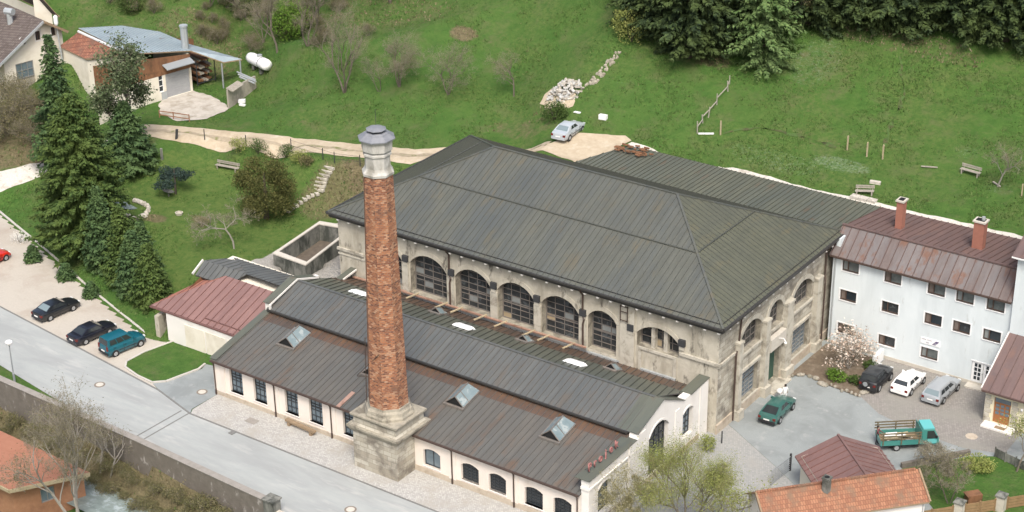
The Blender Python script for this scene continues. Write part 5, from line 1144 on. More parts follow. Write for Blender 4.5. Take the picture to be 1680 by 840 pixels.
# courtyard mesh gate and post
gp, gq = G(1296,772,0), G(1264,797,0); gt = thing('mesh_gate', 'open grey wire mesh gate leaf beside the courtyard shed', 'gate', tuple(gp))
mb = MB()
for z in (.15,1.35): mb.bar(gp+Vector((0,0,z)), gq+Vector((0,0,z)), .05,.05)
for k in range(14): q_ = gp.lerp(gq,k/13); mb.bar(q_+Vector((0,0,.15)), q_+Vector((0,0,1.35)), .022,.022)
for k in range(1,6): mb.bar(gp+Vector((0,0,.15+.2*k)), gq+Vector((0,0,.15+.2*k)), .02,.02)
mb.build('mesh_panel', 'steel_grey', gt); mb = MB(); mb.box(gp.x-.07,gp.x+.07,gp.y-.07,gp.y+.07,0,1.6); mb.build('post', 'steel_dark', gt)
g = G(1184,727,0); mb = MB(); mb.tube([g,g+Vector((0,0,1.1))], .06, 6); mb.lathe([(.075,1.1),(.04,1.16)], g, 6); o_ = mb.build('bollard', 'steel_dark'); tag(o_, 'thin dark post standing on the kerb by the hall corner', 'post')
# brown board fence and stone pillars, bottom right
for k, (px, py) in enumerate(((1575,822),(1644,811))):
    g = G(px,py,1.5); o_ = thing('gate_pillar', 'stone gate pillar nearer the orange tiled cottage' if k == 0 else 'stone gate pillar farther from the orange tiled cottage', 'pillar', (g.x,g.y,0))
    mb = MB(); mb.box(g.x-.33,g.x+.33,g.y-.33,g.y+.33,0,1.38); mb.build('shaft', 'stone_trim', o_); mb = MB(); mb.lathe([(.58,1.38),(.6,1.46),(.56,1.52),(.1,1.66)], (g.x,g.y,0), 4, math.pi/4); mb.build('cap', 'basin_wall', o_)
g0, g1, g2 = G(1575,822,1.5), G(1644,811,1.5), G(1712,800,1.5)
M('board_brown', (.19,.125,.06), (.25,.165,.085), 2, .85)
def boardfence(a, b, label, n=9, h=1.05):
    o_ = thing('board_fence', label, 'fence', (a.x,a.y,0)); mb = MB(); d_ = (b-a); d_.z = 0
    for k in range(4): q_ = a*1; q_.z = .1+k*.26; mb.obox(q_, d_, Vector((-d_.y,d_.x,0)).normalized()*.04, (0,0,.22))
    mb.build('board_panel', 'board_brown', o_)
    for k in range(3): q_ = a+d_*(.04+.46*k); mb = MB(); mb.box(q_.x-.06,q_.x+.06,q_.y-.06,q_.y+.06,0,1.2); mb.build('post', 'board_brown', o_)
dv_ = (g1-g0).normalized(); boardfence(g0+dv_*.4, g1-dv_*.4, 'brown board fence between the two stone gate pillars'); boardfence(g1+dv_*.4, g1+dv_*5, 'brown board fence leading away from the farther stone pillar'); boardfence(g0-dv_*4.2, g0-dv_*.4, 'brown board fence between the orange cottage and the nearer stone pillar')
g = G(1591,826,.3); mb = MB(); mb.obox(g+Vector((-.2,.2,-.3)), dv_*1.2, Vector((-dv_.y,dv_.x,0))*.7, (0,0,.65)); mb.obox(g+Vector((-.26,.14,.35)), dv_*1.3, Vector((-dv_.y,dv_.x,0))*.8, (0,0,.07)); o_ = mb.build('storage_chest', 'wood_red'); tag(o_, 'low brown chest on the lawn behind the board fence', 'chest')
f0_, f1_ = G(1480,769,0), G(1592,747,0); mb = MB(); d_ = f1_-f0_; mb.obox(f0_, d_, Vector((-d_.y,d_.x,0)).normalized()*.3, (0,0,.45)); o_ = mb.build('garden_wall', 'wall_weathered'); tag(o_, 'low dark garden wall between the courtyard and the lawn', 'wall')
f0_, f1_ = G(1632,750,0), G(1700,783,0); mb = MB(); d_ = f1_-f0_
for k in range(5): q_ = f0_.lerp(f1_,k/4); mb.box(q_.x-.05,q_.x+.05,q_.y-.05,q_.y+.05,0,1.0)
mb.obox(f0_+Vector((0,0,.1)), d_, (.03,.03,0), (0,0,.75)); o_ = mb.build('garden_fence', 'basin_wall'); tag(o_, 'low dark grey garden fence along the far side of the lawn', 'fence')
M('rockery', (.24,.22,.18), (.36,.335,.285), 3, .95, c3=(.16,.15,.11), s3=1.2, t3=(.5,.65), bump=.02)
# flower bed walls by the hall
mb = MB(); rr = random.Random(11)
bed = [G(x,y,0) for x, y in ((1288,622),(1318,614),(1350,630),(1385,643),(1408,652),(1426,636))]
for a, b in zip(bed, bed[1:]):
    k_ = max(2, int((b-a).length/.45))
    for k in range(k_):
        q_ = a.lerp(b,(k+.5)/k_); s2 = rr.uniform(.12,.36); q_ = q_+Vector((rr.uniform(-.2,.2),rr.uniform(-.2,.2),0)); mb.lathe([(s2*.7,0),(s2,.08),(s2*.85,.2),(s2*.3,.28)], (q_.x,q_.y,.0), 6, rr.uniform(0,2), 0, None, rr.uniform(.8,1.3), rr.uniform(.8,1.2))
o_ = mb.build('rockery_edging', 'rockery'); tag(o_, 'rough stones edging the magnolia bed by the hall entrance', 'rocks'); o_['kind'] = 'stuff'
mb = MB(); mb.poly([(p.x,p.y,.1) for p in bed[:6]]+[(46.6,19.9,.1),(41.6,19.9,.1)][::1]); struct(mb.build('flower_bed', 'soil'))
g0, g1 = G(1434,594,.6), G(1447,580,.6); mb = MB(); mb.bar(g0, g1, .35, 1.1); o_ = mb.build('white_box', 'white_paint'); tag(o_, 'white slab box beside the magnolia behind the black off-roader', 'box')
# garden: stone ring, bench, steps, planter
rr = random.Random(21)
ring = thing('stone_ring', 'curved row of pale boulders round a small garden pond by the conifers', 'stones', tuple(T(228,347)))
pts = [(213,357),(207,356),(221,331),(226,332),(231,334),(236,336),(241,339),(244,343),(243,348),(240,352),(236,356),(231,358),(226,360),(219,361)]
for x, y in pts:
    mb = MB(); q_ = T(x,y); s2 = rr.uniform(.22,.38); mb.lathe([(s2*.7,-.05),(s2,.1),(s2*.8,.3),(s2*.3,.4)], q_, 6, rr.uniform(0,2), 0, None, rr.uniform(.8,1.4), rr.uniform(.8,1.2)); mb.build('boulder', 'rock', ring)
g = T(205,335); mb = MB(); mb.lathe([(1.5,.02),(1.5,.06)], g, 16, 0, 0, None, 1.3, .7); struct(mb.build('pond_water', 'water'))
g = T(294,352); mb = MB(); mb.lathe([(.35,0),(.42,.25),(.34,.26),(.3,.1)], g, 10); o_ = mb.build('stone_planter', 'stone_trim'); tag(o_, 'small round stone planter alone on the lawn', 'planter')
g = T(277,322); mb = MB(); mb.lathe([(.35,.55),(.4,.62),(.34,.64)], g, 10, 0, 0, None, 2, 1); mb.tube([g,g+Vector((0,0,.58))], .08, 6); o_ = mb.build('bird_bath', 'basin_wall'); tag(o_, 'grey bird bath under the small blue spruce', 'bird bath')
def bench(a, b, label, name='garden_bench', mat='wood_grey', back=True):
    o_ = thing(name, label, 'bench', tuple((a+b)/2)); d_ = (b-a).normalized(); n_ = Vector((-d_.y,d_.x,0)).normalized(); L_ = (b-a).length
    for k in (.1,.9):
        q_ = a.lerp(b,k); mb = MB(); mb.bar(q_+n_*.0, q_+Vector((0,0,.42)), .1,.1); mb.bar(q_+n_*.4, q_+n_*.4+Vector((0,0,.42)), .1,.1); mb.build('leg', mat, o_)
    mb = MB(); 
    for k in range(3): mb.bar(a+n_*(.05+.16*k)+Vector((0,0,.45)), b+n_*(.05+.16*k)+Vector((0,0,.45)), .13,.05)
    mb.build('seat', mat, o_)
    if back:
        mb = MB()
        for z in (.68,.86): mb.bar(a+n_*.45+Vector((0,0,z)), b+n_*.45+Vector((0,0,z)), .05,.13)
        for k in (.1,.9): q_ = a.lerp(b,k)+n_*.47; mb.bar(q_+Vector((0,0,.3)), q_+Vector((0,0,.92)), .06,.06)
        mb.build('backrest', mat, o_)
bench(T(353,277), T(390,284), 'weathered garden bench on the lawn left of the big yew'); bench(T(1574,284), T(1606,293), 'grey wooden bench on the meadow near the bare tree'); 
bench(T(1402,321), T(1433,322), 'pale bench on slabs beside the white gravel strip')
g = T(1436,302); mb = MB(); mb.obox(g+Vector((-.5,-.2,0)), (1.0,.2,0), (-.1,.4,0), (0,0,.25)); o_ = mb.build('stone_block', 'rock'); tag(o_, 'pale flat stone lying on the meadow above the gravel strip bench', 'stone')
g = T(1416,328)
for k, w_ in enumerate(('near the chimneys end of','in the middle of','at the hall end of')):
    mb = MB(); mb.obox(g+Vector((.5-k*.85,-.3,-.05)), (.8,0,0), (0,.7,0), (0,0,.3)); o_ = mb.build('stone_slab', 'rock'); tag(o_, 'white stone slab '+w_+' the row below the pale bench', 'slab', 'stone slabs below the pale bench')
st = thing('garden_steps', 'winding light stone steps climbing from the lawn to the dirt road', 'steps', tuple(T(512,312)))
path = [(471,347),(478,341),(485,336),(492,331),(499,326),(505,322),(512,319),(519,317),(523,311),(525,305),(527,299),(529,293),(532,287),(536,281),(540,275)]
for k, (x, y) in enumerate(path):
    q_ = T(x,y); n_ = T(*path[min(k+1,len(path)-1)])-T(*path[max(k-1,0)]); n_.z = 0; n_.normalize(); t_ = Vector((n_.y,-n_.x,0)); mb = MB(); wd = .85 if k < 8 else 1.25
    mb.obox(q_-t_*wd/2-n_*.16+Vector((0,0,-.15)), t_*wd, n_*.36, (0,0,.24)); mb.build('step', 'stone_trim', st)
def post(px, py, h, mat, label, cat='post', w_=.12, group=None, top=None, lean=(0,0)):
    q_ = T(px,py); mb = MB(); mb.bar(q_-Vector((0,0,.2)), q_+Vector((lean[0],lean[1],h)), w_, w_); mb.lathe([(w_*.75,0),(w_*.2,.06)], q_+Vector((lean[0],lean[1],h)), 4, .78)
    o_ = mb.build('fence_post' if cat == 'post' else cat, mat); tag(o_, label, cat, group); return q_
post(289,228,1.1,'steel_dark','thick dark post at the roadside between the conifers and the dirt road', w_=.25, lean=(.15,.1))
post(266,262,1.3,'basin_wall','short grey post on the lawn at the edge of the dark spruce', w_=.2)
qs = []
for px, py in ((336,230),(404,240),(478,246),(530,262),(549,268),(591,273)): qs.append(post(px,py,1.25,'steel_dark','thin dark fence post along the lower edge of the dirt road','post',.07,'roadside fence posts'))
mb = MB()
for a, b in zip(qs[2:], qs[3:]):
    for z in (.5,1.1): mb.bar(a+Vector((0,0,z)), b+Vector((0,0,z)), .02,.02)
o_ = mb.build('wire_fence', 'steel_dark'); tag(o_, 'thin wires strung along the lower edge of the dirt road', 'wire fence')
for px, py, lab in ((1182,221,'yellow wooden stake beside the white board on the meadow'),(1390,246,'first of three yellow stakes in a row, farthest from the bench'),(1422,257,'middle of the three yellow stakes in a row on the meadow'),(1448,261,'last of three yellow stakes in a row, nearest the bench')): post(px,py,1.45,'wood_pale',lab,'stake',.12)
post(1676,322,1.2,'wood_pale','yellow stake on the meadow behind the white block','stake',.1)
a, b = T(1146,221), T(1171,221); mb = MB(); mb.bar(a+Vector((0,0,.12)), b+Vector((0,0,.12)), .2,.12); o_ = mb.build('white_board', 'white_paint'); tag(o_, 'white board lying on the grass at the foot of the broken fence', 'board')
a, b = T(1511,275), T(1538,277); mb = MB(); mb.bar(a+Vector((0,0,.15)), b+Vector((0,0,.15)), .12,.1); o_ = mb.build('grey_rail', 'wood_grey'); tag(o_, 'grey rail lying in the meadow left of the bench', 'rail')
a, b = T(1629,300), T(1641,308); mb = MB(); mb.bar(a+Vector((0,0,.12)), b+Vector((0,0,.12)), .15,.1); o_ = mb.build('plank', 'wood_grey'); tag(o_, 'short plank on the meadow under the bare tree', 'plank')
bf = thing('broken_fence', 'tumbledown grey rail fence running uphill across the meadow', 'fence', tuple(T(1160,190)))
fp = [(1144,219),(1153,202),(1162,193),(1176,172),(1194,150),(1197,138)]; P_ = [T(*q) for q in fp]
for p in P_: mb = MB(); mb.bar(p-Vector((0,0,.1)), p+Vector((rr.uniform(-.15,.15),rr.uniform(-.15,.15),rr.uniform(.9,1.3))), .09,.09); mb.build('post', 'wood_grey', bf)
for a, b in zip(P_, P_[1:]): mb = MB(); mb.bar(a+Vector((0,0,.75)), b+Vector((0,0,rr.uniform(.2,.8))), .07,.1); mb.build('rail', 'wood_grey', bf)
hd = [(968,140),(985,122),(1000,104),(1014,88)]; mb = MB(); P_ = [T(*q) for q in hd]
rr = random.Random(4)
for a, b in zip(P_, P_[1:]):
    for k in range(20): q_ = a.lerp(b,rr.random())+Vector((rr.uniform(-.4,.4),rr.uniform(-.3,.3),0)); q_.z = th(q_.x,q_.y); s2 = rr.uniform(.08,.22); mb.lathe([(s2,-.05),(s2*.9,.12),(s2*.3,.2)], q_, 5, rr.uniform(0,2))
o_ = mb.build('field_stones', 'stone_dark'); tag(o_, 'line of field stones running uphill from the rubble heap', 'stones'); o_['kind'] = 'stuff'
rp_ = T(926,150); mb = MB(); rr = random.Random(12)
for k in range(190):
    a = rr.uniform(0,6.28); d_ = rr.random()**.6; q_ = rp_+Vector((math.cos(a)*d_*1.9+.1, math.sin(a)*d_*1.7, 0)); q_.z = th(q_.x,q_.y)+max(0,(1-d_)*1.1)+rr.uniform(-.1,.1)
    v1 = Vector((rr.gauss(0,1),rr.gauss(0,1),rr.gauss(0,.5))).normalized(); v2 = v1.cross(Vector((rr.gauss(0,1),rr.gauss(0,1),1))).normalized(); s2 = rr.uniform(.14,.42)
    mb.obox(q_-v1*s2/2-v2*s2/3, v1*s2*1.4, v2*s2*.7, v1.cross(v2)*s2*.45, rr.choice((0,0,0,1,2)))
M('rubble_white', (.36,.36,.345), (.50,.50,.475), 4, .95)
o_ = mb.build('rubble_heap', ['rubble_white','rock','wood_grey']); tag(o_, 'heap of pale broken rubble on the slope above the silver car', 'rubble'); o_['kind'] = 'stuff'
patch('bare_soil', [xy(T(x,y)) for x, y in ((886,165),(905,148),(940,150),(948,168),(928,180),(895,180))], 'sand', .06, 4, .15)
for px, py, s2, lab in ((989,196,.4,'small white box on the grass right of the silver car'),(947,185,.35,'flat white sheet on the grass just above the silver car')):
    g = T(px,py); mb = MB(); mb.obox(g+Vector((-s2,-s2*.5,0)), (s2*2,.1,0), (0,s2,0), (0,0,.5 if s2 > .38 else .08)); o_ = mb.build('white_marker', 'white_paint'); tag(o_, lab, 'box')
a, b = T(150+112,200), T(311,202); 
mb = MB(); P_ = [T(x,y) for x, y in ((262,193),(285,196),(311,200))]
for p in P_: mb.bar(p, p+Vector((0,0,.9)), .08,.08)
for z in (.35,.8): 
    for p, q_ in zip(P_, P_[1:]): mb.bar(p+Vector((0,0,z)), q_+Vector((0,0,z)), .04,.1)
o_ = mb.build('rail_fence', 'wood_orange'); tag(o_, 'low orange brown rail fence between the farm yard and the dirt road', 'fence')

# ================================================================== VEHICLES
def paint(name, c_, r_=.3): M(name, c_, None, rough=r_, coat=.5, spec=.5)
paint('paint_black', (.013,.015,.018)); paint('paint_black2', (.012,.013,.02)); paint('paint_teal', (.008,.095,.13)); paint('paint_red', (.52,.025,.012)); paint('paint_silver', (.40,.44,.47), .28)
paint('paint_green', (.035,.115,.10)); paint('paint_charcoal', (.018,.02,.023), .4); paint('paint_white', (.80,.80,.79)); paint('paint_wagon', (.30,.325,.345), .28); paint('paint_turq', (.05,.215,.19), .4); paint('paint_turq_light', (.115,.43,.43), .4); M('stake_wood', (.10,.085,.05), (.15,.125,.075), 3, .85)
M('car_glass', (.028,.034,.037), None, rough=.08, spec=.7); M('car_glass_reflect', (.17,.22,.235), None, rough=.1, spec=.6); M('trim_black', (.022,.022,.024), None, rough=.6); M('light_red', (.14,.018,.015), None, rough=.2); M('light_clear', (.6,.62,.62), None, rough=.15); M('plate', (.75,.75,.73), None, rough=.5)  # paler rear-window glass: sky reflection put into its base colour
def wheels(t, xs, y, r_, w_=.2):
    for x in xs:
        for s_ in (-1, 1):
            mb = MB(); yy = s_*(y-w_/2); mb.tube([(x,yy-w_/2,r_),(x,yy+w_/2,r_)], r_, 20); wh = mb.build('wheel', 'rubber', t, local=True)
            mb = MB(); ye = s_*(y+.006); mb.tube([(x,ye-.01*s_,r_),(x,ye,r_)], r_*.62, 14); mb.build('rim', 'rim', wh, local=True)
            mb = MB(); 
            for k in range(5): a = k*1.2566; mb.bar((x,ye+.004*s_,r_),(x+math.cos(a)*r_*.55,ye+.004*s_,r_+math.sin(a)*r_*.55),.03,.012)
            mb.build('spokes', 'steel_grey', wh, local=True)
def car(name, label, p, hd, S, mat, cat='car', rear_glass='car_glass'):
    """S: L W hood belt deck roof + window-line stations measured from the rear"""
    L, W, zh, zb, zd, zr = S['L'], S['W'], S['hood'], S['belt'], S['deck'], S['roof']; xr, xf = -L/2, L/2; r_ = S.get('r', .31)
    t = thing(name, label, cat, (p.x,p.y,p.z), hd); xa, xb = S['axles']
    gb, gt, ft, fb_ = (xr+v for v in S['cab'])           # rear glass base, rear roof edge, front roof edge, windscreen base
    st = [(xr,.42,zd-.12,.80),(xr+.05,.26,zd-.02,.88),(xr+.35,.2,zd,.97),(gb,.2,zd+.005,1.0),((gb+gt)/2,.2,zb,1.0),(gt+.3,.2,zb,1.0),((gt+ft)/2,.2,zb-.01,1.0),(ft,.2,zb-.015,1.0),(fb_-.05,.2,zb-.03,.99),(fb_+.25,.2,zh+.02,.98),(xf-.55,.2,zh-.04,.96),(xf-.15,.25,zh-.14,.88),(xf,.38,zh-.26,.76)]
    st = sorted(st, key=lambda q: q[0]); mb = MB(); k = 13
    for x, z0, z1, w_ in st:
        hw = W/2*w_; zm = z0+(z1-z0)*.52
        half = [(0,z0),(hw*.86,z0),(hw*.97,z0+.1),(hw,zm),(hw*.985,z1-.12),(hw*.92,z1-.03),(hw*.6,z1+.012)]
        ring_ = [(y,z) for y, z in half]+[(0,z1+.025)]+[(-y,z) for y, z in half[:0:-1]]
        k = len(ring_)
        for y, z in ring_: mb.v.append((x,y,z))
    n_ = len(st)
    for i in range(n_-1):
        for q in range(k): q2 = (q+1) % k; mb.f.append((i*k+q,i*k+q2,(i+1)*k+q2,(i+1)*k+q)); mb.m.append(0)
    mb.f.append(tuple(range(k-1,-1,-1))); mb.m.append(0); mb.f.append(tuple(range((n_-1)*k,n_*k))); mb.m.append(0)
    # cabin
    wb, wt = W/2*.93, W/2*.93-S.get('tumble', .17)
    bot = [(gb,-wb,zd-.01),(fb_,-wb*.97,zb-.04),(fb_,wb*.97,zb-.04),(gb,wb,zd-.01)]; top = [(gt,-wt,zr-.05),(ft,-wt,zr-.05),(ft,wt,zr-.05),(gt,wt,zr-.05)]
    bv = len(mb.v); mb.v += bot+top; mb.f += [(bv+i,bv+(i+1)%4,bv+4+(i+1)%4,bv+4+i) for i in range(4)]; mb.m += [0]*4
    # domed roof
    bv = len(mb.v); nx_, ny_ = 6, 6
    for i in range(nx_+1):
        for j in range(ny_+1):
            u_, v_ = i/nx_, j/ny_; mb.v.append((gt-.02+(ft-gt+.04)*u_, -wt+2*wt*v_, zr-.05+.06*(1-(2*v_-1)**4)*(1-.8*(2*u_-1)**4)))
    for i in range(nx_):
        for j in range(ny_): a = bv+i*(ny_+1)+j; mb.f.append((a,a+ny_+1,a+ny_+2,a+1)); mb.m.append(0)
    body = mb.build('body', mat, t, local=True, smooth=True)
    bev = body.modifiers.new('edge', 'EDGE_SPLIT'); bev.split_angle = R(42)
    def pane(name, quad, m0, m1, n0, n1, mat_, off=.012):
        A, B, C2, D2 = (Vector(q) for q in quad); f = lambda u_, v_: (A.lerp(B,u_)).lerp(D2.lerp(C2,u_), v_); nn = (B-A).cross(D2-A).normalized()
        mb = MB(); mb.poly([f(m0,n0)+nn*off, f(m1,n0)+nn*off, f(m1,n1)+nn*off, f(m0,n1)+nn*off]); return mb.build(name, mat_, t, local=True)
    B4, T4 = bot, top
    n0r = S.get('rg0', .14)
    pane('windscreen', [B4[1],B4[2],T4[2],T4[1]], .06,.94,.1,.96, 'car_glass'); pane('rear_window', [B4[3],B4[0],T4[0],T4[3]], .08,.92,n0r,.93, rear_glass)
    for qd, fl in (([B4[0],B4[1],T4[1],T4[0]], 0), ([B4[2],B4[3],T4[3],T4[2]], 1)):
        cuts = S.get('cuts', [(.2,.52),(.545,.88)])
        if fl: cuts = [(1-b,1-a) for a, b in cuts]
        # quads narrow upwards, so keep the panes between the slanting pillars
        for a, b in cuts: pane('side_window', qd, a, b, .2, .92, 'car_glass')
    hw = W/2
    mb = MB(); mb.box(xr-.04,xr+.12,-hw*.86,hw*.86,.32,.55); mb.build('bumper', S.get('bump', mat), t, local=True)
    mb = MB(); mb.box(xf-.14,xf+.04,-hw*.76,hw*.76,.28,.5); mb.build('bumper', S.get('bump', mat), t, local=True)
    tl = S.get('tail', (zd-.34, zd-.12))
    for s_ in (-1, 1):
        mb = MB(); y0 = s_*hw*.62; y1 = s_*hw*.9; mb.box(xr-.015,xr+.2,min(y0,y1),max(y0,y1),*tl); mb.build('taillight', 'light_red', t, local=True)
        mb = MB(); y0 = s_*hw*.48; y1 = s_*hw*.8; mb.box(xf-.2,xf+.008,min(y0,y1),max(y0,y1),zh-.3,zh-.16); mb.build('headlight', 'light_clear', t, local=True)
        mb = MB(); mb.box(fb_-.35,fb_-.22,min(s_*hw*.93,s_*(hw+.14)),max(s_*hw*.93,s_*(hw+.14)),zb-.02,zb+.13); mb.build('mirror', mat, t, local=True)
    mb = MB(); mb.box(xr-.05,xr-.02,-.26,.26,*S.get('pl', (.58,.69))); mb.build('number_plate', 'plate', t, local=True)
    for x in (xa, xb):
        for s_ in (-1, 1):
            mb = MB(); mb.tube([(x,s_*(hw-.2),r_+.01),(x,s_*(hw+.004),r_+.01)], r_+.055, 20); mb.build('wheel_arch', 'trim_black', t, local=True)
    wheels(t, (xa, xb), hw+.012, r_)
    if S.get('rails'):
        for s_ in (-1, 1): mb = MB(); mb.bar((gt+.1,s_*(wt-.03),zr+.04),(ft-.1,s_*(wt-.03),zr+.04),.04,.05); mb.build('roof_rail', 'rim', t, local=True)
    mb = MB()
    doors = S.get('doors', [fb_-.35, (gb+fb_)/2+.1, gb+.55])
    for s_ in (-1, 1):
        for x in doors: mb.box(x-.012,x+.012,min(s_*(hw*.96),s_*(hw+.004)),max(s_*(hw*.96),s_*(hw+.004)),.3,zb-.1)
        for x in doors[1:]: mb.box(x+.08,x+.24,min(s_*(hw*.97),s_*(hw+.03)),max(s_*(hw*.97),s_*(hw+.03)),zb-.24,zb-.2)
    mb.build('panel_gap', 'trim_black', t, local=True)
    mb = MB(); mb.box(xf-.03,xf+.015,-hw*.42,hw*.42,zh-.34,zh-.2); mb.build('grille', 'trim_black', t, local=True)
    for s_ in (-1, 1): mb = MB(); mb.box(xa+r_+.1,xb-r_-.1,min(s_*(hw-.02),s_*(hw+.012)),max(s_*(hw-.02),s_*(hw+.012)),.52,.58); mb.build('side_strip', 'trim_black', t, local=True)
    return t
SEDAN = dict(L=4.55,W=1.74,hood=.84,belt=.93,deck=.98,roof=1.40,axles=(-1.33,1.33),cab=(.62,1.35,2.55,3.35),cuts=[(.25,.5),(.53,.85)])
FAST = dict(L=4.5,W=1.74,hood=.84,belt=.93,deck=.98,roof=1.40,axles=(-1.3,1.35),cab=(.28,1.3,2.6,3.35),cuts=[(.28,.54),(.57,.86)])
HATCH = dict(L=4.0,W=1.69,hood=.88,belt=.94,deck=.93,roof=1.42,axles=(-1.2,1.28),cab=(.16,.62,2.15,2.95),cuts=[(.2,.48),(.52,.85)])
WAGON = dict(L=4.7,W=1.76,hood=.86,belt=.95,deck=.96,roof=1.45,axles=(-1.32,1.42),cab=(.12,.5,2.75,3.5),cuts=[(.1,.33),(.36,.6),(.63,.87)],rails=True,tumble=.16)
VAN = dict(L=4.1,W=1.72,hood=1.05,belt=1.12,deck=1.1,roof=1.8,axles=(-1.3,1.4),cab=(.06,.2,2.35,3.1),cuts=[(.08,.34),(.37,.6),(.63,.88)],tumble=.12,bump='trim_black',tail=(.75,1.15))
JEEP = dict(L=3.95,W=1.68,hood=1.12,belt=1.15,deck=1.12,roof=1.76,axles=(-1.15,1.25),cab=(.1,.3,1.95,2.5),cuts=[(.1,.48),(.54,.88)],tumble=.12,r=.36,bump='trim_black',tail=(.75,.95))
COUPE = dict(L=4.05,W=1.72,hood=.86,belt=.95,deck=.92,roof=1.43,axles=(-1.22,1.3),cab=(.1,.55,2.1,3.0),cuts=[(.16,.5),(.54,.86)],tumble=.17,rg0=.3)
def place(rpx, fpx, W, axles, Z=0.):
    a, b = G(*rpx, Z), G(*fpx, Z); d = (b-a); d.z = 0; hd = math.atan2(d.y, d.x); d.normalize(); lf = Vector((-d.y,d.x,0))
    mid = (a+b)/2+lf*(W/2-.02); c0 = mid-d*((axles[0]+axles[1])/2); c0.z = Z; return c0, hd
def put(name, label, rp_, fp_, S, mat, Z=.0, **k):
    p, h = place(rp_, fp_, S['W'], S['axles'], Z); return car(name, label, p, h, S, mat, **k)
put('parked_car', 'black saloon car parked alone on the gravel lot', (83,527), (121.5,510), SEDAN, 'paint_black', .004, rear_glass='car_glass_reflect')
p, h = place((141.5,566), (180.5,548.8), 1.74, SEDAN['axles'], .004); car('parked_car', 'black saloon car parked close beside the teal van', p, h, SEDAN, 'paint_black2')
put('parked_van', 'teal blue compact van parked nearest the grass island', (191,585), (231,568.6), VAN, 'paint_teal', .004, cat='van')
p, h = place((-24,443), (12.5,427), 1.7, HATCH['axles'], .004); car('parked_car', 'bright red car partly visible at the end of the gravel lot', p, h, HATCH, 'paint_red')
put('parked_car', 'dark green saloon car on the courtyard by the hall entrance', (1279,696), (1302,671.5), dict(FAST, bump='trim_black'), 'paint_green', .006)
t = put('offroad_car', 'black boxy off-roader with spare wheel beside the magnolia', (1443,642.5), (1461,624.5), JEEP, 'paint_charcoal', .01)
mb = MB(); mb.tube([(-2.02,.1,.98),(-2.2,.1,.98)], .33, 18); mb.tube([(-2.2,.1,.98),(-2.22,.1,.98)], .22, 14, 1); mb.build('spare_wheel', ['rubber','steel_grey'], t, local=True)
put('parked_car', 'small white hatchback parked between black off-roader and silver estate', (1495.5,648.5), (1515,630), COUPE, 'paint_white', .01)
put('parked_car', 'silver estate car with roof rails parked by the white wall', (1548.6,662.5), (1571,641.7), WAGON, 'paint_wagon', .01, rear_glass='car_glass_reflect')
q_ = T(934.3,231.4); put('parked_car', 'silver saloon car parked on the sandy lot behind the hall', (934.3,231.4), (956.2,216.2), SEDAN, 'paint_silver', max(q_.z,10.6)+.1, rear_glass='car_glass_reflect')
# ---- stake bed truck
a, b = G(1470.4,740.3,.006), G(1524,737.5,.006); d = b-a; hd = math.atan2(d.y,d.x); d.normalize(); lf = Vector((-d.y,d.x,0)); p = (a+b)/2+lf*.8; p.z = .006
tr = thing('stake_truck', 'small turquoise stake bed truck with wooden side rails in the courtyard', 'truck', tuple(p), hd)
wb_ = (b-a).length; xa, xb = -wb_/2, wb_/2; xt0, xt1 = xa-1.35, xb-.75
mb = MB(); mb.box(xt0+.1,xb+.4,-.45,.45,.38,.62); mb.build('chassis', 'trim_black', tr, local=True)
mb = MB(); mb.box(xt0,xt1,-.86,.86,.66,.74); 
mb.build('bed_floor', 'wood', tr, local=True)
for nm, bx in (('side_board',(xt0,xt1,-.9,-.86)),('side_board',(xt0,xt1,.86,.9)),('tail_board',(xt0-.04,xt0,-.9,.9)),('head_board',(xt1,xt1+.05,-.9,.9))):
    mb = MB(); mb.box(*bx,.62,1.08 if nm != 'head_board' else 1.9)
    mb.build(nm, 'paint_turq', tr, local=True)
for y in (-.92,.92):
    mb = MB()
    for x in (xt0+.15,(xt0+xt1)/2,xt1-.18): mb.box(x-.05,x+.05,y-.035,y+.035,.7,1.82)
    for z in (1.2,1.46,1.72): mb.box(xt0-.1,xt1-.02,y-.06 if y < 0 else y+.035,y-.035 if y < 0 else y+.06,z,z+.12)
    mb.build('stake_rail', 'stake_wood', tr, local=True)
mb = MB(); rr = random.Random(2)
for k in range(16): x = rr.uniform(xt0+.1,xt1-1.2); y = rr.uniform(-.8,.6); mb.obox((x,y,.76+rr.uniform(0,.28)), (rr.uniform(.6,1.2),rr.uniform(-.15,.15),rr.uniform(-.05,.05)), (0,rr.uniform(.1,.25),0), (0,0,.05), rr.choice((0,0,1)))
o_ = mb.build('board_load', ['wood_pale','plate'], None, local=True); o_.matrix_world = Matrix.Translation(p) @ Matrix.Rotation(hd,4,'Z'); tag(o_, 'loose pale boards lying on the bed of the turquoise truck', 'boards')
x0, x1 = xt1+.1, xb+.78; mb = MB(); prof = [(x0,.5),(x1-.02,.45),(x1+.02,.75),(x1-.02,1.05),(x1-.42,1.86),(x0+.12,1.92),(x0,1.86)]
nP = len(prof); ws_ = [.8,.78,.8,.8,.7,.7,.74]
mb.v += [(x,-w_,z) for (x,z), w_ in zip(prof,ws_)]+[(x,w_,z) for (x,z), w_ in zip(prof,ws_)]
mb.f += [tuple(range(nP)), tuple(range(2*nP-1,nP-1,-1))]+[(i,nP+i,nP+(i+1)%nP,(i+1)%nP) for i in range(nP)]; mb.m += [0]*(nP+2)
mb.m[2+4] = 1
bd = mb.build('cab', ['paint_turq','paint_turq_light'], tr, local=True); bm = bd.modifiers.new('bevel','BEVEL'); bm.width = .06; bm.segments = 2; bm.limit_method = 'ANGLE'
mb = MB(); mb.box(x0+.06,x1-.42,-.72,.72,1.9,1.96); mb.build('cab_roof', 'paint_turq_light', tr, local=True)
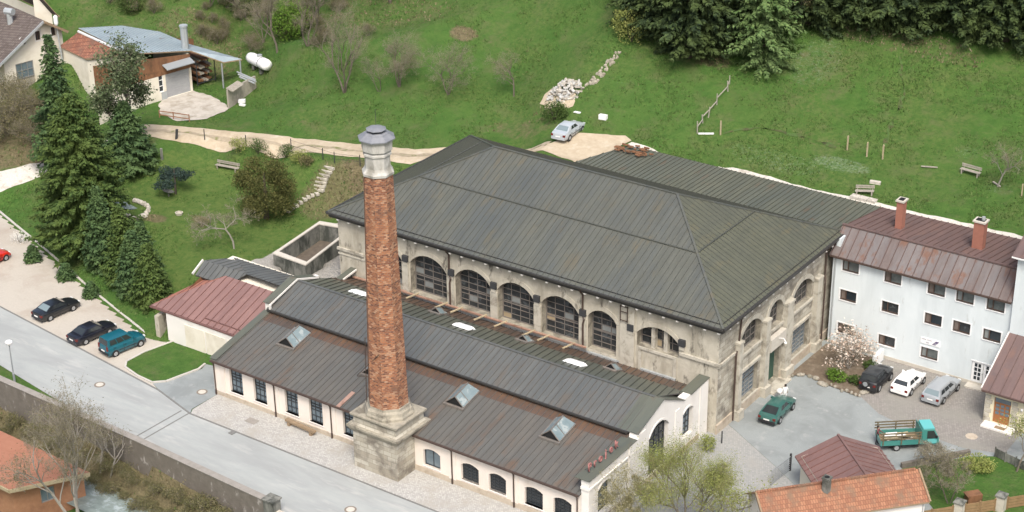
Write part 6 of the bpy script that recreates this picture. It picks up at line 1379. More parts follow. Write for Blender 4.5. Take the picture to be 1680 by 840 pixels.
mb = MB(); mb.add([(x1-.02,-.66,1.1),(x1-.02,.66,1.1),(x1-.37,.58,1.8),(x1-.37,-.58,1.8)], [(0,1,2,3)]); 
for q in range(4): mb.v[q] = (mb.v[q][0]+.03, mb.v[q][1], mb.v[q][2])
mb.build('windscreen', 'car_glass', tr, local=True)
for s_ in (-1,1):
    mb = MB(); mb.add([(x0+.4,s_*.815,1.08),(x1-.15,s_*.815,1.08),(x1-.48,s_*.735,1.74),(x0+.4,s_*.74,1.74)], [(0,1,2,3) if s_ < 0 else (3,2,1,0)]); mb.build('side_window', 'car_glass', tr, local=True)
    mb = MB(); mb.box(x1-.04,x1+.04,min(s_*.45,s_*.7),max(s_*.45,s_*.7),.68,.86); mb.build('headlight', 'light_clear', tr, local=True)
    mb = MB(); mb.box(x1-.3,x1-.2,min(s_*.82,s_*1.0),max(s_*.82,s_*1.0),1.15,1.35); mb.build('mirror', 'trim_black', tr, local=True)
    mb = MB(); mb.box(x0+.45,x1-.2,s_*.83-.01,s_*.83+.01,.62,1.02); mb.build('door', 'paint_turq_light', tr, local=True)
mb = MB(); mb.box(x1-.05,x1+.08,-.78,.78,.38,.55); mb.build('bumper', 'trim_black', tr, local=True)
wheels(tr, (xa, xb), .82, .31)

# ================================================================== PEOPLE
def person(label, p, hd, top, legs, height=1.74, hair='hair', arm_l=None, arm_r=None):
    t = thing('person', label, 'person', tuple(p), hd); s = height/1.75
    J = dict(pel=(0,0,.95),abd=(0,0,1.12),che=(0,.0,1.32),nk=(0,0,1.47),hd0=(.015,0,1.56),hd1=(.03,0,1.66),hd2=(.015,0,1.72),
             shl=(0,.17,1.42),ell=(-.03,.25,1.15),wrl=(.06,.26,.92),shr=(0,-.17,1.42),elr=(-.03,-.25,1.15),wrr=(.06,-.26,.92),
             hil=(0,.09,.9),knl=(.05,.1,.5),anl=(.0,.1,.09),tol=(.16,.11,.04),hir=(0,-.09,.9),knr=(-.02,-.1,.5),anr=(-.1,-.1,.09),tor=(.06,-.11,.04))
    if arm_l: J['ell'], J['wrl'] = arm_l
    if arm_r: J['elr'], J['wrr'] = arm_r
    rad = dict(pel=.135,abd=.12,che=.145,nk=.055,hd0=.075,hd1=.088,hd2=.06,shl=.07,ell=.048,wrl=.034,shr=.07,elr=.048,wrr=.034,hil=.1,knl=.062,anl=.042,tol=.035,hir=.1,knr=.062,anr=.042,tor=.035)
    E = [('pel','abd'),('abd','che'),('che','nk'),('nk','hd0'),('hd0','hd1'),('hd1','hd2'),('che','shl'),('shl','ell'),('ell','wrl'),('che','shr'),('shr','elr'),('elr','wrr'),('pel','hil'),('hil','knl'),('knl','anl'),('anl','tol'),('pel','hir'),('hir','knr'),('knr','anr'),('anr','tor')]
    names = list(J); V_ = [Vector(J[k])*s for k in names]; ed = [(names.index(a), names.index(b)) for a, b in E]; rd = [rad[k]*s for k in names]
    for wr, el in (('wrl','ell'),('wrr','elr')):
        w_ = Vector(J[wr])*s; d_ = (w_-Vector(J[el])*s).normalized(); sd_ = d_.cross(Vector((1,0,.1))).normalized(); b0 = len(V_); V_.append(w_+d_*.07); rd.append(.036); ed.append((names.index(wr), b0))
        for k, (o_, ln) in enumerate(((-.03,.075),(-.01,.085),(.01,.08),(.03,.062))):
            V_ += [w_+d_*.1+sd_*o_, w_+d_*(.1+ln)+sd_*o_+Vector((.02,0,0))]; rd += [.01,.009]; ed += [(b0, len(V_)-2), (len(V_)-2, len(V_)-1)]
        V_ += [w_+d_*.06+sd_*.02+Vector((.04,0,0)), w_+d_*.11+Vector((.06,0,0))]; rd += [.011,.009]; ed += [(b0, len(V_)-2), (len(V_)-2, len(V_)-1)]
    me_ = bpy.data.meshes.new('body'); me_.from_pydata([tuple(v) for v in V_], ed, []); ob = bpy.data.objects.new('body', me_); COL.objects.link(ob)
    sk = ob.modifiers.new('skin','SKIN'); me_.skin_vertices[0].data[0].use_root = True
    for i, r_ in enumerate(rd): me_.skin_vertices[0].data[i].radius = (r_, r_)
    ss = ob.modifiers.new('sub','SUBSURF'); ss.levels = ss.render_levels = 1
    dg = bpy.context.evaluated_depsgraph_get(); m2 = bpy.data.meshes.new_from_object(ob.evaluated_get(dg)); bpy.data.objects.remove(ob)
    for k in ('skin', top, legs, 'trim_black'): m2.materials.append(MATS[k])
    m2.polygons.foreach_set('use_smooth', [True]*len(m2.polygons))
    for f in m2.polygons:
        z = f.center.z/s; f.material_index = 3 if z < .11 else 2 if z < .97 and abs(f.center.y) < .2*s else 1 if z < 1.47 and z > 1.0 else 0 if z >= 1.47 else (0 if abs(f.center.y) > .2*s else 2)
    finish(bpy.data.objects.new('body', m2), 'body', t)
    mb = MB(); 
    for i in range(5):
        a0 = i/4*1.5
    mb.lathe([(.1*s,1.6*s),(.108*s,1.68*s),(.09*s,1.74*s),(.04*s,1.775*s)], (-.015*s,0,0), 12); mb.build('hair', hair, t, local=True, smooth=True)
    mb = MB()
    for y in (-.033,.033): mb.lathe([(.012,0),(.012,.016)], (.108*s,y*s,1.635*s), 6)
    mb.obox((.1*s,-.012,1.595*s), (.03,0,0), (0,.024,0), (0,0,.04), 1); mb.obox((.098*s,-.025,1.565*s), (.008,0,0), (0,.05,0), (0,0,.012), 2); mb.build('face', ['hair','skin','light_red'], t, local=True)
    for s_ in (-1,1): mb = MB(); mb.lathe([(.012,0),(.022,.02),(.012,.055)], (.01*s,s_*.09*s,1.6*s), 6); mb.build('ear', 'skin', t, local=True)
    return t
pp = G(1287,659,.006); person('person in white clothes with dark hair standing in front of the green car', pp, 2.4, 'cloth_white', 'cloth_white', 1.72)
g = G(1280.5,655,.006); mb = MB(); mb.lathe([(.2,.55),(.34,.68),(.36,.85),(.2,1.0)], g, 10, 0, 0, None, 1.2, .8); o_ = mb.build('white_bundle', 'white_paint', smooth=True); tag(o_, 'white bundle held at waist height beside the person in white', 'bundle')
mb = MB(); mb.lathe([(.3,.0),(.36,.1),(.33,.5),(.2,.56)], g, 10, 0, 0, None, 1, .8); o_ = mb.build('grey_bin', 'steel_grey'); tag(o_, 'grey bin under the white bundle by the green car', 'bin')
pp = G(1438.5,729,.006); person('person in maroon top and black trousers behind the truck tailboard', pp, .15, 'cloth_maroon', 'cloth_dark', 1.76, arm_l=((.12,.24,1.2),(.32,.18,1.15)), arm_r=((.12,-.24,1.2),(.32,-.18,1.15)))

# ================================================================== VEGETATION
class NM:                      # numpy mesh accumulator for foliage
    def __init__(s): s.q = []
    def tris(s, a, b, c): s.q.append(np.stack([a, b, c], 1))
    def build(s, name, mat, parent=None, kind=None):
        Q = np.concatenate(s.q, 0); n_ = len(Q); me_ = bpy.data.meshes.new(name)
        me_.vertices.add(n_*3); me_.loops.add(n_*3); me_.polygons.add(n_)
        me_.vertices.foreach_set('co', Q.reshape(-1).astype(np.float32)); me_.loops.foreach_set('vertex_index', np.arange(n_*3, dtype=np.int32))
        me_.polygons.foreach_set('loop_start', np.arange(0, n_*3, 3, dtype=np.int32)); me_.polygons.foreach_set('loop_total', np.full(n_, 3, np.int32))
        me_.materials.append(MATS[mat]); me_.update(calc_edges=True); o_ = bpy.data.objects.new(name, me_); finish(o_, name, parent)
        if kind: o_['kind'] = kind
        return o_
def unit(v): return v/np.maximum(np.linalg.norm(v, axis=-1, keepdims=True), 1e-6)
def conifer(h, r_, seed, mat, name, label, dens=1., droop=.35, base=.06, group=None, shape=.85, bark='bark_dark', spray=.5, ragged=.25):
    g_ = np.random.default_rng(seed); t = thing(name, label, 'tree', (0,0,0), 0, group)
    mb = MB(); mb.tube([(0,0,-.4),(0,0,h*.5),(0,0,h*.97)], [.022*h+.05,.012*h+.03,.02], 7); mb.build('trunk', bark, t, local=True)
    nm = NM(); z = base*h; P0_, D_, S_ = [], [], []
    while z < h*.985:
        f = 1-z/h; L = r_*f**shape*(1 if f < .93 else .8); nb_ = max(4, int((5+6*f)*dens)); a0 = g_.uniform(0, 6.28)
        for k in range(nb_):
            a = a0+k*6.283/nb_+g_.normal(0,.2); Lb = L*g_.uniform(1-ragged*1.6, 1+ragged*.5); el_ = g_.normal(.12-.1*f, .08)
            d_ = np.array([math.cos(a), math.sin(a), 0]); ns = max(3, int(Lb/.26*dens))
            s_ = np.linspace(.12, 1, ns)+g_.normal(0,.02,ns)
            pos = d_*s_[:,None]*Lb; pos[:,2] = z+el_*s_*Lb-droop*Lb*s_**2*.55+np.maximum(0, s_-.75)*Lb*.25
            side = np.array([-d_[1], d_[0], 0]); wdt = (.22+.30*Lb*(1-s_))*1.0
            for rep in range(2):
                sg = 1 if rep else -1
                P0_.append(pos+g_.normal(0,.07,(ns,3))); D_.append(unit(d_*g_.uniform(.5,1.1,(ns,1))+side*sg*g_.uniform(.3,1.2,(ns,1))+np.stack([g_.normal(0,.15,ns),g_.normal(0,.15,ns),g_.normal(-.28,.2,ns)],1))); S_.append(np.minimum(.25+wdt, .95)*g_.uniform(.7,1.2,ns)*spray/.5)
        z += h*.034*(.55+.7*f)*(1+g_.normal(0,.12))/max(.6,dens**.3)
    P0_, D_, S_ = np.concatenate(P0_), np.concatenate(D_), np.concatenate(S_)[:,None]
    n_ = len(P0_); U_ = unit(np.cross(D_, np.array([0,0,1.])+g_.normal(0,.35,(n_,3)))); W_2 = np.cross(U_, D_)
    tip = P0_+D_*S_
    nm.tris(P0_-D_*S_*.1, P0_+D_*S_*.45+U_*S_*.30, tip); nm.tris(P0_-D_*S_*.1, tip-W_2*S_*.08, P0_+D_*S_*.45-U_*S_*.30)
    # hanging twigs
    e_ = P0_+D_*S_*.5; nm.tris(e_-U_*S_*.16, e_+U_*S_*.16, e_+D_*S_*.25+np.array([0,0,-1.])*S_*.45)
    nm.build('crown', mat, t); return t
def blobcrown(nm, g_, c_, rad, n_, size, hollow=.55, flat=1.):
    """leaf-sized faces in an uneven ellipsoid, denser towards its shell"""
    d_ = unit(g_.normal(size=(n_,3))); rr_ = (hollow+(1-hollow)*g_.random((n_,1))**.6)
    lump = 1+.16*np.sin(d_[:,:1]*5+c_[0])*np.cos(d_[:,1:2]*4.3+c_[1])+.12*np.sin(d_[:,2:]*7+c_[2])
    p = np.array(c_)+d_*rr_*lump*np.array(rad); a = unit(g_.normal(size=(n_,3))+d_*.4); b_ = unit(np.cross(a, g_.normal(size=(n_,3)))); s_ = size*g_.uniform(.6,1.4,(n_,1))
    nm.tris(p-a*s_*.5, p+b_*s_*.45, p+a*s_*.5)
def branching(seed, h, spread, levels=4, forks=3, r0=None, lean=.0, trunk_frac=.3, stems=1, upright=.5, twist=.35):
    """limb skeleton: list of (p,q,r0,r1), and the twig tips"""
    g_ = random.Random(seed); segs, tips = [], []
    def grow(p, d, L, r_, lv):
        q = p; dd_ = d.copy(); k = 3
        for i in range(k):
            dd_ = (dd_+Vector((g_.gauss(0,twist*.4),g_.gauss(0,twist*.4),g_.gauss(.03,.08)))).normalized(); q2 = q+dd_*L/k; ra, rb2 = r_*(1-.28*i/k), r_*(1-.28*(i+1)/k); segs.append((q,q2,ra,rb2)); q = q2
            if lv > 0 and i > 0:
                for _ in range(1 if lv > 1 else 2):
                    sd_ = Vector((g_.gauss(0,1),g_.gauss(0,1),g_.gauss(.15,.5))); sd_ = (sd_-dd_*sd_.dot(dd_)).normalized(); grow(q, (dd_*upright+sd_*spread).normalized(), L*g_.uniform(.45,.7), r_*.45, lv-1)
        if lv > 0:
            for f in range(forks):
                sd_ = Vector((g_.gauss(0,1),g_.gauss(0,1),g_.gauss(.2,.5))); sd_ = (sd_-dd_*sd_.dot(dd_)).normalized(); grow(q, (dd_*(upright+.35)+sd_*spread*g_.uniform(.5,1.1)).normalized(), L*g_.uniform(.6,.85), r_*.62, lv-1)
        else: tips.append(q)
    r0 = r0 or h*.018
    for k in range(stems):
        a = k*6.28/stems+g_.random(); o_ = Vector((math.cos(a),math.sin(a),0))*(.0 if stems == 1 else .25); d = (Vector((0,0,1))+o_*(1.2 if stems > 1 else 0)+Vector((lean,0,0))).normalized(); grow(o_*.4, d, h*trunk_frac, r0/(1 if stems == 1 else 1.5), levels)
    zmax = max(q.z for _, q, _, _ in segs); f = h/zmax
    return [(p*f, q*f, a, b) for p, q, a, b in segs], [t_*f for t_ in tips]
def baretree(seed, h, name, label, bark='bark', twig='twig', leaf=None, ln=3, ls=.12, jit=.25, cat='tree', group=None, twigs=3, tl=.5, thin=1., **kw):
    segs, tips = branching(seed, h, **kw); t = thing(name, label, cat, (0,0,0), 0, group); g_ = np.random.default_rng(seed)
    mb = MB(); thr = max(s[2] for s in segs)*.22
    for p, q, a, b in segs:
        if a > thr: mb.tube([p-(q-p)*.05,q], [a,b], 5 if a > thr*2 else 4, cap=False)
    mb.tube([(0,0,-.5),tuple(segs[0][0]+Vector((0,0,.05)))], [segs[0][2]*1.25,segs[0][2]], 6, cap=False)
    mb.build('trunk', bark, t, local=True)
    nm = NM(); P_ = np.array([list(p) for p, q, a, b in segs if a <= thr]); Q_ = np.array([list(q) for p, q, a, b in segs if a <= thr]); A_ = np.array([[max(a,.012)*thin] for p, q, a, b in segs if a <= thr])
    def sticks(P_, Q_, A_):
        D_ = unit(Q_-P_); U_ = unit(np.cross(D_, g_.normal(size=D_.shape))); W_2 = np.cross(D_, U_); nm.tris(P_-U_*A_, P_+U_*A_, Q_); nm.tris(P_-W_2*A_, P_+W_2*A_, Q_)
    if len(P_): sticks(P_, Q_, A_)
    tp = np.array([list(x) for x in tips]); 
    if twigs:
        b_ = np.repeat(tp, twigs, 0); e_ = b_+(unit(g_.normal(size=b_.shape)+np.array([0,0,.35]))*tl*g_.uniform(.4,1.1,(len(b_),1))); sticks(b_-(e_-b_)*.15, e_, np.full((len(b_),1), .011*thin)); ends = e_
    else: ends = tp
    nm.build('twigs', twig, t)
    if leaf:
        nm = NM(); p = np.repeat(np.concatenate([ends, tp]), ln, 0)+g_.normal(0,jit,(ln*(len(ends)+len(tp)),3)); a = unit(g_.normal(size=p.shape)); b_ = unit(np.cross(a, g_.normal(size=p.shape))); s_ = ls*g_.uniform(.6,1.5,(len(p),1)); nm.tris(p-a*s_*.5, p+b_*s_*.5, p+a*s_*.5); nm.build('crown', leaf, t)
    return t
def shrub(seed, rx, ry, rz, mat, name, label, n_=900, size=.16, stems=True, group=None, hollow=.5, cat='shrub', bark='bark_dark', lobes=3):
    g_ = np.random.default_rng(seed); t = thing(name, label, cat, (0,0,0), 0, group); nm = NM()
    blobcrown(nm, g_, (0,0,rz*.85), (rx,ry,rz), n_, size, hollow)
    for k in range(lobes): a = g_.uniform(0,6.28); blobcrown(nm, g_, (math.cos(a)*rx*.5,math.sin(a)*ry*.5,rz*g_.uniform(.7,1.3)), (rx*.55,ry*.55,rz*.6), n_//4, size, .4)
    mb = MB()
    for k in range(5): a = g_.uniform(0,6.28); mb.tube([(0,0,-.15),(math.cos(a)*rx*.3,math.sin(a)*ry*.3,rz*.8),(math.cos(a)*rx*.55,math.sin(a)*ry*.55,rz*1.3)], [.05,.035,.012], 4, cap=False)
    mb.build('stem', bark, t, local=True); nm.build('foliage', mat, t); return t
def at(t, px, py, z=None, rz=None):
    p = T(px, py) if z is None else G(px, py, z); t.location = p; 
    if rz is not None: t.rotation_euler = (0,0,rz)
    return t
# conifers left
at(conifer(16.6,5.9,1,'spruce_olive','spruce_tree','tallest broad olive green spruce between gravel lot and garden',2.0,.3,.02,spray=.36,shape=.55,ragged=.25),143,402)
at(conifer(14.5,3.6,2,'spruce_dark','spruce_tree','dark narrow spruce in front of the farmhouse door',1.1,.35,.03,spray=.5),104,262)
at(conifer(7.5,4.2,3,'spruce_dark','spruce_tree','low wide dark spruce at the roadside under the pale leafy tree',1.2,.3,.05,spray=.5),212,272)
at(conifer(8.6,2.35,4,'spruce_dark','spruce_tree','dark spruce in the row, right against the tallest spruce',1.5,.22,.02,spray=.38,shape=.78),172,436)
at(conifer(8.2,2.35,5,'spruce_olive','spruce_tree','olive spruce in the middle of the row above the bank',1.5,.22,.02,spray=.38,shape=.78),206,460)
at(conifer(6.6,2.27,6,'spruce_dark','spruce_tree','short dark spruce in the row leading to the garage',1.5,.22,.02,spray=.38,shape=.78),224,480)
at(conifer(6.2,2.27,7,'spruce_olive','spruce_tree','yellowish spruce nearest the red garage roof',1.5,.22,.02,spray=.38,shape=.78),250,494)
at(conifer(6.0,1.93,8,'spruce_dark','spruce_tree','small spruce on the lawn side of the row',1.5,.22,.02,spray=.38,shape=.78),238,455)
for k, (px, py, s_, lab) in enumerate(((55,428,.9,'small bushy conifer on the bank nearest the white flowering bush'),(109,458,.95,'small bushy conifer in the middle of the lower bank'),(150,486,.8,'small bushy conifer on the bank above the single black car'))): at(conifer(1.9*s_,1.1*s_,20+k,'spruce_dark','young_conifer',lab,1.3,.2,.02,spray=.3),px,py)
at(baretree(31,13.5,'leafy_tree','pale grey green leafy tree behind the dark spruces',bark='bark',leaf='leaf_grey',ln=7,ls=.3,jit=.45,levels=4,spread=.62,forks=2,trunk_frac=.3,twigs=2,upright=.75),205,262)
t = thing('blue_spruce','low spreading dark blue green spruce on the lawn','tree'); g_ = np.random.default_rng(44); nm = NM()
for k in range(9): a = g_.uniform(0,6.28); d_ = g_.uniform(.6,1.7); blobcrown(nm, g_, (math.cos(a)*d_,math.sin(a)*d_,g_.uniform(1.3,2.6)), (.85,.85,.35), 330, .22, .3)
mb = MB(); mb.tube([(0,0,-.3),(.1,0,1.4),(0,.1,2.8)], [.13,.1,.04], 6); mb.build('trunk','bark_dark',t,local=True); nm.build('crown','spruce_blue',t); at(t,288,318)
t = thing('yew_tree','large rounded brownish green yew on the lawn beside the steps','tree'); g_ = np.random.default_rng(45); nm = NM()
for k in range(34):
    a = g_.uniform(0,6.28); z_ = g_.uniform(.9,6.4); d_ = (1-((z_-2.9)/4.1)**2)**.5*2.7*g_.uniform(.6,1.05); blobcrown(nm, g_, (math.cos(a)*d_,math.sin(a)*d_,z_), (.95,.95,.85), 420, .19, .35)
blobcrown(nm, g_, (0,0,3.2), (2.5,2.5,2.9), 4200, .2, .55); mb = MB(); mb.tube([(0,0,-.3),(.05,0,1.5),(0,.1,5)], [.32,.25,.08], 7); mb.build('trunk','bark_dark',t,local=True); nm.build('crown','yew_leaf',t); at(t,437,358)
at(baretree(51,5.4,'bare_fruit_tree','leafless fruit tree standing alone on the lawn before the yew',bark='bark_grey',twig='twig',levels=4,spread=.95,forks=2,trunk_frac=.34,upright=.35,twigs=3,tl=.5,leaf='leaf_brown',ln=1,ls=.06),384,408)
at(shrub(52,.9,.9,.5,'leaf_brown','low_shrub','low reddish brown shrub on the lawn left of the fruit tree',500,.1),331,372)
at(shrub(53,1.1,.9,.7,'flower_white','flowering_shrub','white flowering bush at the edge of the gravel lot',420,.1,hollow=.2),32,398)
at(shrub(54,1.5,1.2,1.0,'leaf_bush','garden_bush','rounded bright green bush between car and rubble heap',1500,.16),910,196)
for k, (px, py, s_, m_, lab) in enumerate(((395,248,1.1,'leaf_willow','feathery pale green bush at the roadside left of the yew top'),(424,252,1.2,'leaf_bush','green bush touching the top of the yew'),(470,258,1.0,'leaf_bush','green roadside bush just right of the yew top'),(491,266,1.0,'leaf_willow','yellowish roadside bush left of the steps'),(503,272,.8,'leaf_brown','brownish bush beside the top of the steps'),(520,352,.0,'leaf_brown',''))):
    if s_: at(shrub(60+k,1.1*s_,1.0*s_,.75*s_,m_,'roadside_bush',lab,620,.14,hollow=.2),px,py)
for k, (px, py, s_) in enumerate(((12,222,1.5),(38,214,1.3),(8,190,1.3),(55,240,1.1),(30,180,1.2),(62,205,1.2),(-8,240,1.5))):
    if k == 0: tb = baretree(70,3.6,'thicket_shrub','brown leafless thicket shrub below the farmhouse wall',stems=5,levels=3,spread=.7,forks=2,trunk_frac=.4,leaf='leaf_brown',ln=2,ls=.1,jit=.3,cat='shrub',twigs=2,tl=.6,thin=.6,group='thicket below the farmhouse'); at(tb,px,py); tb.scale = (s_,)*3
    else: dup(tb, T(px,py), k*1.3, None, s_)
# meadow shrubs and small trees
for k, (px, py, h, sd_, lab, kw) in enumerate(((565,152,9.5,81,'tall bare multi-stemmed tree on the meadow, highest of its row',dict(stems=3,levels=4,spread=.5,forks=2,trunk_frac=.42,upright=.9)),(655,142,6.5,82,'dense dark bare shrub tree in the middle of the meadow',dict(stems=4,levels=4,spread=.6,forks=2,trunk_frac=.35)),
      (735,155,6.2,83,'greenish budding small tree between two bare shrubs on the meadow',dict(stems=3,levels=4,spread=.7,forks=2,trunk_frac=.3)),(843,158,5.6,84,'bare purplish small tree below the rubble heap side',dict(stems=1,levels=4,spread=.75,forks=2,trunk_frac=.3)),(622,150,4.0,85,'thin bare sapling beside the dense dark shrub tree',dict(stems=2,levels=3,spread=.5,forks=2,trunk_frac=.4)),(1637,306,4.8,86,'bare grey tree on the meadow right of the bench',dict(stems=1,levels=4,spread=.6,forks=2,trunk_frac=.32)))):
    at(baretree(sd_,h,'meadow_tree',lab,bark='bark_grey' if k in (5,) else 'bark',twig='twig',leaf='leaf_fresh' if k in (2,) else 'leaf_brown',ln=1,ls=.07,jit=.25,twigs=2,tl=.55,thin=.55,**kw),px,py)
at(shrub(90,2.6,2.2,2.6,'leaf_fresh','spring_bush','vivid fresh green bush at the wood edge above the gas tank',2600,.26,hollow=.35),478,62)
at(shrub(91,3.0,2.2,2.0,'leaf_bush','evergreen_bush','dark green bush among bare trees above the blue roof',1900,.26,hollow=.35),402,22); at(shrub(92,1.8,1.5,1.3,'leaf_bush','evergreen_bush','dark green bush at the upper edge behind the farm flue',1000,.24,hollow=.3),215,20)
rr = random.Random(99); wl_lab = 'bare brown tree in the scrubby wood above the farm'
wp_ = [baretree(100+k,7.5,'wood_tree',wl_lab,stems=1+2*(k%2),levels=4,spread=.5,forks=2,trunk_frac=.4,upright=.8,leaf='leaf_brown',ln=1,ls=.09,jit=.35,twigs=2,tl=.8,thin=.6,group='bare trees in the wood above the farm') for k in range(4)]
sp_ = [baretree(110+k,2.6,'scrub_shrub','leafless brown shrub in the scrub above the farm roofs',stems=5,levels=3,spread=.75,forks=2,trunk_frac=.4,leaf='leaf_brown',ln=2,ls=.09,jit=.35,twigs=2,tl=.6,thin=.6,cat='shrub',group='scrub above the farm') for k in range(3)]
wt = [(395,28),(432,70),(440,40),(345,10),(300,-5),(250,5),(520,30),(560,10),(600,-5),(640,5),(690,-12),(480,-10),(540,-25),(380,-25),(430,-30),(330,-30),(270,-30),(230,-15),(580,-35),(660,-35),(200,-30),(505,75),(455,85),(720,-30)]
for i, (px, py) in enumerate(wt):
    s_ = rr.uniform(.7,1.25)
    if i < 4: at(wp_[i],px,py,None,rr.uniform(0,6)); wp_[i].scale = (s_,)*3
    else: dup(wp_[i%4], T(px,py) or G(px,py,16), rr.uniform(0,6), None, s_)
i = 0
for k in range(60):
    px, py = rr.uniform(180,640), rr.uniform(-35,95)
    if py > 20+ (px-180)*.12 and px < 330: continue
    if py > 105-abs(px-420)*.25: continue
    q_ = T(px,py)
    if q_ is None: continue
    s_ = rr.uniform(.4,.9)
    if i < 3: sp_[i].location = q_; sp_[i].scale = (s_,)*3
    else: dup(sp_[i%3], q_, rr.uniform(0,6), None, s_)
    i += 1
# forest edge (upper right)
FL = 'tall dark spruce in the dense forest edge above the meadow'
fp_ = [conifer(22+2*k,4.6+.4*k,200+k,'spruce_forest','forest_spruce',FL,1.5,.5,.04,'spruces of the forest edge',.75,spray=.42,ragged=.3) for k in range(4)]
fs_ = [(1085,64),(1130,90),(1175,80),(1070,30),(1110,48),(1160,52),(1205,48),(1322,34),(1362,38),(1402,34),(1445,42),(1485,38),(1528,36),(1568,50),(1608,56),(1650,62),(1700,62),(1745,74),(1345,20),(1390,12),(1430,18),(1475,15),(1520,12),(1565,22),(1610,25),(1655,30),(1700,32),(1290,15),(1240,15),(1190,15),(1140,5),(1095,0),(1060,-15),(1330,-15),(1400,-25),(1470,-25),(1540,-20),(1610,-15),(1680,-10),(1260,-20),(1180,-25),(1110,-35),(1780,40),(1820,80),(1860,60)]
for i, (px, py) in enumerate(fs_):
    p = T(px,py)
    s_ = rr.uniform(.8,1.12)
    if i < 4: fp_[i].location = p; fp_[i].scale = (s_,)*3
    else: dup(fp_[i%4], p, rr.uniform(0,6), None, s_)
at(conifer(15,4.6,210,'larch_leaf','larch_tree','light fresh green larch between the dark spruces at the forest edge',1.25,.35,.03,shape=.62,bark='bark',spray=.34,ragged=.4),1250,104)
at(shrub(211,1.8,1.2,.9,'larch_leaf','forest_edge_bush','light green low bush at the foot of the larch',700,.22,hollow=.2),1262,112)
tt = baretree(212,9,'bare_forest_tree','bare brown tree in the gap between larch and spruces',levels=4,spread=.55,forks=2,trunk_frac=.35,upright=.8,leaf='leaf_brown',ln=2,ls=.16,jit=.4); at(tt,1302,50)
at(shrub(213,2.2,1.6,1.9,'leaf_willow','forest_edge_bush','yellow green bush at the left end of the forest edge',1200,.22,hollow=.3),1036,68)
# magnolia bed
t = baretree(300,4.6,'magnolia','wide magnolia in pink white bloom by the office wall',bark='bark_grey',twig='twig',leaf='flower',ln=1,ls=.21,jit=.2,stems=5,levels=3,spread=.8,forks=2,trunk_frac=.42,upright=.45,twigs=2,tl=.4); at(t,1392,604,.1); t.scale = (1.0,1.0,.85)
at(shrub(301,1.0,.8,.55,'leaf_fresh','low_bush','bright green low bush in front of the magnolia',900,.16),1374,624,.1); at(shrub(302,1.0,.7,.4,'leaf_bush','low_bush','dark green ground bush between magnolia and off-roader',700,.15),1408,630,.1); at(shrub(303,.7,.6,.5,'leaf_bush','low_bush','green bush in the corner beside the white slab box',500,.14),1428,606,.1)
# trees in front of the workshop gable
at(baretree(310,7.9,'willow_tree','yellow green budding tree in front of the workshop gable',bark='bark',twig='twig_green',leaf='leaf_willow',ln=4,ls=.08,jit=.34,stems=3,levels=4,spread=.5,forks=3,trunk_frac=.36,upright=.9,twigs=2,tl=.5,thin=.5),1128,868,0)
at(baretree(311,6.0,'budding_tree','sparse tree with pale buds left of the yellow green tree',bark='bark_grey',twig='twig_green',leaf='leaf_bud',ln=1,ls=.09,jit=.25,stems=3,levels=4,spread=.6,forks=2,trunk_frac=.36,upright=.6,twigs=3,tl=.5),1040,872,0)
at(baretree(312,5.0,'budding_tree','low arching budding tree right of the yellow green tree',bark='bark',twig='twig_green',leaf='leaf_willow',ln=2,ls=.13,jit=.3,stems=3,levels=3,spread=.7,forks=2,trunk_frac=.4,upright=.5),1190,868,0)
at(shrub(313,.8,.7,.8,'leaf_willow','kerb_bush','yellow green bush at the foot of the hall corner',600,.14,hollow=.25),1160,740,0)
# bottom right garden
at(baretree(320,5.2,'bare_garden_tree','reddish brown bare tree on the lawn before the truck',bark='bark',twig='twig',leaf='leaf_brown',ln=1,ls=.09,stems=2,levels=4,spread=.7,forks=2,trunk_frac=.32,upright=.55),1557,826,0)
at(baretree(321,5.4,'green_garden_tree','small tree with fresh olive leaves before the porch house',bark='bark',twig='twig_green',leaf='leaf_willow',ln=3,ls=.13,jit=.25,stems=1,levels=4,spread=.6,forks=2,trunk_frac=.32),1668,774,0)
at(shrub(322,1.5,1.2,.7,'leaf_willow','garden_shrub','spreading olive green shrub in the lawn corner bed',1300,.15,hollow=.35),1603,770,0); at(baretree(323,2.2,'bare_garden_shrub','low bare shrub along the garden wall near the truck',stems=5,levels=3,spread=.8,forks=2,trunk_frac=.4,cat='shrub'),1525,765,0)
# bottom left bank
bk_ = [(130,862,11.5,330,'tall bare tree with several stems before the orange timber house',dict(stems=3,levels=4,spread=.5,forks=2,trunk_frac=.38,upright=.85)),(110,740,5.5,331,'bare sapling on the river bank against the concrete wall',dict(stems=3,levels=3,spread=.5,forks=2,trunk_frac=.4)),(182,782,5.0,332,'leaning pale birch sapling on the river bank',dict(stems=1,levels=3,spread=.5,forks=2,trunk_frac=.45,lean=.6)),(165,775,5.5,333,'slim pale birch sapling left of the leaning one',dict(stems=1,levels=3,spread=.45,forks=2,trunk_frac=.45,lean=.15))]
for px, py, h, sd_, lab, kw in bk_: at(baretree(sd_,h,'bank_tree',lab,bark='bark_grey',twig='twig',leaf='leaf_brown',ln=1,ls=.1,twigs=3,tl=.6,**kw),px,py, -3.2 if py > 820 else None)
bsh = baretree(340,1.5,'bank_shrub','brown leafless shrub on the bank below the river wall',stems=6,levels=2,spread=.8,forks=2,trunk_frac=.45,leaf='leaf_brown',ln=3,ls=.13,jit=.25,cat='shrub',twigs=3,tl=.4,group='scrub on the river bank')
k_ = 0
for x in np.arange(-17,17,.95):
    for rw in (.9,2.1):
        x_ = x+rr.uniform(-.5,.5); y_ = (-27.95-.04*(x_+14.5))-rw-rr.uniform(-.3,.4); p = Vector((x_,y_,th(x_,y_)))
        s_ = rr.uniform(.35,.8)
        if k_ == 0: bsh.location = p
        else: dup(bsh, p, rr.uniform(0,6), None, s_)
        k_ += 1
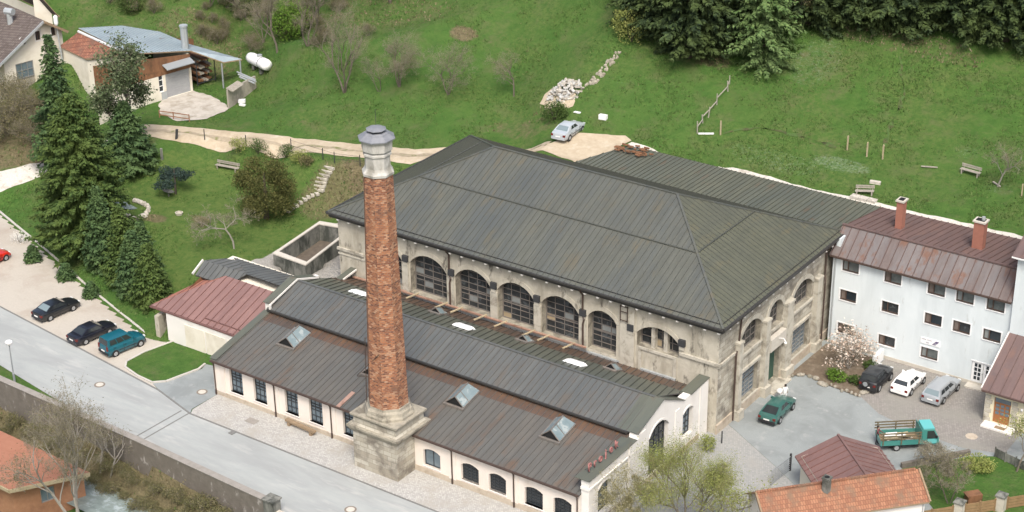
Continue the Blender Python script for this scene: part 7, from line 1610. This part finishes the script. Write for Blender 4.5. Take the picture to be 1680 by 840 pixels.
# scattered flat ground cover: grass tufts, dry stalks, bank litter
def tufts(name, n_, mat, smin, smax, keep, seed):
    g_ = np.random.default_rng(seed); px = g_.uniform(-60,1740,n_*6); py = np.concatenate([g_.uniform(-40,480,n_*5), g_.uniform(480,860,n_)]); P_ = []
    for a, b in sorted(zip(px, py), key=lambda q: (q[0]*7919.13+q[1]*104.729) % 1):
        q_ = T(a, b)
        if q_ is None or not keep(q_, g_): continue
        P_.append((q_.x,q_.y,q_.z))
        if len(P_) >= n_: break
    P_ = np.array(P_); nm = NM()
    for r_ in range(3):
        a = g_.uniform(0,6.28,(len(P_),1)); d_ = np.concatenate([np.cos(a),np.sin(a),np.zeros_like(a)],1); s_ = g_.uniform(smin,smax,(len(P_),1)); o_ = P_+g_.normal(0,.12,P_.shape)*np.array([1,1,.0])-np.array([0,0,.03])
        nm.tris(o_-d_*s_*.35, o_+d_*s_*.35, o_+np.concatenate([g_.normal(0,.3,(len(P_),2)),np.ones((len(P_),1))],1)*s_)
    o_ = nm.build(name, mat); o_['kind'] = 'stuff'; return o_
def zat(q_, ch): return float(ZONE[min(NY-1,max(0,int(round((q_.y-Y0)/ST)))), min(NX-1,max(0,int(round((q_.x-X0)/ST)))), ch])
def isflat(q_):
    i, j = min(NX-1,max(0,int(round((q_.x-X0)/ST)))), min(NY-1,max(0,int(round((q_.y-Y0)/ST)))); return bool(FLAT[j,i]) or (HX0-1 < q_.x < 42 and HY0-1 < q_.y < 29)
onroad = lambda q_: sc.ray_cast is None
def grassy(q_, g_):
    if isflat(q_) or zat(q_,2) > .5: return False
    return g_.random() < (.35 if zat(q_,0) > .5 else 1)
def clear(q_):          # not on a road or a gravel sheet
    return not any(b_.find_nearest(q_, .35)[0] is not None for b_ in SHEETS)
SHEETS = []
for o_ in list(COL.objects):
    if o_.type == 'MESH' and o_.name in ('dirt_road','hillside_parking','driveway_path','gravel_strip','farm_yard'):
        SHEETS.append(BVHTree.FromPolygons([v.co for v in o_.data.vertices], [tuple(p.vertices) for p in o_.data.polygons]))
CL = vnoise(41, 3.2)+.7*vnoise(42, 1.4)
clump = lambda q_: CL[min(NY-1,max(0,int((q_.y-Y0)/ST))), min(NX-1,max(0,int((q_.x-X0)/ST)))]
tufts('grass', 42000, 'grass_blade', .07, .22, lambda q_, g_: clump(q_) > g_.normal(.1,.5) and grassy(q_, g_) and clear(q_), 5)
t_ = tufts('dry_stalks', 6000, 'dry_blade', .08, .3, lambda q_, g_: zat(q_,0) > .42 and not isflat(q_) and clear(q_), 6)
